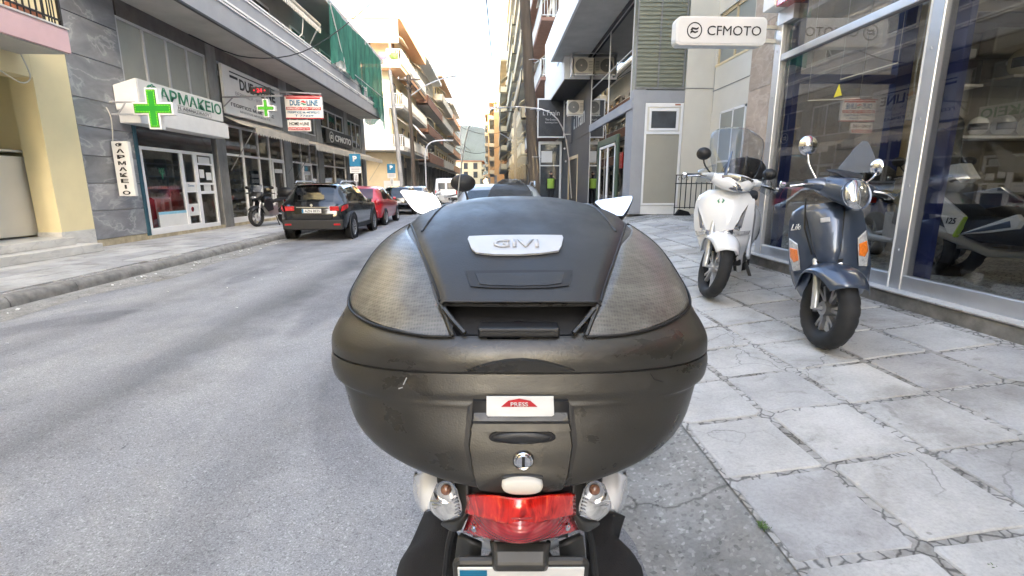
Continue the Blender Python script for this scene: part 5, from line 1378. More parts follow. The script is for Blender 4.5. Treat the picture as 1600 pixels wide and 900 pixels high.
# ============================================================ CARS AND VANS
def interp(T, y):
    if y <= T[0][0]: return T[0][1:]
    for a, b in zip(T[:-1], T[1:]):
        if y <= b[0]:
            f = (y - a[0]) / (b[0] - a[0]); f = f * f * (3 - 2 * f) * .45 + f * .55
            return tuple(p + (q - p) * f for p, q in zip(a[1:], b[1:]))
    return T[-1][1:]
class Car:
    """body as a loft of cross-sections; T rows: y, half width, bottom, belt, top, top half width"""
    def __init__(s, T, step=.07): s.T = T; s.L = T[-1][0]; s.step = step
    def sec(s, y):
        w, zb, zl, zt, wt = interp(s.T, y)
        if zt < zl + .03: zl = zt - .03
        g = .955
        P = [(0, zb), (.8 * w, zb), (.955 * w, zb + .05), (w * .995, zb + .22), (w, (zb + zl) / 2 + .04), (.985 * w, zl - .10), (g * w, zl),
             ((g * w + wt) / 2 + .018, (zl + zt) / 2), (wt + .012, zt - .07), (wt * .86, zt - .012), (wt * .45, zt), (0, zt + .006)]
        return P
    def S(s, y, k, off=0):
        def pt(y, k):
            P = s.sec(y)
            sg = 1
            if k > 11: k = 22 - k; sg = -1
            i = min(int(k), 10); f = k - i
            a, b = P[i], P[i + 1]
            return Vector((sg * (a[0] + (b[0] - a[0]) * f), y, a[1] + (b[1] - a[1]) * f))
        p = pt(y, k)
        if off:
            e = .03
            dy = pt(min(y + e, s.L), k) - pt(max(y - e, 0), k); dk = pt(y, k + .2) - pt(y, k - .2)
            n = dk.cross(dy)
            if n.length > 1e-9:
                n.normalize()
                c = Vector((0, s.L / 2, .7))
                if n.dot(p - c) < 0: n = -n
                p = p + n * off
        return p
    def body(s):
        rings = []; n = int(s.L / s.step)
        for j in range(n + 1):
            P = s.sec(s.L * j / n); y = s.L * j / n
            rings.append([(x, y, z) for x, z in P] + [(-x, y, z) for x, z in P[-2:0:-1]])
        return M().loft(rings)
    def patch(s, c, off=.006, n=8, m=6):
        """c: four (y,k) corners"""
        rows = []
        for i in range(m + 1):
            f = i / m; row = []
            for j in range(n + 1):
                g = j / n
                a = [c[0][q] + (c[1][q] - c[0][q]) * g for q in (0, 1)]; b = [c[3][q] + (c[2][q] - c[3][q]) * g for q in (0, 1)]
                row.append(tuple(s.S(a[0] + (b[0] - a[0]) * f, a[1] + (b[1] - a[1]) * f, off)))
            rows.append(row)
        return M().grid(rows)
def both(c): return [c, [(y, 22 - k) for y, k in c]]
def wheel(parent, c, r, w, rimm='rimgrey', spokes=7, sx=1):
    x, y, z = c
    pr = [(r * .66, -w / 2), (r * .9, -w / 2), (r * .985, -w * .38), (r, -w * .2), (r, w * .2), (r * .985, w * .38), (r * .9, w / 2), (r * .66, w / 2), (r * .64, w * .2), (r * .64, -w * .2), (r * .66, -w / 2)]
    wh = M().lathe(pr, c, (1, 0, 0), 28).go('wheel', 'rubber', parent, smooth=40)
    m = M()
    xo = sx * w * .42
    m.lathe([(r * .66, sx * w * .5), (r * .62, sx * w * .42), (r * .60, sx * w * .1), (r * .60, -sx * w * .3)], c, (1, 0, 0), 28)
    m.lathe([(.001, sx * w * .40), (r * .13, sx * w * .40), (r * .15, sx * w * .3), (r * .15, 0)], c, (1, 0, 0), 14)
    for k in range(spokes):
        a = 2 * PI * k / spokes
        d = Vector((0, math.cos(a), math.sin(a))); t = Vector((0, -math.sin(a), math.cos(a)))
        p = Vector(c) + Vector((sx * w * .34, 0, 0))
        for sg in (-.5, .5):
            A = p + d * r * .12 + t * sg * r * .10; B = p + d * r * .62 + t * sg * r * .26
            m.prism([tuple(A - t * r * .03), tuple(A + t * r * .03), tuple(B + t * r * .035), tuple(B - t * r * .035)], (sx * w * .08, 0, 0))
    m.go('rim', rimm, wh, smooth=40)
    M().lathe([(.001, 0), (r * .6, 0)], (x - sx * w * .1, y, z), (1, 0, 0), 24).go('brake_disc', 'black', wh)
    return wh
def car(name, label, cat, T, paint, wheels, wr, hw, glassmat='carglass', extra=None, cladding=False, rimm='rimgrey', group=None):
    t = thing(name, label, cat, (0, 0, 0), group, local=True)
    c = Car(T)
    c.body().go('body', paint, t, smooth=38)
    for wy in wheels:
        for sx in (-1, 1):
            m = M().lathe([(.0, .0), (wr * 1.30 if cladding else wr * 1.14, 0), (wr * 1.28 if cladding else wr * 1.12, .02)], (sx * (hw + .002), wy, wr), (sx, 0, 0), 30)
            m.go('wheel_arch', 'black', t)
            wheel(t, (sx * (hw - .085), wy, wr), wr, .21, rimm, 6, sx)
    return t, c
def plate(parent, s, x, y, z, w=.50, h=.11, face=-1, mt='black_ink', rx=0):
    M().box(x - w / 2, x + w / 2, y, y + .012, z - h / 2, z + h / 2).go('number_plate', 'paper', parent, bev=.004)
    M().box(x - w / 2 + .004, x - w / 2 + .045, y - .002, y - .0005, z - h / 2 + .004, z + h / 2 - .004).go('blue_band', 'parkblue', parent)
    if s: text('plate_lettering', s, mt, (x + .02, y - .003, z), (1, 0, 0), (0, 0, 1), w * .78, h * .62, parent, extrude=.001, bold=.01)
# --- black SUV
T = [(0, .66, .36, .88, .90, .50), (.05, .79, .33, .94, .97, .56), (.12, .845, .31, .98, 1.03, .60), (.30, .865, .28, 1.0, 1.28, .60), (.50, .87, .26, 1.0, 1.475, .585), (.70, .87, .25, .995, 1.515, .60), (1.6, .87, .23, .98, 1.54, .61), (2.3, .87, .22, .95, 1.50, .60), (2.75, .87, .22, .94, 1.30, .62), (3.15, .865, .22, .94, 1.03, .66), (3.7, .85, .24, .90, .93, .62), (4.0, .78, .27, .80, .82, .5), (4.14, .62, .34, .62, .66, .4)]
suv, c = car('parked_suv', 'black suv parked at the left kerb, seen from behind', 'car', T, 'blackpaint', (.72, 3.26), .325, .87, cladding=True, group='cars parked along the left kerb')
for q in both([(.62, 6.15), (1.55, 6.15), (1.55, 7.9), (.80, 7.7)]): c.patch(q).go('side_window', 'carglass', suv)
for q in both([(1.62, 6.15), (2.62, 6.15), (2.25, 7.9), (1.62, 7.9)]): c.patch(q).go('side_window', 'carglass', suv)
c.patch([(.13, 8.9), (.13, 13.1), (.43, 12.9), (.43, 9.1)], .008, 12, 8).go('rear_window', 'sv_carglass', suv)
c.patch([(2.42, 9.0), (2.42, 13), (3.05, 13.2), (3.05, 8.8)], .008, 12, 8).go('windscreen', 'carglass', suv)
for q in both([(.03, 4.75), (.36, 4.9), (.42, 5.7), (.05, 5.75)]): c.patch(q, .012).go('tail_light', 'taillight', suv)
for s_ in (-1, 1):
    M().box(min(s_ * .46, s_ * .70), max(s_ * .46, s_ * .70), -.012, .05, .80, .92).go('tail_light', 'taillight', suv, bev=.012)
    M().box(min(s_ * .55, s_ * .72), max(s_ * .55, s_ * .72), -.055, .02, .42, .47).go('rear_reflector', 'taillight', suv, bev=.008)
    M().tube([(s_ * .60, .62, 1.50), (s_ * .61, .75, 1.575), (s_ * .61, 2.0, 1.58), (s_ * .60, 2.2, 1.53)], .018, 8).go('roof_rail', 'alum', suv)
    M().loft([[(s_ * (.90 + .11 * f) + .0 * a, 2.42 + .05 * math.cos(a) * (1.2 - .2 * f), 1.02 + .065 * math.sin(a) * (1 + .1 * f)) for a in [2 * PI * k / 10 for k in range(10)]] for f in (0, .5, 1)]).go('wing_mirror', 'black', suv, smooth=50)
    M().box(min(s_ * .865, s_ * .882), max(s_ * .865, s_ * .882), 1.15, 2.8, .27, .40).go('sill_cladding', 'black', suv, bev=.01)
m = M().prism([(-.78, -.04, .30), (.78, -.04, .30), (.80, -.04, .56), (-.80, -.04, .56)], (0, .3, 0)); m.go('rear_bumper', 'black', suv, bev=.03)
M().prism([(-.50, -.035, .58), (.50, -.035, .58), (.56, -.035, .73), (-.56, -.035, .73)], (0, .08, 0)).go('tailgate_lower', 'blackpaint', suv, bev=.02)
M().box(-.40, .40, -.022, .0, .885, .905).go('tailgate_trim', 'chrome', suv)
M().box(-.56, .56, .40, .56, 1.50, 1.53).go('roof_spoiler', 'blackpaint', suv, bev=.01)
M().lathe([(0, 0), (.045, 0), (.04, .012)], (0, -.028, .95), (0, -1, 0), 6).go('maker_badge', 'chrome', suv)
plate(suv, 'AZN 8835', 0, -.052, .80, .50, .11)
M().tube([(-.05, .10, 1.04), (.30, .16, 1.10)], .008, 6).go('rear_wiper', 'black', suv)
place(suv, (-4.80, 13.25, 0), R(1.0))
# --- red hatchback
T = [(0, .62, .34, .84, .86, .48), (.05, .75, .30, .90, .93, .54), (.14, .81, .28, .93, 1.0, .58), (.32, .84, .26, .94, 1.24, .58), (.50, .85, .25, .94, 1.38, .57), (.80, .855, .24, .93, 1.44, .58), (1.6, .855, .23, .90, 1.45, .59), (2.2, .855, .22, .88, 1.37, .58), (2.7, .855, .22, .87, 1.12, .62), (3.05, .85, .22, .87, .95, .64), (3.55, .83, .24, .80, .82, .58), (3.85, .74, .27, .70, .72, .48), (3.97, .6, .33, .56, .6, .4)]
red, c = car('parked_hatchback', 'red hatchback parked in front of the black suv', 'car', T, 'redpaint', (.70, 3.15), .30, .855, rimm='rimsilver', group='cars parked along the left kerb')
for q in both([(.62, 6.15), (1.35, 6.15), (1.35, 7.9), (.85, 7.7)]): c.patch(q).go('side_window', 'carglass', red)
for q in both([(1.42, 6.15), (2.55, 6.15), (2.1, 7.9), (1.42, 7.9)]): c.patch(q).go('side_window', 'carglass', red)
c.patch([(.15, 8.8), (.15, 13.2), (.45, 13.0), (.45, 9.0)], .008, 12, 8).go('rear_window', 'sv_carglass', red)
c.patch([(2.3, 9.0), (2.3, 13), (2.95, 13.2), (2.95, 8.8)], .008, 12, 8).go('windscreen', 'carglass', red)
for s_ in (-1, 1):
    M().ell((s_ * .68, .06, .86), .10, .07, .10, 14, 10).go('tail_light', 'taillight', red, smooth=60)
    M().loft([[(s_ * (.88 + .10 * f), 2.25 + .05 * math.cos(a), .97 + .055 * math.sin(a)) for a in [2 * PI * k / 10 for k in range(10)]] for f in (0, .5, 1)]).go('wing_mirror', 'redpaint', red, smooth=50)
M().prism([(-.72, -.04, .32), (.72, -.04, .32), (.74, -.04, .58), (-.74, -.04, .58)], (0, .3, 0)).go('rear_bumper', 'redpaint', red, bev=.04)
M().lathe([(0, 0), (.05, 0), (.045, .012)], (0, -.012, .86), (0, -1, 0), 12).go('maker_badge', 'chrome', red)
plate(red, '', 0, -.055, .66, .45, .10)
place(red, (-4.90, 18.0, 0), R(1.0))
# --- silver car right in front of the big scooter
T = [(0, .64, .38, .92, .95, .52), (.05, .78, .34, .98, 1.0, .56), (.14, .83, .31, 1.02, 1.08, .60), (.32, .85, .28, 1.03, 1.28, .62), (.52, .855, .26, 1.03, 1.44, .60), (.75, .855, .25, 1.02, 1.475, .62), (1.6, .855, .23, .99, 1.49, .63), (2.3, .855, .22, .96, 1.44, .62), (2.85, .855, .22, .95, 1.18, .64), (3.2, .85, .22, .94, 1.0, .66), (3.8, .82, .24, .88, .9, .6), (4.1, .72, .28, .74, .76, .46), (4.2, .6, .34, .6, .64, .4)]
sil, c = car('parked_silver_car', 'silver car parked at the right kerb, mostly hidden by the scooter windscreen', 'car', T, 'silverpaint', (.74, 3.3), .32, .855)
for q in both([(.62, 6.15), (1.55, 6.15), (1.55, 7.9), (.85, 7.7)]) + both([(1.62, 6.15), (2.65, 6.15), (2.25, 7.9), (1.62, 7.9)]): c.patch(q).go('side_window', 'carglass', sil)
c.patch([(.16, 8.55), (.16, 13.45), (.44, 13.2), (.44, 8.8)], .008, 14, 8).go('rear_window', 'sv_carglass', sil)
c.patch([(2.42, 9.0), (2.42, 13), (3.1, 13.2), (3.1, 8.8)], .008, 12, 8).go('windscreen', 'carglass', sil)
for s_ in (-1, 1):
    M().box(min(s_ * .55, s_ * .76), max(s_ * .55, s_ * .76), -.01, .1, .78, .98).go('tail_light', 'taillight', sil, bev=.02)
    M().tube([(s_ * .60, .65, 1.45), (s_ * .61, .8, 1.52), (s_ * .61, 2.0, 1.53), (s_ * .60, 2.2, 1.47)], .017, 8).go('roof_rail', 'silverpaint', sil)
M().prism([(-.76, -.05, .30), (.76, -.05, .30), (.78, -.05, .58), (-.78, -.05, .58)], (0, .3, 0)).go('rear_bumper', 'silverpaint', sil, bev=.04)
plate(sil, '', 0, -.062, .70, .5, .11)
place(sil, (.10, 8.0, 0), R(-1.0))
# --- white van far left lane
vn = thing('white_van', 'white van with two dark rear windows in the distance', 'van', (0, 0, 0), local=True)
T = [(0, .86, .32, 1.2, 1.98, .74), (.04, .92, .30, 1.2, 2.02, .78), (.5, .93, .28, 1.2, 2.06, .80), (3.2, .93, .26, 1.15, 2.06, .80), (3.8, .93, .26, 1.1, 1.6, .78), (4.2, .92, .26, 1.05, 1.15, .75), (4.8, .85, .28, .95, 1.0, .7), (5.0, .7, .35, .8, .85, .5)]
cv = Car(T, .1); cv.body().go('body', 'whitepaint', vn, smooth=35)
M().box(-.62, -.08, -.012, .03, 1.18, 1.68).box(.08, .62, -.012, .03, 1.18, 1.68).go('rear_window', 'farglass', vn, bev=.03)
M().box(-.006, .006, -.006, .03, .5, 1.95).go('door_seam', 'black', vn)
for s_ in (-1, 1): M().box(min(s_ * .76, s_ * .86), max(s_ * .76, s_ * .86), -.014, .03, .75, 1.1).go('tail_light', 'taillight', vn)
M().box(-.85, .85, -.06, .1, .36, .56).go('rear_bumper', 'black', vn, bev=.02)
for wy in (.9, 3.9):
    for sx in (-1, 1): wheel(vn, (sx * .84, wy, .33), .33, .2, 'rimgrey', 5, sx)
place(vn, (-3.75, 39.5, 0), R(1))
# darker cars beyond the red one, drawn from the same shapes
def recolour(o, mt):
    for ch in o.children:
        if ch.name.startswith('body') or ch.name.startswith('rear_bumper') or ch.name.startswith('wing'):
            ch.data = ch.data.copy(); ch.data.materials.clear(); ch.data.materials.append(MT[mt])
dk = copy_tree(red); dk['label'] = 'dark hatchback parked beyond the red hatchback'; recolour(dk, 'blackpaint'); place(dk, (-4.9, 25.2, 0), R(1))
dk2 = copy_tree(red); dk2['label'] = 'silver hatchback farther up the left kerb near the van'; recolour(dk2, 'silverpaint'); place(dk2, (-4.9, 30.4, 0), R(1))

# ============================================================ SCOOTERS
def tyre(m, c, r, w, n=40, tread=True):
    """round section tyre with shallow tread bumps"""
    x, y, z = c; rings = []
    k = 12
    N = n * 2
    for i in range(N + 1):
        a = 2 * PI * i / N; ring = []
        for j in range(k):
            b = 2 * PI * j / k
            rr = r - w * .46 + w * .46 * math.cos(b)
            if tread and math.cos(b) > .25 and (i + (1 if math.sin(b) > 0 else 0) * 1) % 4 == 0: rr -= .006
            ring.append((x + w * .5 * math.sin(b), y + rr * math.cos(a), z + rr * math.sin(a)))
        rings.append(ring)
    return m.loft(rings, True, False)
def sc_wheel(parent, c, r, w, rimm, spokes, twin=True, steer=None):
    m = M(steer); tyre(m, c, r, w)
    wh = m.go('wheel', 'rubber', parent, smooth=55)
    m = M(steer); ri = r - w * .80
    m.lathe([(ri + .012, -w * .34), (ri + .014, -w * .28), (ri, -w * .2), (ri - .012, 0), (ri, w * .2), (ri + .014, w * .28), (ri + .012, w * .34)], c, (1, 0, 0), 40)
    m.lathe([(.02, -w * .38), (.045, -w * .34), (.05, 0), (.045, w * .34), (.02, w * .38)], c, (1, 0, 0), 16)
    for k in range(spokes):
        a = 2 * PI * k / spokes; off = .16 if twin else 0
        for sg in ((-1, 1) if twin else (0,)):
            A = Vector((0, math.cos(a), math.sin(a))) * .035; B = Vector((0, math.cos(a + sg * off + .12), math.sin(a + sg * off + .12))) * ri
            tt = Vector((0, -math.sin(a), math.cos(a))); wd = .009 if twin else .016
            p = [Vector(c) + A - tt * wd, Vector(c) + A + tt * wd, Vector(c) + B + tt * wd * 1.2, Vector(c) + B - tt * wd * 1.2]
            m.prism([tuple(q + Vector((-.014, 0, 0))) for q in p], (.028, 0, 0))
    m.go('rim', rimm, wh, smooth=40)
    m = M(steer); m.lathe([(.05, 0), (r * .42, 0), (r * .42, .004), (.05, .004)], (c[0] - w * .42, c[1], c[2]), (1, 0, 0), 28)
    m.go('brake_disc', 'steel', wh)
    return wh
def section_loft(m, secs, n=24, e=2.3, cap=True):
    """secs: (centre xyz, half width, half height, tilt) ; rings perpendicular to y by default"""
    rings = []
    for (x, y, z), w, h in secs:
        ring = []
        for k in range(n):
            a = 2 * PI * k / n; ca, sa = math.cos(a), math.sin(a)
            ring.append((x + w * abs(ca) ** (2 / e) * (1 if ca >= 0 else -1), y, z + h * abs(sa) ** (2 / e) * (1 if sa >= 0 else -1)))
        rings.append(ring)
    return m.loft(rings, True, cap)
def shield(m, rows, thick=.05, n=16, bulge=1.0):
    """front shield: rows (z, half width, y at centre, sweep back at the edge)"""
    front = []; back = []
    for z, w, y, sw in rows:
        fr = []; bk = []
        for k in range(n + 1):
            u = -1 + 2 * k / n
            yy = y - sw * abs(u) ** 2.2
            fr.append((w * u, yy, z)); bk.append((w * u * .96, yy - thick * (1 - .35 * abs(u)), z))
        front.append(fr); back.append(bk)
    N = n + 1
    vs = [p for r in front for p in r] + [p for r in back for p in r]; K = len(rows); o = K * N; fs = []
    for i in range(K - 1):
        for k in range(n):
            a = i * N + k; fs.append((a, a + 1, a + N + 1, a + N)); b = o + a; fs.append((b, b + N, b + N + 1, b + 1))
    for k in range(n):
        fs.append((k, o + k, o + k + 1, k + 1)); a = (K - 1) * N + k; fs.append((a, a + 1, o + a + 1, o + a))
    for i in range(K - 1):
        a = i * N; fs.append((a, a + N, o + a + N, o + a)); a = i * N + n; fs.append((a, o + a, o + a + N, a + N))
    return m.add(vs, fs)
def shield_y(rows, x, z, off=.0):
    rows = sorted(rows)
    for a, b in zip(rows[:-1], rows[1:]):
        if a[0] <= z <= b[0]:
            f = (z - a[0]) / (b[0] - a[0]); w, y, sw = [p + (q - p) * f for p, q in zip(a[1:], b[1:])]
            return y - sw * min(1, abs(x / w)) ** 2.2 + off
    return rows[0][2]
def on_shield(rows, pts, th=.008, off=.004):
    """a flat-ish patch laid on the shield: pts = outline (x,z); triangulated as a fan with a subdivided rim"""
    P = []
    n = len(pts)
    for i in range(n):
        a, b = pts[i], pts[(i + 1) % n]
        for k in range(4): f = k / 4; P.append((a[0] + (b[0] - a[0]) * f, a[1] + (b[1] - a[1]) * f))
    cx_ = sum(p[0] for p in P) / len(P); cz_ = sum(p[1] for p in P) / len(P); N = len(P)
    rings = []
    for s_, o in ((1.0, off - th), (1.0, off), (.92, off + th * .6), (.6, off + th * .7), (.25, off + th * .7)):
        rings.append([(cx_ + (x - cx_) * s_, shield_y(rows, cx_ + (x - cx_) * s_, cz_ + (z - cz_) * s_, o), cz_ + (z - cz_) * s_) for x, z in P])
    return M().loft(rings, True, True)
def steer_mat(y, z, ang, rake=R(26)):
    ax = Vector((0, -math.sin(rake), math.cos(rake)))
    return Matrix.Translation((0, y, z)) @ Matrix.Rotation(ang, 4, ax) @ Matrix.Translation((0, -y, -z))
def front_end(t, st, fy, r, w, rimm, spokes, twin, fendm, forkm, fend_rows=None, fork_top=.62):
    c = (0, fy, r)
    sc_wheel(t, c, r, w, rimm, spokes, twin, st)
    for s_ in (-1, 1):
        M(st).tube([(s_ * (w * .5 + .035), fy + .005, r), (s_ * (w * .5 + .035), fy - .02, r + .16), (s_ * (w * .5 + .03), fy - .11, fork_top)], [.021, .024, .018], 12).go('fork_leg', forkm, t, smooth=60)
    M(st).tube([(-w * .5 - .05, fy, r), (w * .5 + .05, fy, r)], .013, 10).go('axle', 'steel', t)
    M(st).cbox((-(w * .5 + .005), fy - .075, r + .10), (.045, .05, .09), Euler((R(-30), 0, 0))).go('brake_caliper', 'black', t, bev=.008)
    rows = []
    for i in range(21):
        a = R(38 + (160 - 38) * i / 20) ; f = i / 20
        rr = r + .035; hw = w * .5 + .035 + .015 * math.sin(PI * f)
        if fend_rows: hw *= fend_rows(f)
        row = []
        for k in range(13):
            u = -1 + 2 * k / 12; q = rr - (.0 + .075 * abs(u) ** 3.0)
            row.append((hw * (u if abs(u) < .9 else u), fy + q * math.cos(a), r + q * math.sin(a)))
        rows.append(row)
    M(st).grid(rows).go('front_fender', fendm, t, smooth=60, solid=.006)
def grip_and_lever(t, st, x0, x1, y, z, mt='black', drop=.02):
    s_ = 1 if x1 > x0 else -1
    M(st).tube([(x0, y, z), (x1, y - .03, z - drop)], .016, 10).go('handlebar_grip', mt, t, smooth=60)
    M(st).lathe([(0, 0), (.022, 0), (.022, .025), (0, .03)], (x1, y - .03, z - drop), (s_, -.1, 0), 10).go('bar_end', 'chrome', t)
    M(st).tube(smooth_path([(x0 - s_ * .02, y + .05, z - .005), (x0 + (x1 - x0) * .4, y + .075, z - .01), (x1 - s_ * .0, y + .045, z - .03)], 8), [.008, .008, .007, .007, .006, .006, .007, .009], 8).go('brake_lever', 'chrome', t, smooth=60)
def mirror_round(t, st, base_, c, r, housing, facing, mirror='chrome', rx=1.0, stem='chrome'):
    f = Vector(facing).normalized()
    mid = tuple((Vector(base_) + Vector(c)) / 2 + Vector((0.02 if c[0] > 0 else -.02, 0, -.01)))
    m = M(st).tube(smooth_path([base_, mid, c], 8), .007, 8)
    m.go('mirror_stem', stem, t, smooth=60)
    u = f.cross(Vector((0, 0, 1))).normalized(); w = u.cross(f)
    rings = []
    for rr, d in ((r * .2, -.045), (r * .6, -.038), (r * .92, -.018), (r, 0), (r * .93, .004)):
        rings.append([tuple(Vector(c) + f * d + (u * math.cos(a) * rx + w * math.sin(a)) * rr) for a in [2 * PI * k / 24 for k in range(24)]])
    o = M(st).loft(rings, True, True).go('mirror', housing, t, smooth=50)
    M(st).add([tuple(Vector(c) + f * .0055 + (u * math.cos(a) * rx + w * math.sin(a)) * r * .9) for a in [2 * PI * k / 24 for k in range(24)]], [tuple(range(24))]).go('mirror_glass', mirror, o)
    return o

# --- blue grey retro scooter (front seen, bars turned to its left)
bl = thing('parked_scooter', 'slate blue retro scooter with round mirror and amber indicators near the showroom glass', 'scooter', (0, 0, 0), local=True)
ST = steer_mat(.42, .75, R(34))
BF = lambda f: (1.35 - .25 * f) if f < .8 else 1.15
front_end(bl, ST, .62, .262, .125, 'rimgrey', 6, True, 'greypaint', 'silverpaint', lambda f: 1.30 + .25 * math.sin(PI * min(1, f * 1.15)), .58)
SR = [(.30, .185, .47, .14), (.40, .225, .54, .16), (.50, .240, .585, .17), (.62, .235, .60, .16), (.74, .225, .585, .14), (.84, .215, .555, .12), (.90, .19, .535, .10), (.935, .13, .515, .06)]
# wheel well: shield with the lower middle left open above the wheel
def split_shield(rows, gap, zt, n=16):
    m = M()
    up = [r for r in rows if r[0] >= zt]
    shield(m, up, .06, n)
    return m
split_shield(SR, .12, .50).go('front_shield', 'greypaint', bl, smooth=45)
for s_ in (-1, 1):
    rows_ = []
    for z, w, y, sw in [r for r in SR if r[0] <= .50]:
        w0 = .10 + (.50 - z) * .32
        rows_.append([(s_ * (w0 + (w - w0) * k / 6), y - sw * abs((w0 + (w - w0) * k / 6) / w) ** 2.2, z) for k in range(7)])
    M().grid(rows_).go('shield_flank', 'greypaint', bl, smooth=45, solid=.02)
M().box(-.10, .10, .30, .40, .30, .62).go('wheel_well', 'black', bl)
# centre tie panel with raised edges
on_shield(SR, [(-.115, .90), (.115, .90), (.075, .64), (.05, .55), (-.05, .55), (-.075, .64)], .012, .010).go('centre_panel', 'greypaint', bl, smooth=40)
for s_ in (-1, 1):
    M().tube([(s_ * (.115 - (.9 - z) * .16), shield_y(SR, s_ * .1, z, .014), z) for z in (.89, .82, .75, .68, .62)], .004, 6).go('panel_seam', 'black', bl)
    on_shield(SR, [(s_ * .170, .69), (s_ * .222, .73), (s_ * .232, .60), (s_ * .215, .50), (s_ * .165, .515), (s_ * .165, .60)], .014, .012).go('indicator', 'clearlens', bl, smooth=40)
    on_shield(SR, [(s_ * .175, .655), (s_ * .222, .665), (s_ * .226, .60), (s_ * .205, .565), (s_ * .172, .58)], .012, .022).go('amber_lens', 'amber', bl, smooth=40)
for k in range(2):
    M().tube([(x, shield_y(SR, x, .54 + .0 * k, .018), .545 - .03 * k + .1 * x * x * 8) for x in [-.075 + .0125 * i for i in range(13)]], .006, 8).go('grille_bar', 'chrome', bl, smooth=60)
on_shield(SR, [(-.085, .575), (.085, .575), (.06, .495), (-.06, .495)], .010, .006).go('grille', 'black', bl, smooth=40)
M().box(-.028, .028, shield_y(SR, 0, .83, .015), shield_y(SR, 0, .83, .028), .815, .845).go('badge', 'steel', bl, bev=.005)
text('script_lettering', 'Like', 'paper', (.165, shield_y(SR, .165, .80, .010), .80), (-1, .25, 0), (0, -.12, 1), .085, .04, bl, extrude=.003, shear=.5, bold=.01)
# handlebar cowl with headlamp
CC = (0, .50, 1.01)
m = M(ST); section_loft(m, [((0, .66, .985), .055, .05), ((0, .645, .99), .085, .075), ((0, .60, 1.00), .12, .088), ((0, .52, 1.02), .15, .085), ((0, .44, 1.03), .16, .07), ((0, .38, 1.03), .13, .05)], 24, 2.2)
m.go('handlebar_cowl', 'greypaint', bl, smooth=50)
for s_ in (-1, 1):
    m = M(ST); rings = []
    for x, y, z, a, b in ((.08, .50, 1.02, .055, .05), (.16, .49, 1.035, .045, .04), (.23, .47, 1.03, .03, .026)):
        rings.append([(s_ * x, y + a * math.cos(q), z + b * math.sin(q)) for q in [2 * PI * k / 14 for k in range(14)]])
    m.loft(rings).go('cowl_wing', 'greypaint', bl, smooth=60)
    grip_and_lever(bl, ST, s_ * .22, s_ * .345, .46, 1.03, 'black')
m = M(ST); rings = []
for rr, d in ((.082, -.02), (.088, .0), (.078, .012), (.055, .026), (.02, .034)):
    rings.append([(rr * .92 * math.cos(a), .652 + d - .25 * rr * math.sin(a), .985 + rr * 1.08 * math.sin(a)) for a in [2 * PI * k / 28 for k in range(28)]])
hl = m.loft(rings).go('headlamp', 'headlens', bl, smooth=60)
m = M(ST).lathe([(.084, 0), (.094, .004), (.096, -.012), (.086, -.016)], (0, .655, .985), (0, 1, .25), 28); m.go('headlamp_ring', 'greypaint', hl, smooth=60)
m = M(ST); section_loft(m, [((0, .60, 1.08), .05, .012), ((0, .54, 1.11), .09, .014), ((0, .44, 1.13), .10, .012)], 16, 2.2); m.go('dash_cowl', 'black', bl, smooth=50)
mirror_round(bl, ST, (.16, .46, 1.07), (.235, .42, 1.27), .062, 'chrome', (.1, -1, .05), 'chrome', 1.05)
mirror_round(bl, ST, (-.16, .46, 1.07), (-.27, .40, 1.19), .055, 'chrome', (-.9, .1, .1), 'chrome', 1.0)
# body behind
M().prism([(-.17, .36, .28), (-.17, -.2, .28), (-.17, -.2, .34), (-.17, .36, .34)], (.34, 0, 0)).go('floorboard', 'black', bl, bev=.015)
m = M(); section_loft(m, [((0, .05, .52), .13, .18), ((0, -.05, .56), .17, .24), ((0, -.35, .58), .20, .23), ((0, -.65, .60), .18, .18), ((0, -.85, .63), .10, .09)], 22, 2.5); m.go('rear_body', 'greypaint', bl, smooth=50)
m = M(); section_loft(m, [((0, .08, .80), .10, .03), ((0, -.1, .82), .14, .05), ((0, -.4, .84), .16, .05), ((0, -.75, .85), .12, .04)], 18, 2.6); m.go('seat', 'matblack', bl, smooth=50)
sc_wheel(bl, (0, -.68, .262), .262, .13, 'rimgrey', 6)
M().tube([(-.1, -.62, .12), (-.16, -.3, .03), (-.25, -.2, .012)], .014, 8).go('side_stand', 'black', bl)
M().tube([(.14, -.2, .2), (.17, -.6, .25), (.17, -.95, .3)], [.03, .05, .05], 12).go('exhaust', 'steel', bl, smooth=60)
# folded dark screen is added below, once the scooter stands in place
M().tube([(.1, .60, .98), (.12, .62, .80), (.09, .60, .62)], .006, 6).go('brake_hose', 'black', bl)
bh = math.atan2(.50, -.86)
place(bl, (2.80, 3.80, zp(2.5) - .005), math.atan2(.56, -.83), 1.13, (0, 0))
bl.rotation_euler = (Matrix.Rotation(math.atan2(.56, -.83), 3, 'Z') @ Matrix.Rotation(R(9.8), 3, 'Y')).to_euler(); bl.scale = (1.06, 1.08, 1.11)

bpy.context.view_layer.update()
wsx = M(); A = [(2.74, 3.95, 1.55), (2.82, 4.0, 1.61), (2.92, 4.05, 1.70), (3.0, 4.09, 1.77), (3.07, 4.12, 1.815), (3.095, 4.11, 1.81), (3.10, 4.07, 1.76), (3.10, 4.0, 1.66), (3.12, 3.95, 1.56)]
wsx.prism(A, (.006, -.006, 0))
wo = wsx.go('folded_windscreen', 'smoke'); wo.parent = bl; wo.matrix_parent_inverse = (Matrix.Translation(bl.location) @ bl.rotation_euler.to_matrix().to_4x4() @ Matrix.Diagonal((1.06, 1.08, 1.11, 1))).inverted()

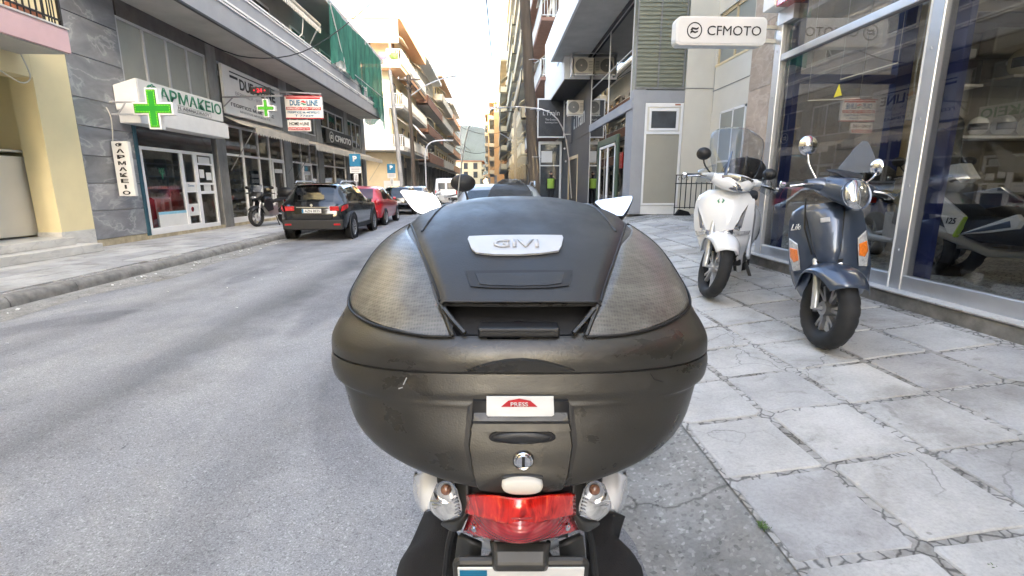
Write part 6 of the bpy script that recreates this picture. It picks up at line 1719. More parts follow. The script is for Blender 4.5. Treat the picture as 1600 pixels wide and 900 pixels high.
# --- white tall-wheel scooter
wh = thing('parked_scooter', 'white big wheel scooter with clear windscreen and strapped black top bag', 'scooter', (0, 0, 0), local=True)
ST = steer_mat(.50, .80, R(30))
front_end(wh, ST, .72, .285, .105, 'rimsilver', 5, True, 'whitepaint', 'silverpaint', lambda f: 1.05 + .25 * math.sin(PI * min(1, f * 1.1)), .68)
SR = [(.36, .16, .50, .10), (.46, .20, .60, .13), (.56, .225, .655, .16), (.66, .24, .67, .17), (.76, .245, .655, .17), (.86, .235, .62, .15), (.93, .20, .585, .11), (.975, .13, .55, .06)]
split_shield(SR, .12, .56).go('front_shield', 'whitepaint', wh, smooth=45)
for s_ in (-1, 1):
    rows_ = []
    for z, w, y, sw in [(.18, .13, .30, .05)] + [r for r in SR if r[0] <= .56]:
        w0 = min(w - .03, .085 + max(0, .50 - z) * .2)
        rows_.append([(s_ * (w0 + (w - w0) * k / 6), y - sw * abs((w0 + (w - w0) * k / 6) / w) ** 2.2, z) for k in range(7)])
    M().grid(rows_).go('shield_flank', 'whitepaint', wh, smooth=45, solid=.02)
    on_shield(SR, [(s_ * .105, .60), (s_ * .225, .60), (s_ * .21, .53 + .035), (s_ * .12, .565)], .014, .010).go('indicator', 'clearlens', wh, smooth=40)
    on_shield(SR, [(s_ * .15, .60), (s_ * .205, .84), (s_ * .165, .76), (s_ * .11, .62)], .012, .010).go('chrome_vent', 'chrome', wh, smooth=40)
    on_shield(SR, [(s_ * .165, .63), (s_ * .193, .79), (s_ * .170, .74), (s_ * .135, .635)], .010, .017).go('vent_slot', 'grey_ink', wh, smooth=40)
    on_shield(SR, [(s_ * .03, .61), (s_ * .11, .62), (s_ * .105, .575), (s_ * .02, .567)], .012, .011).go('chrome_trim', 'chrome', wh, smooth=40)
    on_shield(SR, [(s_ * .010, .895), (s_ * .030, .875), (s_ * .016, .85), (s_ * .006, .862), (s_ * .018, .875)], .004, .004).go('wing_badge', 'greensign', wh)
M().box(-.085, .085, .34, .44, .30, .66).go('wheel_well', 'black', wh)
m = M(ST); section_loft(m, [((0, .69, 1.02), .05, .03), ((0, .665, 1.025), .11, .062), ((0, .60, 1.035), .165, .078), ((0, .52, 1.05), .19, .07), ((0, .44, 1.06), .15, .05)], 24, 2.3); m.go('handlebar_cowl', 'whitepaint', wh, smooth=50)
m = M(ST); rings = []
for s2, d in ((1.0, -.008), (1.02, .006), (.8, .02), (.4, .03)):
    P_ = [(-.095, .045), (-.06, .055), (0, .06), (.06, .055), (.095, .045), (.07, -.01), (.035, -.045), (0, -.052), (-.035, -.045), (-.07, -.01)]
    rings.append([(x * s2 * 1.38, .69 + d - abs(x) * .62, 1.025 + z * s2 * 1.2) for x, z in P_])
m.loft(rings).go('headlamp', 'headlens', wh, smooth=40)
for s_ in (-1, 1):
    m = M(ST); rings = []
    for x, y, z, a, b in ((.12, .54, 1.05, .05, .045), (.19, .53, 1.065, .04, .035), (.26, .51, 1.06, .025, .022)):
        rings.append([(s_ * x, y + a * math.cos(q), z + b * math.sin(q)) for q in [2 * PI * k / 14 for k in range(14)]])
    m.loft(rings).go('cowl_wing', 'whitepaint', wh, smooth=60)
    grip_and_lever(wh, ST, s_ * .25, s_ * .38, .50, 1.06, 'black')
    rows_ = []
    for i in range(9):
        f = i / 8; rows_.append([(s_ * (.20 + .11 * g), .62 - .06 * g + .03 * math.sin(PI * f), 1.0 + .17 * f * (1 - .3 * g) - .03 * g) for g in [k / 6 for k in range(7)]])
    M(ST).grid(rows_).go('hand_guard', 'screen', wh, smooth=60, solid=.004)
mirror_round(wh, ST, (.20, .54, 1.09), (.285, .50, 1.245), .056, 'black', (.15, -1, .05), 'chrome', 1.15, 'black')
mirror_round(wh, ST, (-.20, .54, 1.09), (-.30, .48, 1.16), .05, 'black', (-.3, -1, .05), 'chrome', 1.1, 'black')
rows_ = []
for i in range(15):
    f = i / 14; hw = .17 + .06 * math.sin(PI * min(1, f * .75)) ; hw = hw if f < .8 else hw * (1 - ((f - .8) / .2) ** 2 * .45)
    rows_.append([(hw * u, .63 - .22 * f - .10 * abs(u) ** 2, 1.08 + .44 * f) for u in [-1 + 2 * k / 16 for k in range(17)]])
M(ST).grid(rows_).go('windscreen', 'screen', wh, smooth=70, solid=.004)
M(ST).tube([(.10, .63, 1.06), (.085, .58, 1.20), (.075, .55, 1.30)], [.016, .013, .006], 8).go('screen_stay', 'greypaint', wh)
M().prism([(-.14, .40, .26), (-.14, -.15, .26), (-.14, -.15, .33), (-.14, .40, .33)], (.28, 0, 0)).go('floorboard', 'black', wh, bev=.015)
m = M(); section_loft(m, [((0, .46, .60), .17, .30), ((0, .38, .58), .15, .28)], 20, 2.6); m.go('leg_panel', 'black', wh, smooth=50)
m = M(); section_loft(m, [((0, .08, .52), .12, .20), ((0, -.05, .56), .18, .26), ((0, -.35, .60), .21, .25), ((0, -.65, .66), .18, .18), ((0, -.92, .74), .09, .08)], 22, 2.4); m.go('rear_body', 'whitepaint', wh, smooth=50)
for s_ in (-1, 1):
    M().prism([(s_ * .165, .22, .30), (s_ * .165, -.10, .70), (s_ * .165, .02, .88), (s_ * .165, .14, .62), (s_ * .165, .30, .34)], (s_ * .03, 0, 0)).go('side_panel', 'whitepaint', wh, bev=.015)
m = M(); section_loft(m, [((0, .06, .84), .10, .03), ((0, -.1, .86), .15, .06), ((0, -.4, .88), .17, .06), ((0, -.75, .92), .13, .04)], 18, 2.6); m.go('seat', 'matblack', wh, smooth=50)
sc_wheel(wh, (0, -.74, .285), .285, .12, 'rimsilver', 5)
M().tube([(-.09, -.35, .2), (-.14, -.3, .06), (-.22, -.18, .012)], .016, 8).tube([(.09, -.35, .2), (.14, -.3, .06), (.2, -.25, .012)], .016, 8).go('centre_stand', 'black', wh)
M().tube([(.15, -.2, .24), (.19, -.6, .27), (.19, -1.0, .36)], [.03, .055, .05], 12).go('exhaust', 'black', wh, smooth=60)
place(wh, (2.77, 5.55, zp(2.4) - .005), math.atan2(.44, -.90), 1.15)
wh.rotation_euler = (Matrix.Rotation(math.atan2(.58, -.82), 3, 'Z') @ Matrix.Rotation(R(3), 3, 'Y')).to_euler(); wh.scale = (1.22, 1.1, 1.15)
bg = thing('top_bag', 'black fabric covered bag strapped on the back of the white scooter', 'bag', (0, 0, 0), local=True)
m = M(); rings = []
for i in range(13):
    a = -PI / 2 + PI * i / 12; q = max(math.cos(a), .02) ** .6
    rings.append([((.225 * q + .006 * math.sin(6 * b + i)) * math.cos(b), (.19 * q) * math.sin(b), .15 + .15 * math.sin(a) + .008 * math.sin(3 * b + i * .7)) for b in [2 * PI * k / 28 for k in range(28)]])
m.loft(rings).go('bag_body', 'matblack', bg, smooth=70)
M().tube([(-.02, .2 * math.cos(R(a)), .15 + .158 * math.sin(R(a))) for a in range(-20, 201, 20)], .016, 6).go('strap', 'black', bg)
M().tube([(-.235 * math.cos(R(a)), -.0, .15 + .155 * math.sin(R(a))) for a in range(0, 181, 20)], .006, 6).go('piping', 'black', bg)
text('patch_lettering', 'GIVI', 'grey_ink', (.08, .193, .20), (-1, 0, 0), (0, .1, 1), .07, .02, bg, extrude=.002)
place(bg, (3.29, 6.5, 1.47), math.atan2(.44, -.90), 1.12)

# --- scooter parked in front of the big one: only mirror, screen and bars show
fs_ = thing('parked_scooter', 'dark scooter with black mirror and small smoked screen, between big scooter and silver car', 'scooter', (0, 0, 0), local=True)
ST = None
front_end(fs_, ST, -.72 * -1, .26, .12, 'rimgrey', 5, True, 'black', 'black')
m = M(); shield(m, [(.35, .2, .55, .1), (.6, .24, .60, .14), (.9, .22, .56, .12), (1.0, .16, .52, .08)], .06); m.go('front_shield', 'black', fs_, smooth=45)
m = M(); section_loft(m, [((0, .60, 1.05), .08, .06), ((0, .52, 1.08), .18, .07), ((0, .42, 1.09), .15, .05)], 20); m.go('handlebar_cowl', 'black', fs_, smooth=50)
for s_ in (-1, 1): grip_and_lever(fs_, None, s_ * .2, s_ * .33, .46, 1.08)
m = M(); section_loft(m, [((0, .1, .55), .14, .22), ((0, -.3, .60), .20, .24), ((0, -.8, .68), .10, .1)], 20, 2.5); m.go('rear_body', 'black', fs_, smooth=50)
m = M(); section_loft(m, [((0, .08, .82), .10, .03), ((0, -.35, .86), .16, .06), ((0, -.75, .88), .12, .04)], 18, 2.6); m.go('seat', 'matblack', fs_, smooth=50)
sc_wheel(fs_, (0, -.7, .26), .26, .13, 'rimgrey', 5)
rows_ = []
for i in range(12):
    f = i / 11; hw = .165 - .01 * f if f < .55 else .16 * (1 - ((f - .55) / .47) ** 2.4) ** .5 + .003
    rows_.append([(hw * u, .60 - .12 * f - .05 * abs(u) ** 2, 1.10 + .395 * f) for u in [-1 + 2 * k / 12 for k in range(13)]])
M().grid(rows_).go('windscreen', 'smoke', fs_, smooth=70, solid=.004)
mirror_round(fs_, None, (-.18, .50, 1.12), (-.335, .50, 1.47), .062, 'black', (0.05, 1, .0), 'chrome', 1.45, 'black')
place(fs_, (.10, 3.05, 0), R(-2))

# --- motorcycle on the left pavement
def motorbike(label, loc, rz, sc=1.0, body='black', name='parked_motorcycle', box=True, group=None):
    t = thing(name, label, 'motorcycle', (0, 0, 0), group, local=True)
    front_end(t, None, .66, .30, .10, 'rimgrey', 5, True, body, 'steel', None, .75)
    sc_wheel(t, (0, -.66, .30), .30, .13, 'rimgrey', 5)
    m = M(); section_loft(m, [((0, .42, .78), .06, .06), ((0, .30, .82), .13, .11), ((0, .08, .80), .14, .10), ((0, -.12, .74), .08, .05)], 18, 2.2); m.go('fuel_tank', body, t, smooth=50)
    m = M(); section_loft(m, [((0, -.08, .76), .09, .04), ((0, -.3, .76), .13, .045), ((0, -.75, .86), .10, .04)], 16, 2.4); m.go('seat', 'matblack', t, smooth=50)
    m = M(); section_loft(m, [((0, .72, .86), .05, .04), ((0, .62, .92), .14, .13), ((0, .48, .95), .17, .12), ((0, .36, .95), .12, .05)], 18, 2.3); m.go('front_fairing', body, t, smooth=50)
    M().ell((0, .70, .88), .075, .04, .05, 14, 8).go('headlamp', 'headlens', t, smooth=60)
    M().box(-.13, .13, -.15, .30, .32, .62).tube([(0, .45, .8), (0, .25, .35), (0, -.2, .32), (0, -.35, .7)], .03, 8).go('engine', 'rimgrey', t, bev=.02)
    M().tube([(.12, .1, .3), (.16, -.3, .3), (.17, -.8, .5)], [.025, .045, .05], 10).go('exhaust', 'steel', t, smooth=60)
    for s_ in (-1, 1):
        M().tube([(s_ * .05, -.1, .4), (s_ * .09, -.66, .30)], .022, 8).go('swing_arm', 'steel', t)
        grip_and_lever(t, None, s_ * .22, s_ * .36, .40, 1.02)
        mirror_round(t, None, (s_ * .2, .42, 1.03), (s_ * .32, .40, 1.17), .05, 'black', (0, -1, 0), 'chrome', 1.3, 'black')
        M().prism([(s_ * .14, .45, .85), (s_ * .14, .15, .75), (s_ * .14, .10, .50), (s_ * .14, .35, .45), (s_ * .14, .52, .62)], (s_ * .025, 0, 0)).go('side_panel', body, t, bev=.01)
    M().tube([(-.22, .40, 1.02), (0, .43, 1.0), (.22, .40, 1.02)], .014, 8).go('handlebar', 'black', t)
    rows_ = [[(.13 * u * (1 - .3 * f), .60 - .14 * f - .05 * u * u, 1.03 + .22 * f) for u in [-1 + 2 * k / 8 for k in range(9)]] for f in [i / 6 for i in range(7)]]
    M().grid(rows_).go('windscreen', 'smoke', t, smooth=70, solid=.004)
    M().box(-.08, .08, -.86, -.83, .70, .78).go('tail_light', 'taillight', t, bev=.01)
    M().tube([(-.08, -.1, .3), (-.22, .0, .01)], .014, 6).go('side_stand', 'black', t)
    if box:
        m = M(); rings = []
        for z, w in ((.88, .17), (.92, .2), (1.02, .215), (1.10, .20), (1.16, .13), (1.18, .05)):
            rings.append([(w * math.cos(a), -.80 + w * .85 * math.sin(a), z) for a in [2 * PI * k / 20 for k in range(20)]])
        m.loft(rings).go('top_box', 'black', t, smooth=50)
    return place(t, loc, rz, sc)
mb_ = motorbike('dark motorcycle with top box standing on the left pavement before the beige awning shop', (-7.5, 16.9, .15), R(163), 1.0, 'black')
mb_.scale = (1.45, 1.0, 1.06)
motorbike('motorcycle parked with its nose to the road just past the red car', (-5.3, 23.0, 0), R(215), 1.0, 'black')
motorbike('pale scooter parked in front of the white van in the distance', (-3.3, 34.5, 0), R(100), 1.0, 'silverpaint', 'parked_scooter', False)
motorbike('white and grey motorcycle standing close behind the right showroom pane', (4.9, 4.15, .53), R(205), 1.05, 'charcoal', 'display_motorcycle', False)
motorbike('dark motorcycle behind the blue scooter inside the showroom', (4.75, 5.55, .53), R(165), 1.0, 'black', 'display_motorcycle', True)
motorbike('black motorcycle at the back of the showroom beside the counter', (7.6, 3.7, .53), R(120), 1.0, 'black', 'display_motorcycle', True)
motorbike('dark motorcycle at the right edge behind the showroom glass', (5.9, 2.6, .53), R(150), 1.0, 'charcoal', 'display_motorcycle', False)
# its angular white panels, built on a nearer sport scooter
ss = thing('display_scooter', 'sport scooter with angular white panels and lime edges behind the showroom glass', 'scooter', (4.6, 4.6, .53))
px = 4.42
def pan(pts, mt, nm, th=.05, x=px):
    return M().prism([(x, y, z) for y, z in pts], (th, 0, 0)).go(nm, mt, ss, bev=.008)
pan([(4.93, 1.63), (4.62, 1.66), (4.50, 1.515), (4.58, 1.475), (4.70, 1.56), (4.93, 1.50)], 'whitepaint', 'tail_panel', .12)
pan([(4.93, 1.37), (4.82, 1.39), (4.48, 1.17), (4.56, .985), (4.63, 1.0), (4.74, 1.17), (4.93, 1.19)], 'whitepaint', 'side_panel')
pan([(4.485, 1.17), (4.47, 1.16), (4.55, .96), (4.57, .98)], 'lime', 'lime_edge', .055, px - .003)
pan([(4.53, .99), (4.02, 1.215), (3.97, 1.16), (4.0, 1.09), (4.22, 1.04)], 'whitepaint', 'nose_panel')
pan([(4.52, .995), (4.06, 1.16), (4.04, 1.10), (4.25, 1.05)], 'greypaint', 'nose_stripe', .03, px - .004)
text('lettering', '125', 'black_ink', (px - .004, 4.60, 1.12), (0, -1, 0), (0, .1, 1), .11, .06, ss, shear=.3, bold=.02)
m = M()
section_loft(m, [((4.62, 5.1, 1.15), .16, .25), ((4.62, 4.8, 1.25), .18, .28), ((4.62, 4.45, 1.15), .17, .22), ((4.62, 4.1, 1.08), .12, .15), ((4.62, 3.9, 1.1), .05, .06)], 18, 2.3); m.go('body', 'black', ss, smooth=50)
m = M(); tyre(m, (4.62, 4.95, .80), .27, .12); m.go('wheel', 'rubber', ss, smooth=50)
m = M(); tyre(m, (4.62, 3.75, .80), .27, .12); m.go('wheel', 'rubber', ss, smooth=50)
pan([(4.55, 1.38), (4.2, 1.44), (3.98, 1.32), (4.3, 1.25)], 'greypaint', 'grey_panel')
M().prism([(4.55, 4.95, 1.62), (4.75, 4.95, 1.62), (4.72, 4.98, 2.1), (4.65, 5.0, 2.18), (4.57, 4.98, 2.1)], (0, .01, 0)).go('windscreen', 'smoke', ss)
tag(M().box(3.8, 6, 3.2, 3.24, .95, 1.0).go('barrier_rail', 'pilaster'), 'low grey rail inside the right showroom pane', 'rail')

# --- person in a hi-vis vest by the notice case
pz = zp(3.0)
pp = thing('person', 'person in dark clothes and yellow hi vis vest standing by the far notice case', 'person', (3.0, 26.2, pz))
def skin_fig(verts, edges, radii, root, name, mt, parent, lv=2):
    me = bpy.data.meshes.new(name); me.from_pydata(verts, edges, [])
    me.materials.append(MT[mt])
    o = link(name, me, parent)
    sk = o.modifiers.new('skin', 'SKIN'); 
    for i, d in enumerate(me.skin_vertices[0].data if len(me.skin_vertices) else []):
        d.radius = radii[i]
    if not len(me.skin_vertices):
        pass
    sb_ = o.modifiers.new('sub', 'SUBSURF'); sb_.levels = lv; sb_.render_levels = lv
    return o
X, Y = 3.0, 26.2
m = M()
for s_ in (-1, 1):
    m.loft([[(X + s_ * .09 + r * math.cos(a), Y + r * math.sin(a), pz + z) for a in [2 * PI * k / 12 for k in range(12)]] for z, r in ((.04, .05), (.12, .055), (.45, .065), (.85, .09), (.95, .10))])
m.loft([[(X + w * math.cos(a), Y + d * math.sin(a), pz + z) for a in [2 * PI * k / 16 for k in range(16)]] for z, w, d in ((.85, .17, .11), (1.0, .165, .11), (1.2, .17, .12), (1.38, .20, .12), (1.46, .17, .10), (1.5, .06, .06), (1.56, .055, .055), (1.6, .075, .09), (1.68, .08, .10), (1.76, .07, .09), (1.8, .02, .03))])
for s_ in (-1, 1):
    m.tube([(X + s_ * .19, Y, pz + 1.42), (X + s_ * .24, Y, pz + 1.15), (X + s_ * .22, Y - .12, pz + .92), (X + s_ * .21, Y - .17, pz + .85)], [.05, .045, .035, .03], 10)
m.go('body', 'matblack', pp, smooth=70)
M().loft([[(X + w * math.cos(a), Y + d * math.sin(a), pz + z) for a in [2 * PI * k / 16 for k in range(16)]] for z, w, d in ((.95, .185, .13), (1.2, .185, .135), (1.4, .205, .132), (1.45, .17, .11))]).go('vest', 'hivis', pp, smooth=70)
M().ell((X, Y - .01, pz + 1.69), .078, .095, .11, 14, 10).go('head', 'skin', pp, smooth=70)
M().ell((X, Y + .015, pz + 1.73), .083, .098, .095, 14, 10).go('hair', 'black', pp, smooth=70)

# ============================================================ THE BIG SCOOTER IN FRONT, AND ITS TOP CASE
def LW(x, y, z):                                  # scooter axes: parallel to the camera heading
    c, s_ = math.cos(-YAW), math.sin(-YAW); x = x + .012
    return Vector((x * c - y * s_, x * s_ + y * c, z))
XF = Matrix.Translation((.012, 0, 0))
KW = 1.085
LID = [(1.197, .287, .640, 1.07, .84, 3.0), (1.215, .286, .642, 1.08, .84, 3.0), (1.232, .281, .648, 1.09, .85, 2.9), (1.250, .273, .666, 1.09, .86, 2.8), (1.285, .262, .700, 1.10, .88, 2.6), (1.34, .236, .780, 1.11, .93, 2.4), (1.38, .188, .865, 1.11, .98, 2.3), (1.40, .147, .92, 1.10, 1.0, 2.2), (1.417, .08, .98, 1.07, 1.02, 2.0), (1.4215, .012, 1.012, 1.03, 1.02, 2.0)]
LOW = [(1.022, .10, .66, .98, .84, 2.0), (1.024, .150, .628, 1.0, .84, 2.0), (1.036, .200, .607, 1.02, .84, 2.15), (1.050, .229, .606, 1.03, .84, 2.4), (1.072, .248, .612, 1.04, .84, 2.75), (1.10, .260, .618, 1.05, .84, 2.95), (1.140, .2695, .629, 1.06, .84, 3.05), (1.151, .271, .631, 1.06, .84, 3.05), (1.157, .2835, .633, 1.07, .84, 3.0), (1.167, .287, .634, 1.07, .84, 3.0), (1.180, .2885, .637, 1.07, .84, 3.0), (1.1935, .2865, .640, 1.07, .84, 3.0)]
def lev(T, t):
    r = catmull(T, t); return r
def P3(T, a, t, off=0.0):
    z, w, yr, yf, yc, n = lev(T, t); w *= KW
    s1, c1 = math.sin(a), math.cos(a)
    x = w * abs(s1) ** (2 / n) * (1 if s1 >= 0 else -1)
    d = (yc - yr) if c1 > 0 else (yf - yc)
    y = yc - d * abs(c1) ** (2 / n) * (1 if c1 >= 0 else -1)
    p = Vector((x, y, z))
    if off:
        e = .02
        q1 = P3(T, a + e, t) - P3(T, a - e, t)
        q2 = P3(T, a, min(len(T) - 1, t + e)) - P3(T, a, max(0, t - e))
        nn = q1.cross(q2)
        if nn.length > 1e-12:
            nn.normalize()
            if nn.dot(p - Vector((0, .86, 1.17))) < 0: nn = -nn
            p = p + nn * off
    return p
def shell(T, N=144, sub=6):
    # extra angular samples near the corners come from the superellipse itself
    rings = []; K = (len(T) - 1) * sub
    for k in range(K + 1):
        t = k / sub
        rings.append([tuple(P3(T, 2 * PI * i / N + .35 * math.sin(2 * (2 * PI * i / N)) * .9, t)) for i in range(N)])
    return rings
tc = thing('top_case', 'large black scooter top case with silver badge, smoked reflectors and PRESS label', 'top case', (0, 0, 0), local=True)
low = M(XF).loft(shell(LOW)).go('lower_shell', 'case', tc, smooth=32)
lid = M(XF).loft(shell(LID)).go('upper_shell', 'case', tc, smooth=50)
# dark rubber seal in the joint
rings = []
for z, s_ in ((1.1925, .985), (1.1985, .985)):
    rings.append([tuple(Vector((p.x * s_, .86 + (p.y - .86) * s_, z))) for p in [P3(LID, 2 * PI * i / 96, 0) for i in range(96)]])
M(XF).loft(rings).go('seal', 'black', tc)
# inverse table: picture direction -> (angle, level) on the lid
FPX = 764.
def pic(p):
    q = p + Vector((.012, 0, 0)) - Vector((0, 0, 1.45))
    cp_, sp_ = math.cos(R(11.8)), math.sin(R(11.8))
    f = q.y * cp_ - q.z * sp_; u = q.y * sp_ + q.z * cp_
    return 800 + FPX * q.x / f, 450 - FPX * u / f
tabA = []; tabL = []
for T, tab in ((LID, tabA), (LOW, tabL)):
    for i in range(-150, 151):
        a = i / 150 * 1.75
        for j in range(0, (len(T) - 1) * 24 + 1):
            t = j / 24; p = P3(T, a, t); u, v = pic(p); tab.append((u, v, a, t))
tabA = np.array(tabA); tabL = np.array(tabL)
def inv(u, v, tab=None):
    tab = tabA if tab is None else tab
    d = (tab[:, 0] - u) ** 2 + (tab[:, 1] - v) ** 2 + 2.0 * np.abs(tab[:, 2])
    k = d.argmin(); return tab[k, 2], tab[k, 3]
def patch(T, A, B, off, n=28, m=14, edge=.0, inset=0):
    """surface patch between two (angle, level) polylines, raised by off"""
    rows = []
    for i in range(m + 1):
        f = i / m; row = []
        for j in range(n + 1):
            g = j / n
            a = catmull(A, g * (len(A) - 1)); b = catmull(B, g * (len(B) - 1)); c_ = a + (b - a) * f
            e = min(f, 1 - f) * m / 1.0
            o = off if (e >= 1 and 1 <= j <= n - 1) else off * edge
            row.append(tuple(P3(T, float(c_[0]), float(np.clip(c_[1], 0, len(T) - 1.001)), o)))
        rows.append(row)
    return M(XF).grid(rows)
# reflectors
for s_ in (-1, 1):
    inner = [inv(811 + s_ * dx, v) for dx, v in ((169, 352), (160, 380), (145, 420), (131, 460), (118, 495), (104, 527))]
    outer_px = [(168, 352), (207, 375), (238, 412), (258, 448), (264, 478), (240, 502), (190, 519), (145, 526), (104, 527)]
    outer = [inv(811 + s_ * dx, v) for dx, v in outer_px]
    rf = patch(LID, inner, outer, .0035, 40, 22, -.3).go('reflector', 'lens', tc, smooth=60, recalc=False)
    m = M(XF).tube([tuple(P3(LID, float(catmull(outer, g)[0]), float(catmull(outer, g)[1]), .003)) for g in [k * 8 / 60 for k in range(61)]], .0022, 6)
    m.go('reflector_rim', 'black', rf, smooth=60)
# cover panel with overhanging lip
# past the crest the cover follows the top by x and y
from mathutils.bvhtree import BVHTree
bm_ = M(); rr_ = shell(LID, 160, 8); bm_.loft(rr_)
bv = BVHTree.FromPolygons([Vector(p) for p in bm_.v], bm_.f)
def drop(x, y, off):
    h = bv.ray_cast(Vector((x, y, 2)), Vector((0, 0, -1)))
    return None if h[0] is None else h[0] + Vector((0, 0, off))
rows2 = []
CE = [(470, 127), (455, 132), (440, 137), (425, 142), (411, 147), (395, 153), (380, 158), (365, 163), (352, 167)]
ce = []
for v, dx in CE:
    p = bv.ray_cast(Vector((-.012, 0, 1.45)), Vector(((811 + dx - 800) / FPX, math.cos(R(11.8)) + (450 - v) / FPX * math.sin(R(11.8)), (450 - v) / FPX * math.cos(R(11.8)) - math.sin(R(11.8)))).normalized())[0]
    ce.append((p.y, p.x))
ce.append((ce[-1][0] + .12, ce[-1][1] - .012)); ce.append((1.06, ce[-1][1] - .05))
def ce_hw(y):
    for (y0, x0), (y1, x1) in zip(ce[:-1], ce[1:]):
        if y <= y1: return x0 + (x1 - x0) * max(0, y - y0) / (y1 - y0)
    return ce[-1][1]
def lipy(u):
    v = 471
    p = bv.ray_cast(Vector((-.012, 0, 1.45)), Vector(((811 + 124 * u - 800) / FPX, math.cos(R(11.8)) + (450 - v) / FPX * math.sin(R(11.8)), (450 - v) / FPX * math.cos(R(11.8)) - math.sin(R(11.8)))).normalized())[0]
    return p.y - .001
for i in range(33):
    f = i / 32
    y = .704 + f * (1.055 - .704)
    row = []
    for k in range(33):
        u = -1 + 2 * k / 32; yb = lipy(u); yy = yb + (y - .704) * (1.055 - yb) / (1.055 - .704); hw = ce_hw(yy); x = hw * u
        p = drop(x, yy, .008 if abs(u) < .97 else .0015)
        if p is None: p = Vector((x, y, 1.3))
        row.append(tuple(p))
    rows2.append(row)
# front lip (facing the viewer): the cover ends in a crisp overhanging edge
lip = [tuple(Vector(p) + Vector((0, -.006, -.006))) for p in rows2[0]]
lip2 = [tuple(Vector(p) + Vector((0, .012, -.013))) for p in rows2[0]]
cov = M(XF).grid([lip2, lip] + rows2).go('cover', 'caselid', tc, smooth=40, recalc=False)
for s_ in (0, 32):
    M(XF).tube([rows2[i][s_] for i in range(33)], .0022, 6).go('cover_edge', 'black', cov, smooth=60)
M(XF).tube(lip, .0020, 6).go('cover_lip', 'black', cov, smooth=60)
# raised ridges of the cover sides
for s_ in (-1, 1):
    pts = []
    for k in range(14):
        f = k / 13; y = .86 + f * .2; x = s_ * (.135 + .035 * (1 - f)); p = drop(x, y, .0085)
        if p is not None: pts.append(tuple(p))
    M(XF).tube(pts, .0022, 6).go('cover_ridge', 'caselid', cov, smooth=60)
# silver badge and embossed maker name
def on_cover(u, v, off=.0):
    """point on the lid seen at picture position (u,v), lifted off"""
    cp_, sp_ = math.cos(R(11.8)), math.sin(R(11.8))
    X_ = (u - 800) / FPX; Y_ = (450 - v) / FPX
    d = Vector((X_, cp_ + Y_ * sp_, Y_ * cp_ - sp_)).normalized()
    o = Vector((-.012, 0, 1.45))
    h = bv.ray_cast(o, d)
    return h[0] + h[1] * (off if h[1].dot(d) < 0 else -off)
def cover_plate(outline, off, th, name, mt, parent, ring=(1, .96)):
    top = [on_cover(u, v, off + th) for u, v in outline]; bot = [on_cover(u, v, off) for u, v in outline]
    cu_ = sum(u for u, v in outline) / len(outline); cv_ = sum(v for u, v in outline) / len(outline)
    rings = [[tuple(p) for p in bot], [tuple(p) for p in top]]
    for s_ in (.93, .6, .3, .05): rings.append([tuple(on_cover(cu_ + (u - cu_) * s_, cv_ + (v - cv_) * s_, off + th * 1.05)) for u, v in outline])
    return M(XF).loft(rings, True, True).go(name, mt, parent, smooth=40)
def outline(pts, n=5):
    out = []
    N = len(pts)
    for i in range(N):
        a, b = pts[i], pts[(i + 1) % N]
        for k in range(n): f = k / n; out.append((a[0] + (b[0] - a[0]) * f, a[1] + (b[1] - a[1]) * f))
    return out
bd = cover_plate(outline([(734, 378), (770, 376.5), (811, 376), (852, 376), (877, 376.5), (879, 380), (876, 393), (872, 400), (845, 404), (811, 406), (775, 406), (745, 403), (738, 397), (732, 382)]), .008, .0035, 'badge', 'silverbadge', tc)
o1, oR, oU = on_cover(806, 390, .0125), on_cover(840, 389, .0125) - on_cover(772, 389, .0125), on_cover(806, 382, .0125) - on_cover(806, 396, .0125)
gt_ = text('badge_lettering', 'GIVI', 'silverbadge', tuple(o1 + Vector((.012, 0, 0))), tuple(oR.normalized()), tuple(oU.normalized()), .074, .022, bd, extrude=.0012, bold=.03, spacing=1.05)
# shallow recess band under the badge
rc = cover_plate(outline([(728, 429), (811, 428), (894, 428), (888, 452), (860, 455), (811, 456), (760, 455), (736, 453)]), .0075, .0010, 'recess_band', 'black', cov)
cover_plate(outline([(744, 434), (811, 433), (880, 432), (876, 449), (855, 452), (811, 453), (765, 452), (750, 450)]), .0080, .0016, 'recess_floor', 'caselid', rc)
# real pocket under the lip: faces of the lid are opened and a sunk box set in
HP = [(684, 476), (811, 478), (938, 476), (922, 500), (908, 525), (811, 529), (714, 525), (700, 500)]
def inside(u, v, P):
    c = False
    for i in range(len(P)):
        (x1, y1), (x2, y2) = P[i], P[i - 1]
        if (y1 > v) != (y2 > v) and u < (x2 - x1) * (v - y1) / (y2 - y1) + x1: c = not c
    return c
bm = bmesh.new(); bm.from_mesh(lid.data)
dead = []
for f in bm.faces:
    c = f.calc_center_median()
    if c.y < .80:
        u, v = pic(c - Vector((.012, 0, 0)))
        if inside(u, v, HP): dead.append(f)
bmesh.ops.delete(bm, geom=dead, context='FACES'); bm.to_mesh(lid.data); bm.free()
cen = on_cover(811, 503, 0)
def hring(sc_, dy, dz, off):
    o = []
    for u, v in outline(HP, 6):
        p = on_cover(811 + (u - 811) * sc_, 503 + (v - 503) * sc_, off); o.append(tuple(p + Vector((0, dy, dz))))
    return o
hol = M(XF).loft([hring(1.06, 0, 0, .0006), hring(1.0, .001, -.001, 0), hring(.97, .028, -.008, 0), hring(.95, .045, -.012, 0), hring(.5, .045, -.012, 0), hring(.05, .045, -.012, 0)], True, False).go('latch_hollow', 'black', tc, smooth=40)
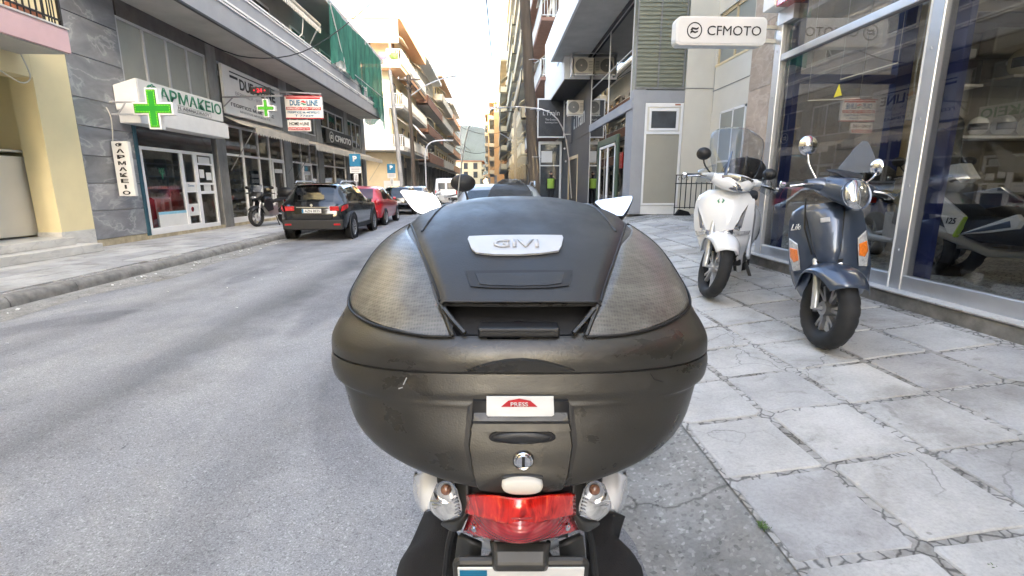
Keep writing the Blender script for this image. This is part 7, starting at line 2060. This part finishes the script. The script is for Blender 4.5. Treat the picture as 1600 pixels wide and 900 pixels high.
for s_ in (-1, 1):
    M(XF).tube([tuple(on_cover(811 + s_ * dx, v, .006)) for dx, v in ((116, 486), (100, 506), (84, 524))], .004, 6).go('hollow_rib', 'case', hol, smooth=60)
    M(XF).tube([tuple(on_cover(811 + s_ * dx, v, .004)) for dx, v in ((122, 480), (112, 504), (104, 527))], .0035, 6).go('hollow_edge', 'case', hol, smooth=60)
a_, b_ = on_cover(747, 522, .004), on_cover(874, 522, .004)
bar = M(XF).box(a_.x, b_.x, a_.y - .006, a_.y + .03, a_.z - .006, a_.z + .008).go('catch_bar', 'black', tc, bev=.003)
M(XF).box(a_.x + .004, b_.x - .004, a_.y - .008, a_.y - .0055, a_.z - .001, a_.z + .003).go('catch_slot', 'caselid', bar)
# arched thumb lip at the seam
pts = [tuple(P3(LID, a, .25 + .75 * math.cos(a / .21 * PI / 2) ** 2 if abs(a) < .21 else .25, .0025)) for a in [-.21 + .42 * k / 24 for k in range(25)]]
pts = [(x, P3(LID, 0, 0).y - .0045 + .25 * x * x, 1.199 + .016 * (1 - (x / .075) ** 2)) for x in [-.075 + .15 * k / 24 for k in range(25)]]
base_ = [(x, P3(LID, 0, 0).y - .003 + .25 * x * x, 1.199) for x in [-.075 + .15 * k / 24 for k in range(25)]]
M(XF).grid([base_, pts, [(x, y + .012, z + .003) for x, y, z in pts]]).go('thumb_lip', 'case', lid, smooth=60, recalc=False)
# lock panel on the lower shell
def on_low(x, z, off=0.0, bvl=[None]):
    if bvl[0] is None:
        q = M(); q.loft(shell(LOW, 160, 8)); bvl[0] = BVHTree.FromPolygons([Vector(p) for p in q.v], q.f)
    h = bvl[0].ray_cast(Vector((x, 0, z)), Vector((0, 1, 0)))
    if h[0] is None: return Vector((x, .64 + off, z))
    return h[0] + Vector((0, -off, 0))
def low_plate(pts, off, th, name, mt, parent, n=6, bev=0):
    o_ = outline(pts, n); cx_ = sum(p[0] for p in o_) / len(o_); cz_ = sum(p[1] for p in o_) / len(o_)
    rings = [[tuple(on_low(x, z, off)) for x, z in o_]] + [[tuple(on_low(cx_ + (x - cx_) * s_, cz_ + (z - cz_) * s_, off + t_)) for x, z in o_] for s_, t_ in ((1, th * .7), (.97, th), (.6, th), (.3, th), (.03, th))]
    return M(XF).loft(rings, True, True).go(name, mt, parent, smooth=45)
lk = low_plate([(-.066, 1.146), (.066, 1.146), (.072, 1.10), (.066, 1.06), (.058, 1.036), (.0, 1.030), (-.058, 1.036), (-.066, 1.06), (-.072, 1.10)], -.004, .010, 'lock_panel', 'case', tc)
low_plate([(-.074, 1.150), (-.066, 1.1575), (-.071, 1.10), (-.062, 1.045), (-.068, 1.045), (-.079, 1.10)], -.004, .0045, 'side_groove', 'black', lk)
low_plate([(.074, 1.150), (.066, 1.1575), (.071, 1.10), (.062, 1.045), (.068, 1.045), (.079, 1.10)], -.004, .0045, 'side_groove', 'black', lk)
low_plate([(-.066, 1.160), (.066, 1.160), (.068, 1.130), (-.068, 1.130)], .0, .006, 'label_housing', 'black', tc)
low_plate([(-.067, 1.133), (.067, 1.133), (.070, 1.123), (-.070, 1.123)], .004, .010, 'label_ledge', 'case', tc)
lbp = low_plate([(-.047, 1.167), (.045, 1.167), (.046, 1.142), (.043, 1.140), (-.045, 1.140), (-.047, 1.142)], .006, .0025, 'label', 'paper', tc)
yl = on_low(0, 1.155, .0).y - .0095
M(XF).prism([(-.027, yl + .0002, 1.1535), (.023, yl + .0002, 1.1535), (.013, yl, 1.1625), (-.002, yl, 1.1655), (-.017, yl, 1.1625)], (0, -.0006, 0)).go('red_arch', 'red_ink', lbp)
text('label_lettering', 'PRESS', 'paper', (-.002 + .012, yl - .0009, 1.1575), (1, 0, 0), (0, 0, 1), .024, .006, lbp, extrude=.0004, bold=.02)
text('label_lettering', 'NAME', 'grey_ink', (-.040 + .012, yl + .0003, 1.1490), (1, 0, 0), (0, 0, 1), .010, .0018, lbp, extrude=.0003)
text('label_lettering', 'ADDRESS', 'grey_ink', (-.037 + .012, yl + .0008, 1.1435), (1, 0, 0), (0, 0, 1), .016, .0018, lbp, extrude=.0003)
# oval push handle
def disc_on(cx_, cz_, rx, rz, prof, name, mt, parent, e=2.0, n=40):
    rings = []
    y0 = on_low(cx_, cz_).y
    for s_, d in prof:
        rings.append([(cx_ + rx * s_ * abs(math.cos(a)) ** (2 / e) * (1 if math.cos(a) >= 0 else -1), y0 - d, cz_ + rz * s_ * abs(math.sin(a)) ** (2 / e) * (1 if math.sin(a) >= 0 else -1)) for a in [2 * PI * k / n for k in range(n)]])
    return M(XF).loft(rings, True, True).go(name, mt, parent, smooth=50)
ov = disc_on(.002, 1.1125, .0425, .0115, [(1.08, .002), (1.08, .0075), (1.0, .0078)], 'handle_well', 'black', tc)
disc_on(.002, 1.1125, .0400, .0095, [(1, .006), (1, .0085), (.85, .011), (.4, .012)], 'push_handle', 'caselid', ov)
lkc = disc_on(.0035, 1.0825, .0145, .0135, [(1, .004), (1, .0095), (.9, .0115), (.80, .0105)], 'lock_cylinder', 'chrome', tc)
disc_on(.0035, 1.0825, .0105, .0098, [(1, .0108), (.9, .0125), (.1, .0127)], 'lock_face', 'chrome', lkc)
yk = on_low(.0035, 1.0825).y - .0135
M(XF).box(.0015, .0055, yk, yk + .004, 1.0745, 1.0905).go('keyhole', 'black', lkc)
bt = disc_on(.002, 1.052, .028, .0115, [(1, .002), (1, .012), (.95, .0165), (.8, .0185), (.2, .0195)], 'release_button', 'offwhite', tc, 2.4)
disc_on(.002, 1.0600, .029, .0045, [(1, .002), (1, .009), (.7, .011)], 'button_guard', 'scuff', bt)
# scratches on the lower shell and rim
for k, pts in enumerate(([(.184, 1.190), (.190, 1.181), (.204, 1.176)], [(-.165, 1.176), (-.160, 1.186)], [(-.172, 1.170), (-.166, 1.172)])):
    M(XF).tube([tuple(on_low(x, z, .0006)) for x, z in smooth_path([(a, b, 0) for a, b in pts], 8) for x, z in [(x, z)]] if 0 else [tuple(on_low(a, b, .0004)) for a, b in pts], .0009, 5).go('scratch', 'black' if k == 0 else 'silverbadge', low)
# mounting plate under the case
M(XF).box(-.13, .13, .68, .98, .985, 1.012).go('mounting_foot', 'black', tc, bev=.01)
place(tc, (0, 0, 0), -YAW)

# ------------------------------------------------------------ scooter body
sc = thing('foreground_scooter', 'white scooter carrying the big black top case, with red tail light, seen from behind', 'scooter', (0, 0, 0), local=True)
def px3(u, v, y):                                 # scooter-frame point from a direction measured in the photo, at depth y
    cp_, sp_ = math.cos(R(11.8)), math.sin(R(11.8))
    X_ = (u - 800) / FPX; Y_ = (450 - v) / FPX
    d = Vector((X_, cp_ + Y_ * sp_, Y_ * cp_ - sp_)); t = y / d.y
    return Vector((-.012, 0, 1.45)) + d * t
def sheet(rows_uvy, name, mt, parent, solid=.006, smooth=45, n=16):
    """rows of (u, v, depth) control points, smoothed across"""
    rows = []
    for r_ in rows_uvy:
        pts = [px3(*p) for p in r_]; rows.append([tuple(catmull([tuple(p) for p in pts], g * (len(pts) - 1))) for g in [k / n for k in range(n + 1)]])
    K = (len(rows) - 1) * 4; out = []
    for k in range(K + 1):
        t = k / 4; i = min(int(t), len(rows) - 2); f = t - i
        out.append([tuple(catmull([rows[j][q] for j in range(len(rows))], t)) for q in range(n + 1)])
    return M(XF).grid(out).go(name, mt, parent, smooth=smooth, solid=solid)
# tail light: upper and lower lens meeting at a keel
up = sheet([[(738, 768, .640), (775, 772, .605), (811, 777, .590), (850, 772, .605), (890, 767, .640)], [(740, 785, .640), (775, 788, .600), (811, 793, .585), (850, 788, .600), (889, 785, .640)], [(737, 799, .640), (775, 806, .600), (811, 811, .584), (850, 806, .600), (890, 799, .640)]], 'tail_light', 'red_up', sc, .012, 30)
lo = sheet([[(736, 798, .640), (773, 805, .594), (813, 810, .574), (852, 805, .594), (891, 798, .640)], [(729, 815, .640), (770, 826, .588), (813, 833, .566), (856, 826, .588), (898, 815, .640)], [(723, 832, .640), (768, 843, .592), (813, 850, .572), (858, 842, .592), (905, 828, .640)]], 'tail_light_lower', 'red_low', up, .012, 30)
M(XF).tube([tuple(px3(u, v, y) + Vector((0, -.002, 0))) for u, v, y in ((736, 797, .636), (773, 804.5, .59), (813, 809.5, .57), (852, 804.5, .59), (891, 797, .636))], .0016, 6).go('lens_ridge', 'red_low', up)
for u, v in ((741, 829), (887, 827)):
    p = px3(u, v, .61); M(XF).lathe([(0, .0), (.003, .0), (.0045, -.003), (.005, -.008)], tuple(p), (0, -1, 0), 10).go('screw', 'chrome', up)
# grey tail housing either side
for s_ in (-1, 1):
    q = lambda dx: 813 + s_ * dx
    sheet([[(q(78), 746, .665), (q(86), 748, .66), (q(103), 750, .67)], [(q(76), 776, .65), (q(84), 777, .645), (q(95), 780, .655)], [(q(80), 800, .645), (q(86), 802, .64), (q(93), 803, .65)], [(q(86), 815, .642), (q(102), 819, .642), (q(124), 817, .675)], [(q(92), 828, .645), (q(104), 831, .648), (q(114), 827, .67)]], 'tail_housing', 'scuff', sc, .01)
    ind = sheet([[(q(104), 752, .66), (q(118), 752, .66), (q(131), 756, .68)], [(q(96), 776, .645), (q(118), 778, .645), (q(142), 786, .68)], [(q(92), 798, .642), (q(114), 802, .645), (q(137), 802, .675)], [(q(104), 808, .645), (q(114), 812, .65), (q(120), 816, .67)]], 'indicator', 'clearlens', sc, .008)
    p = px3(q(116), 765, .648)
    M(XF).ell(tuple(p), .0085, .007, .0085, 14, 10).go('bulb', 'bulb', ind, smooth=60)
    M(XF).lathe([(.013, 0), (.0155, -.003), (.017, .004)], tuple(p + Vector((0, -.004, 0))), (0, -1, .2), 24).go('bulb_ring', 'chrome', ind, smooth=60)
    for k in range(6):
        A, B = px3(q(98 - k * 1.0), 778 + k * 5.2, .640), px3(q(140 - k * 3.2), 783 + k * 5.2, .668)
        M(XF).tube([tuple(A), tuple((A + B) / 2 + Vector((0, -.006, 0))), tuple(B)], .0018, 5).go('lens_rib', 'headlens', ind)
    sheet([[(q(124), 738, .74), (q(146), 740, .74), (q(160), 742, .80)], [(q(126), 764, .70), (q(148), 766, .71), (q(161), 768, .80)], [(q(136), 786, .69), (q(148), 786, .71), (q(155), 786, .78)], [(q(140), 796, .69), (q(145), 796, .72), (q(148), 796, .76)]], 'side_fairing', 'whitepaint', sc, .008)
    M(XF).tube([tuple(px3(q(a), b, d)) for a, b, d in ((163, 738, .79), (164.5, 755, .79), (163.5, 770, .79), (158, 788, .775), (149, 799, .75))], .0028, 8).go('fairing_edge', 'scuff', sc, smooth=60)
    sheet([[(q(60), 846, .66), (q(74), 840, .66), (q(92), 832, .67)], [(q(62), 870, .66), (q(76), 868, .66), (q(96), 860, .67)], [(q(64), 905, .66), (q(80), 905, .66), (q(98), 905, .67)]], 'plate_bracket', 'scuff', sc, .01)
    M(XF).tube([tuple(px3(q(u), v, .665)) for u, v in ((44, 846), (42, 862), (50, 874), (62, 876))], .004, 6).go('bracket_rim', 'scuff', sc)
    sheet([[(q(100), 830, .80), (q(130), 800, .84), (q(150), 800, .92)], [(q(104), 880, .76), (q(140 if s_ < 0 else 126), 840, .80), (q(172 if s_ < 0 else 140), 850, .9)], [(q(108), 950, .74), (q(170 if s_ < 0 else 150), 880, .80), (q(192 if s_ < 0 else 175), 888, .9)], [(q(110), 1010, .74), (q(175 if s_ < 0 else 160), 980, .80), (q(200 if s_ < 0 else 185), 960, .9)]], 'leg_cover', 'matblack', sc, .02, 70)
    M(XF).tube([tuple(px3(q(u), v, y)) for u, v, y in ((102, 812, .74), (112, 850, .74), (118, 905, .74))], .006, 6).go('cover_strap', 'black', sc)
M(XF).loft([[tuple(px3(813 + w * math.cos(a) , v + 0 * a, .655 + d * math.sin(a))) for a in [2 * PI * k / 20 for k in range(20)]] for v, w, d in ((742, 82, .04), (762, 80, .045), (800, 78, .045), (840, 74, .045))]).go('tail_core', 'black', sc, smooth=50)
# keel below the lamp and the plate
m = M(XF)
rings = []
for v, w, y in ((846, 46, .60), (862, 45, .585), (884, 44, .575), (893, 42, .578)):
    A = [px3(813 - w, v, y + .02), px3(813 - w * .9, v, y), px3(813 + w * .9, v, y), px3(813 + w, v, y + .02), px3(813 + w, v, y + .07), px3(813 - w, v, y + .07)]
    rings.append([tuple(p) for p in A])
m.loft(rings).go('plate_light_cover', 'scuff', sc, bev=.004)
A, B = px3(706, 882, .60), px3(922, 882, .60)
zt = A.z
M(XF).prism([(A.x, .60, zt), (A.x + .01, .60, zt + .006), (B.x - .01, .60, zt + .006), (B.x, .60, zt), (B.x, .64, zt - .19), (A.x, .64, zt - .19)], (0, .012, .002)).go('plate_holder', 'scuff', sc, bev=.006)
pt_ = M(XF).prism([(A.x + .008, .597, zt - .004), (B.x - .008, .597, zt - .004), (B.x - .008, .637, zt - .18), (A.x + .008, .637, zt - .18)], (0, .003, .0007)).go('number_plate', 'paper', sc, bev=.001)
M(XF).prism([(A.x + .011, .5965, zt - .007), (A.x + .050, .5965, zt - .007), (A.x + .050, .636, zt - .178), (A.x + .011, .636, zt - .178)], (0, .0004, 0)).go('blue_band', 'parkblue', pt_)
# body, seat, wheels, exhaust (mostly hidden under the case)
m = M(XF); section_loft(m, [((0, .76, .86), .07, .05), ((0, .90, .80), .13, .12), ((0, 1.15, .72), .17, .20), ((0, 1.4, .62), .17, .22), ((0, 1.55, .52), .14, .16)], 26, 2.5); m.go('rear_body', 'whitepaint', sc, smooth=50)
m = M(XF); section_loft(m, [((0, 1.0, .90), .12, .03), ((0, 1.15, .92), .16, .06), ((0, 1.45, .90), .17, .06), ((0, 1.68, .84), .10, .04)], 20, 2.6); m.go('seat', 'matblack', sc, smooth=50)
w_ = M(XF); tyre(w_, (0, .92, .30), .30, .14); wo = w_.go('rear_wheel', 'rubber', sc, smooth=55)
M(XF).lathe([(.19, -.05), (.20, -.03), (.18, 0), (.20, .03), (.19, .05)], (0, .92, .30), (1, 0, 0), 30).go('rim', 'rimgrey', wo, smooth=40)
w_ = M(XF); tyre(w_, (0, 2.38, .30), .30, .12); wo = w_.go('front_wheel', 'rubber', sc, smooth=55)
M(XF).lathe([(.19, -.05), (.20, -.03), (.18, 0), (.20, .03), (.19, .05)], (0, 2.38, .30), (1, 0, 0), 30).go('rim', 'rimgrey', wo, smooth=40)
M(XF).tube([(.16, 1.25, .30), (.19, 1.0, .33), (.19, .74, .38)], [.03, .055, .05], 16).go('exhaust', 'black', sc, smooth=60)
M(XF).box(-.16, .16, 1.45, 1.95, .30, .37).go('floorboard', 'black', sc, bev=.02)
rows = []
M(XF).loft([[(w * math.cos(a) , y + d * math.sin(a), z) for a in [2 * PI * k / 20 for k in range(20)]] for z, w, y, d in ((.32, .16, 2.02, .06), (.6, .22, 2.08, .08), (.9, .22, 2.03, .08), (1.03, .14, 1.96, .06))]).go('leg_shield', 'whitepaint', sc, smooth=60)
M(XF).loft([[(w * math.cos(a) , y + d * math.sin(a), z) for a in [2 * PI * k / 20 for k in range(20)]] for z, w, y, d in ((1.0, .12, 1.9, .08), (1.06, .2, 1.88, .1), (1.14, .19, 1.86, .1), (1.2, .1, 1.88, .06))]).go('handlebar_cowl', 'whitepaint', sc, smooth=60)
M(XF).tube([(0, 2.02, 1.0), (0, 2.12, .7), (0, 2.3, .45)], .03, 10).go('fork', 'steel', sc)
for s_ in (-1, 1): M(XF).tube([(s_ * .07, 2.2, .62), (s_ * .085, 2.38, .30)], .022, 8).go('fork_leg', 'steel', sc); M(XF).tube([(s_ * .18, 1.86, 1.12), (s_ * .34, 1.80, 1.10)], .018, 10).go('handlebar_grip', 'black', sc)
# windscreen
rows = []
WS = [(310, 715, 893), (280, 718, 891), (250, 722, 889), (220, 727, 885), (200, 732, 879), (186, 739, 871), (176, 751, 860), (170.5, 768, 846), (168.5, 785, 830)]
for v, u0, u1 in WS:
    rows.append([tuple(px3(u0 + (u1 - u0) * k / 20, v - 1.5 * math.sin(PI * k / 20), 1.95 + .05 * math.sin(PI * k / 20))) for k in range(21)])
low_ = [tuple(Vector(p) - Vector((0, -.12, .30))) for p in rows[0]]
ws = M(XF).grid([low_] + rows).go('windscreen', 'screen', sc, smooth=80, recalc=False)
edge = [rows[i][0] for i in range(len(rows))] + [rows[-1][k] for k in range(1, 20)] + [rows[i][20] for i in range(len(rows) - 1, -1, -1)]
M(XF).tube(edge, .0025, 6).go('screen_edge', 'alum', ws, smooth=60)
for (u, v) in ((882, 232), (884, 252)): M(XF).lathe([(0, 0), (.004, 0), (.004, .003)], tuple(px3(u, v, 1.955)), (0, -1, 0), 10).go('screen_screw', 'paper', ws)
# rear view mirrors: the glass faces the rider
def mirror(pts, y, nrm, s_, gm):
    P_ = [px3(u, v, y) for u, v in pts]
    c_ = sum(P_, Vector()) / len(P_)
    n_ = Vector(nrm).normalized()
    Q = []
    for p in P_:
        d = (p - Vector((-.012, 0, 1.45)))
        t = (c_ - Vector((-.012, 0, 1.45))).dot(n_) / d.dot(n_); Q.append(Vector((-.012, 0, 1.45)) + d * t)
    sm = [Vector(catmull([tuple(q) for q in Q] + [tuple(Q[0])], k * len(Q) / 40)) for k in range(40)]
    gl = M(XF).add([tuple(q) for q in sm], [tuple(range(40))])
    back = [[tuple(c_ + (q - c_) * f - n_ * d) for q in sm] for f, d in ((1.05, .002), (1.07, .007), (1.0, .025), (.7, .045), (.3, .055))]
    h_ = M(XF).loft(back, True, True).go('mirror_housing', 'black', sc, smooth=60)
    gl.go('mirror_glass', gm, h_, recalc=False)
    M(XF).tube([tuple(c_ - n_ * .03 + Vector((-s_ * .03, 0, -.02))), tuple(c_ + Vector((-s_ * .05, .12, -.15))), (s_ * .17, 1.88, 1.14)], .009, 8).go('mirror_stem', 'black', h_, smooth=60)
mirror([(626, 300), (630, 297), (655, 299), (676, 304), (683, 310), (689, 322), (688, 332), (664, 334), (652, 331), (642, 322)], 1.50, (.10, -1, .30), -1, 'chrome')
mirror([(930, 317), (934, 313), (960, 309), (984, 306), (988, 309), (984, 320), (976, 333), (970, 337), (950, 333)], 1.50, (-.12, -1, 1.0), 1, 'chrome')
M(XF).tube([(-.12, .95, .2), (-.2, 1.2, .02)], .012, 6).go('side_stand', 'black', sc)
place(sc, (0, 0, 0), -YAW)

# ============================================================ AIR
hz, hnt, hb = base('haze')
hnt.nodes.remove(hb)
pv = hnt.nodes.new('ShaderNodeVolumePrincipled')
pv.inputs['Color'].default_value = (.60, .78, 1.0, 1)
pv.inputs['Density'].default_value = .000012
pv.inputs['Anisotropy'].default_value = .0
hnt.links.new(pv.outputs[0], hnt.nodes['Material Output'].inputs['Volume'])
hz_ob = M().box(-1700, 1700, -120, 3400, -1.4, 345).go('haze', hz)
hz_ob['kind'] = 'stuff'

# repeats that belong together
PL = {'helmet': 'helmets on the showroom shelves', 'ceiling lamp': 'tube lamps added on the showroom ceiling', 'lamp': 'tube lamps hanging in the corner window', 'street lamp': 'curved street lamps', 'air conditioner': 'air conditioners on the facades', 'utility pole': 'wooden utility poles along the street', 'parking sign': 'blue parking signs on the left', 'awning': 'shop and balcony awnings on the left', 'scooter': 'scooters parked or displayed along the right side', 'motorcycle': 'motorcycles parked and displayed', 'shop front': 'shop fronts of the grey building', 'sign': 'shop signs', 'pharmacy cross': 'lit green pharmacy crosses', 'plant': 'plants on the peach building balcony', 'building': 'buildings lining the street', 'car': 'cars parked along the kerb', 'cable': 'cables', 'box': 'boxes on the high shelf'}
tops = [o for o in COL.objects if o.parent is None and 'category' in o]
for o in tops:
    same = [q for q in tops if q['category'] == o['category']]
    if len(same) > 1 and o['category'] in PL: o['group'] = PL[o['category']]
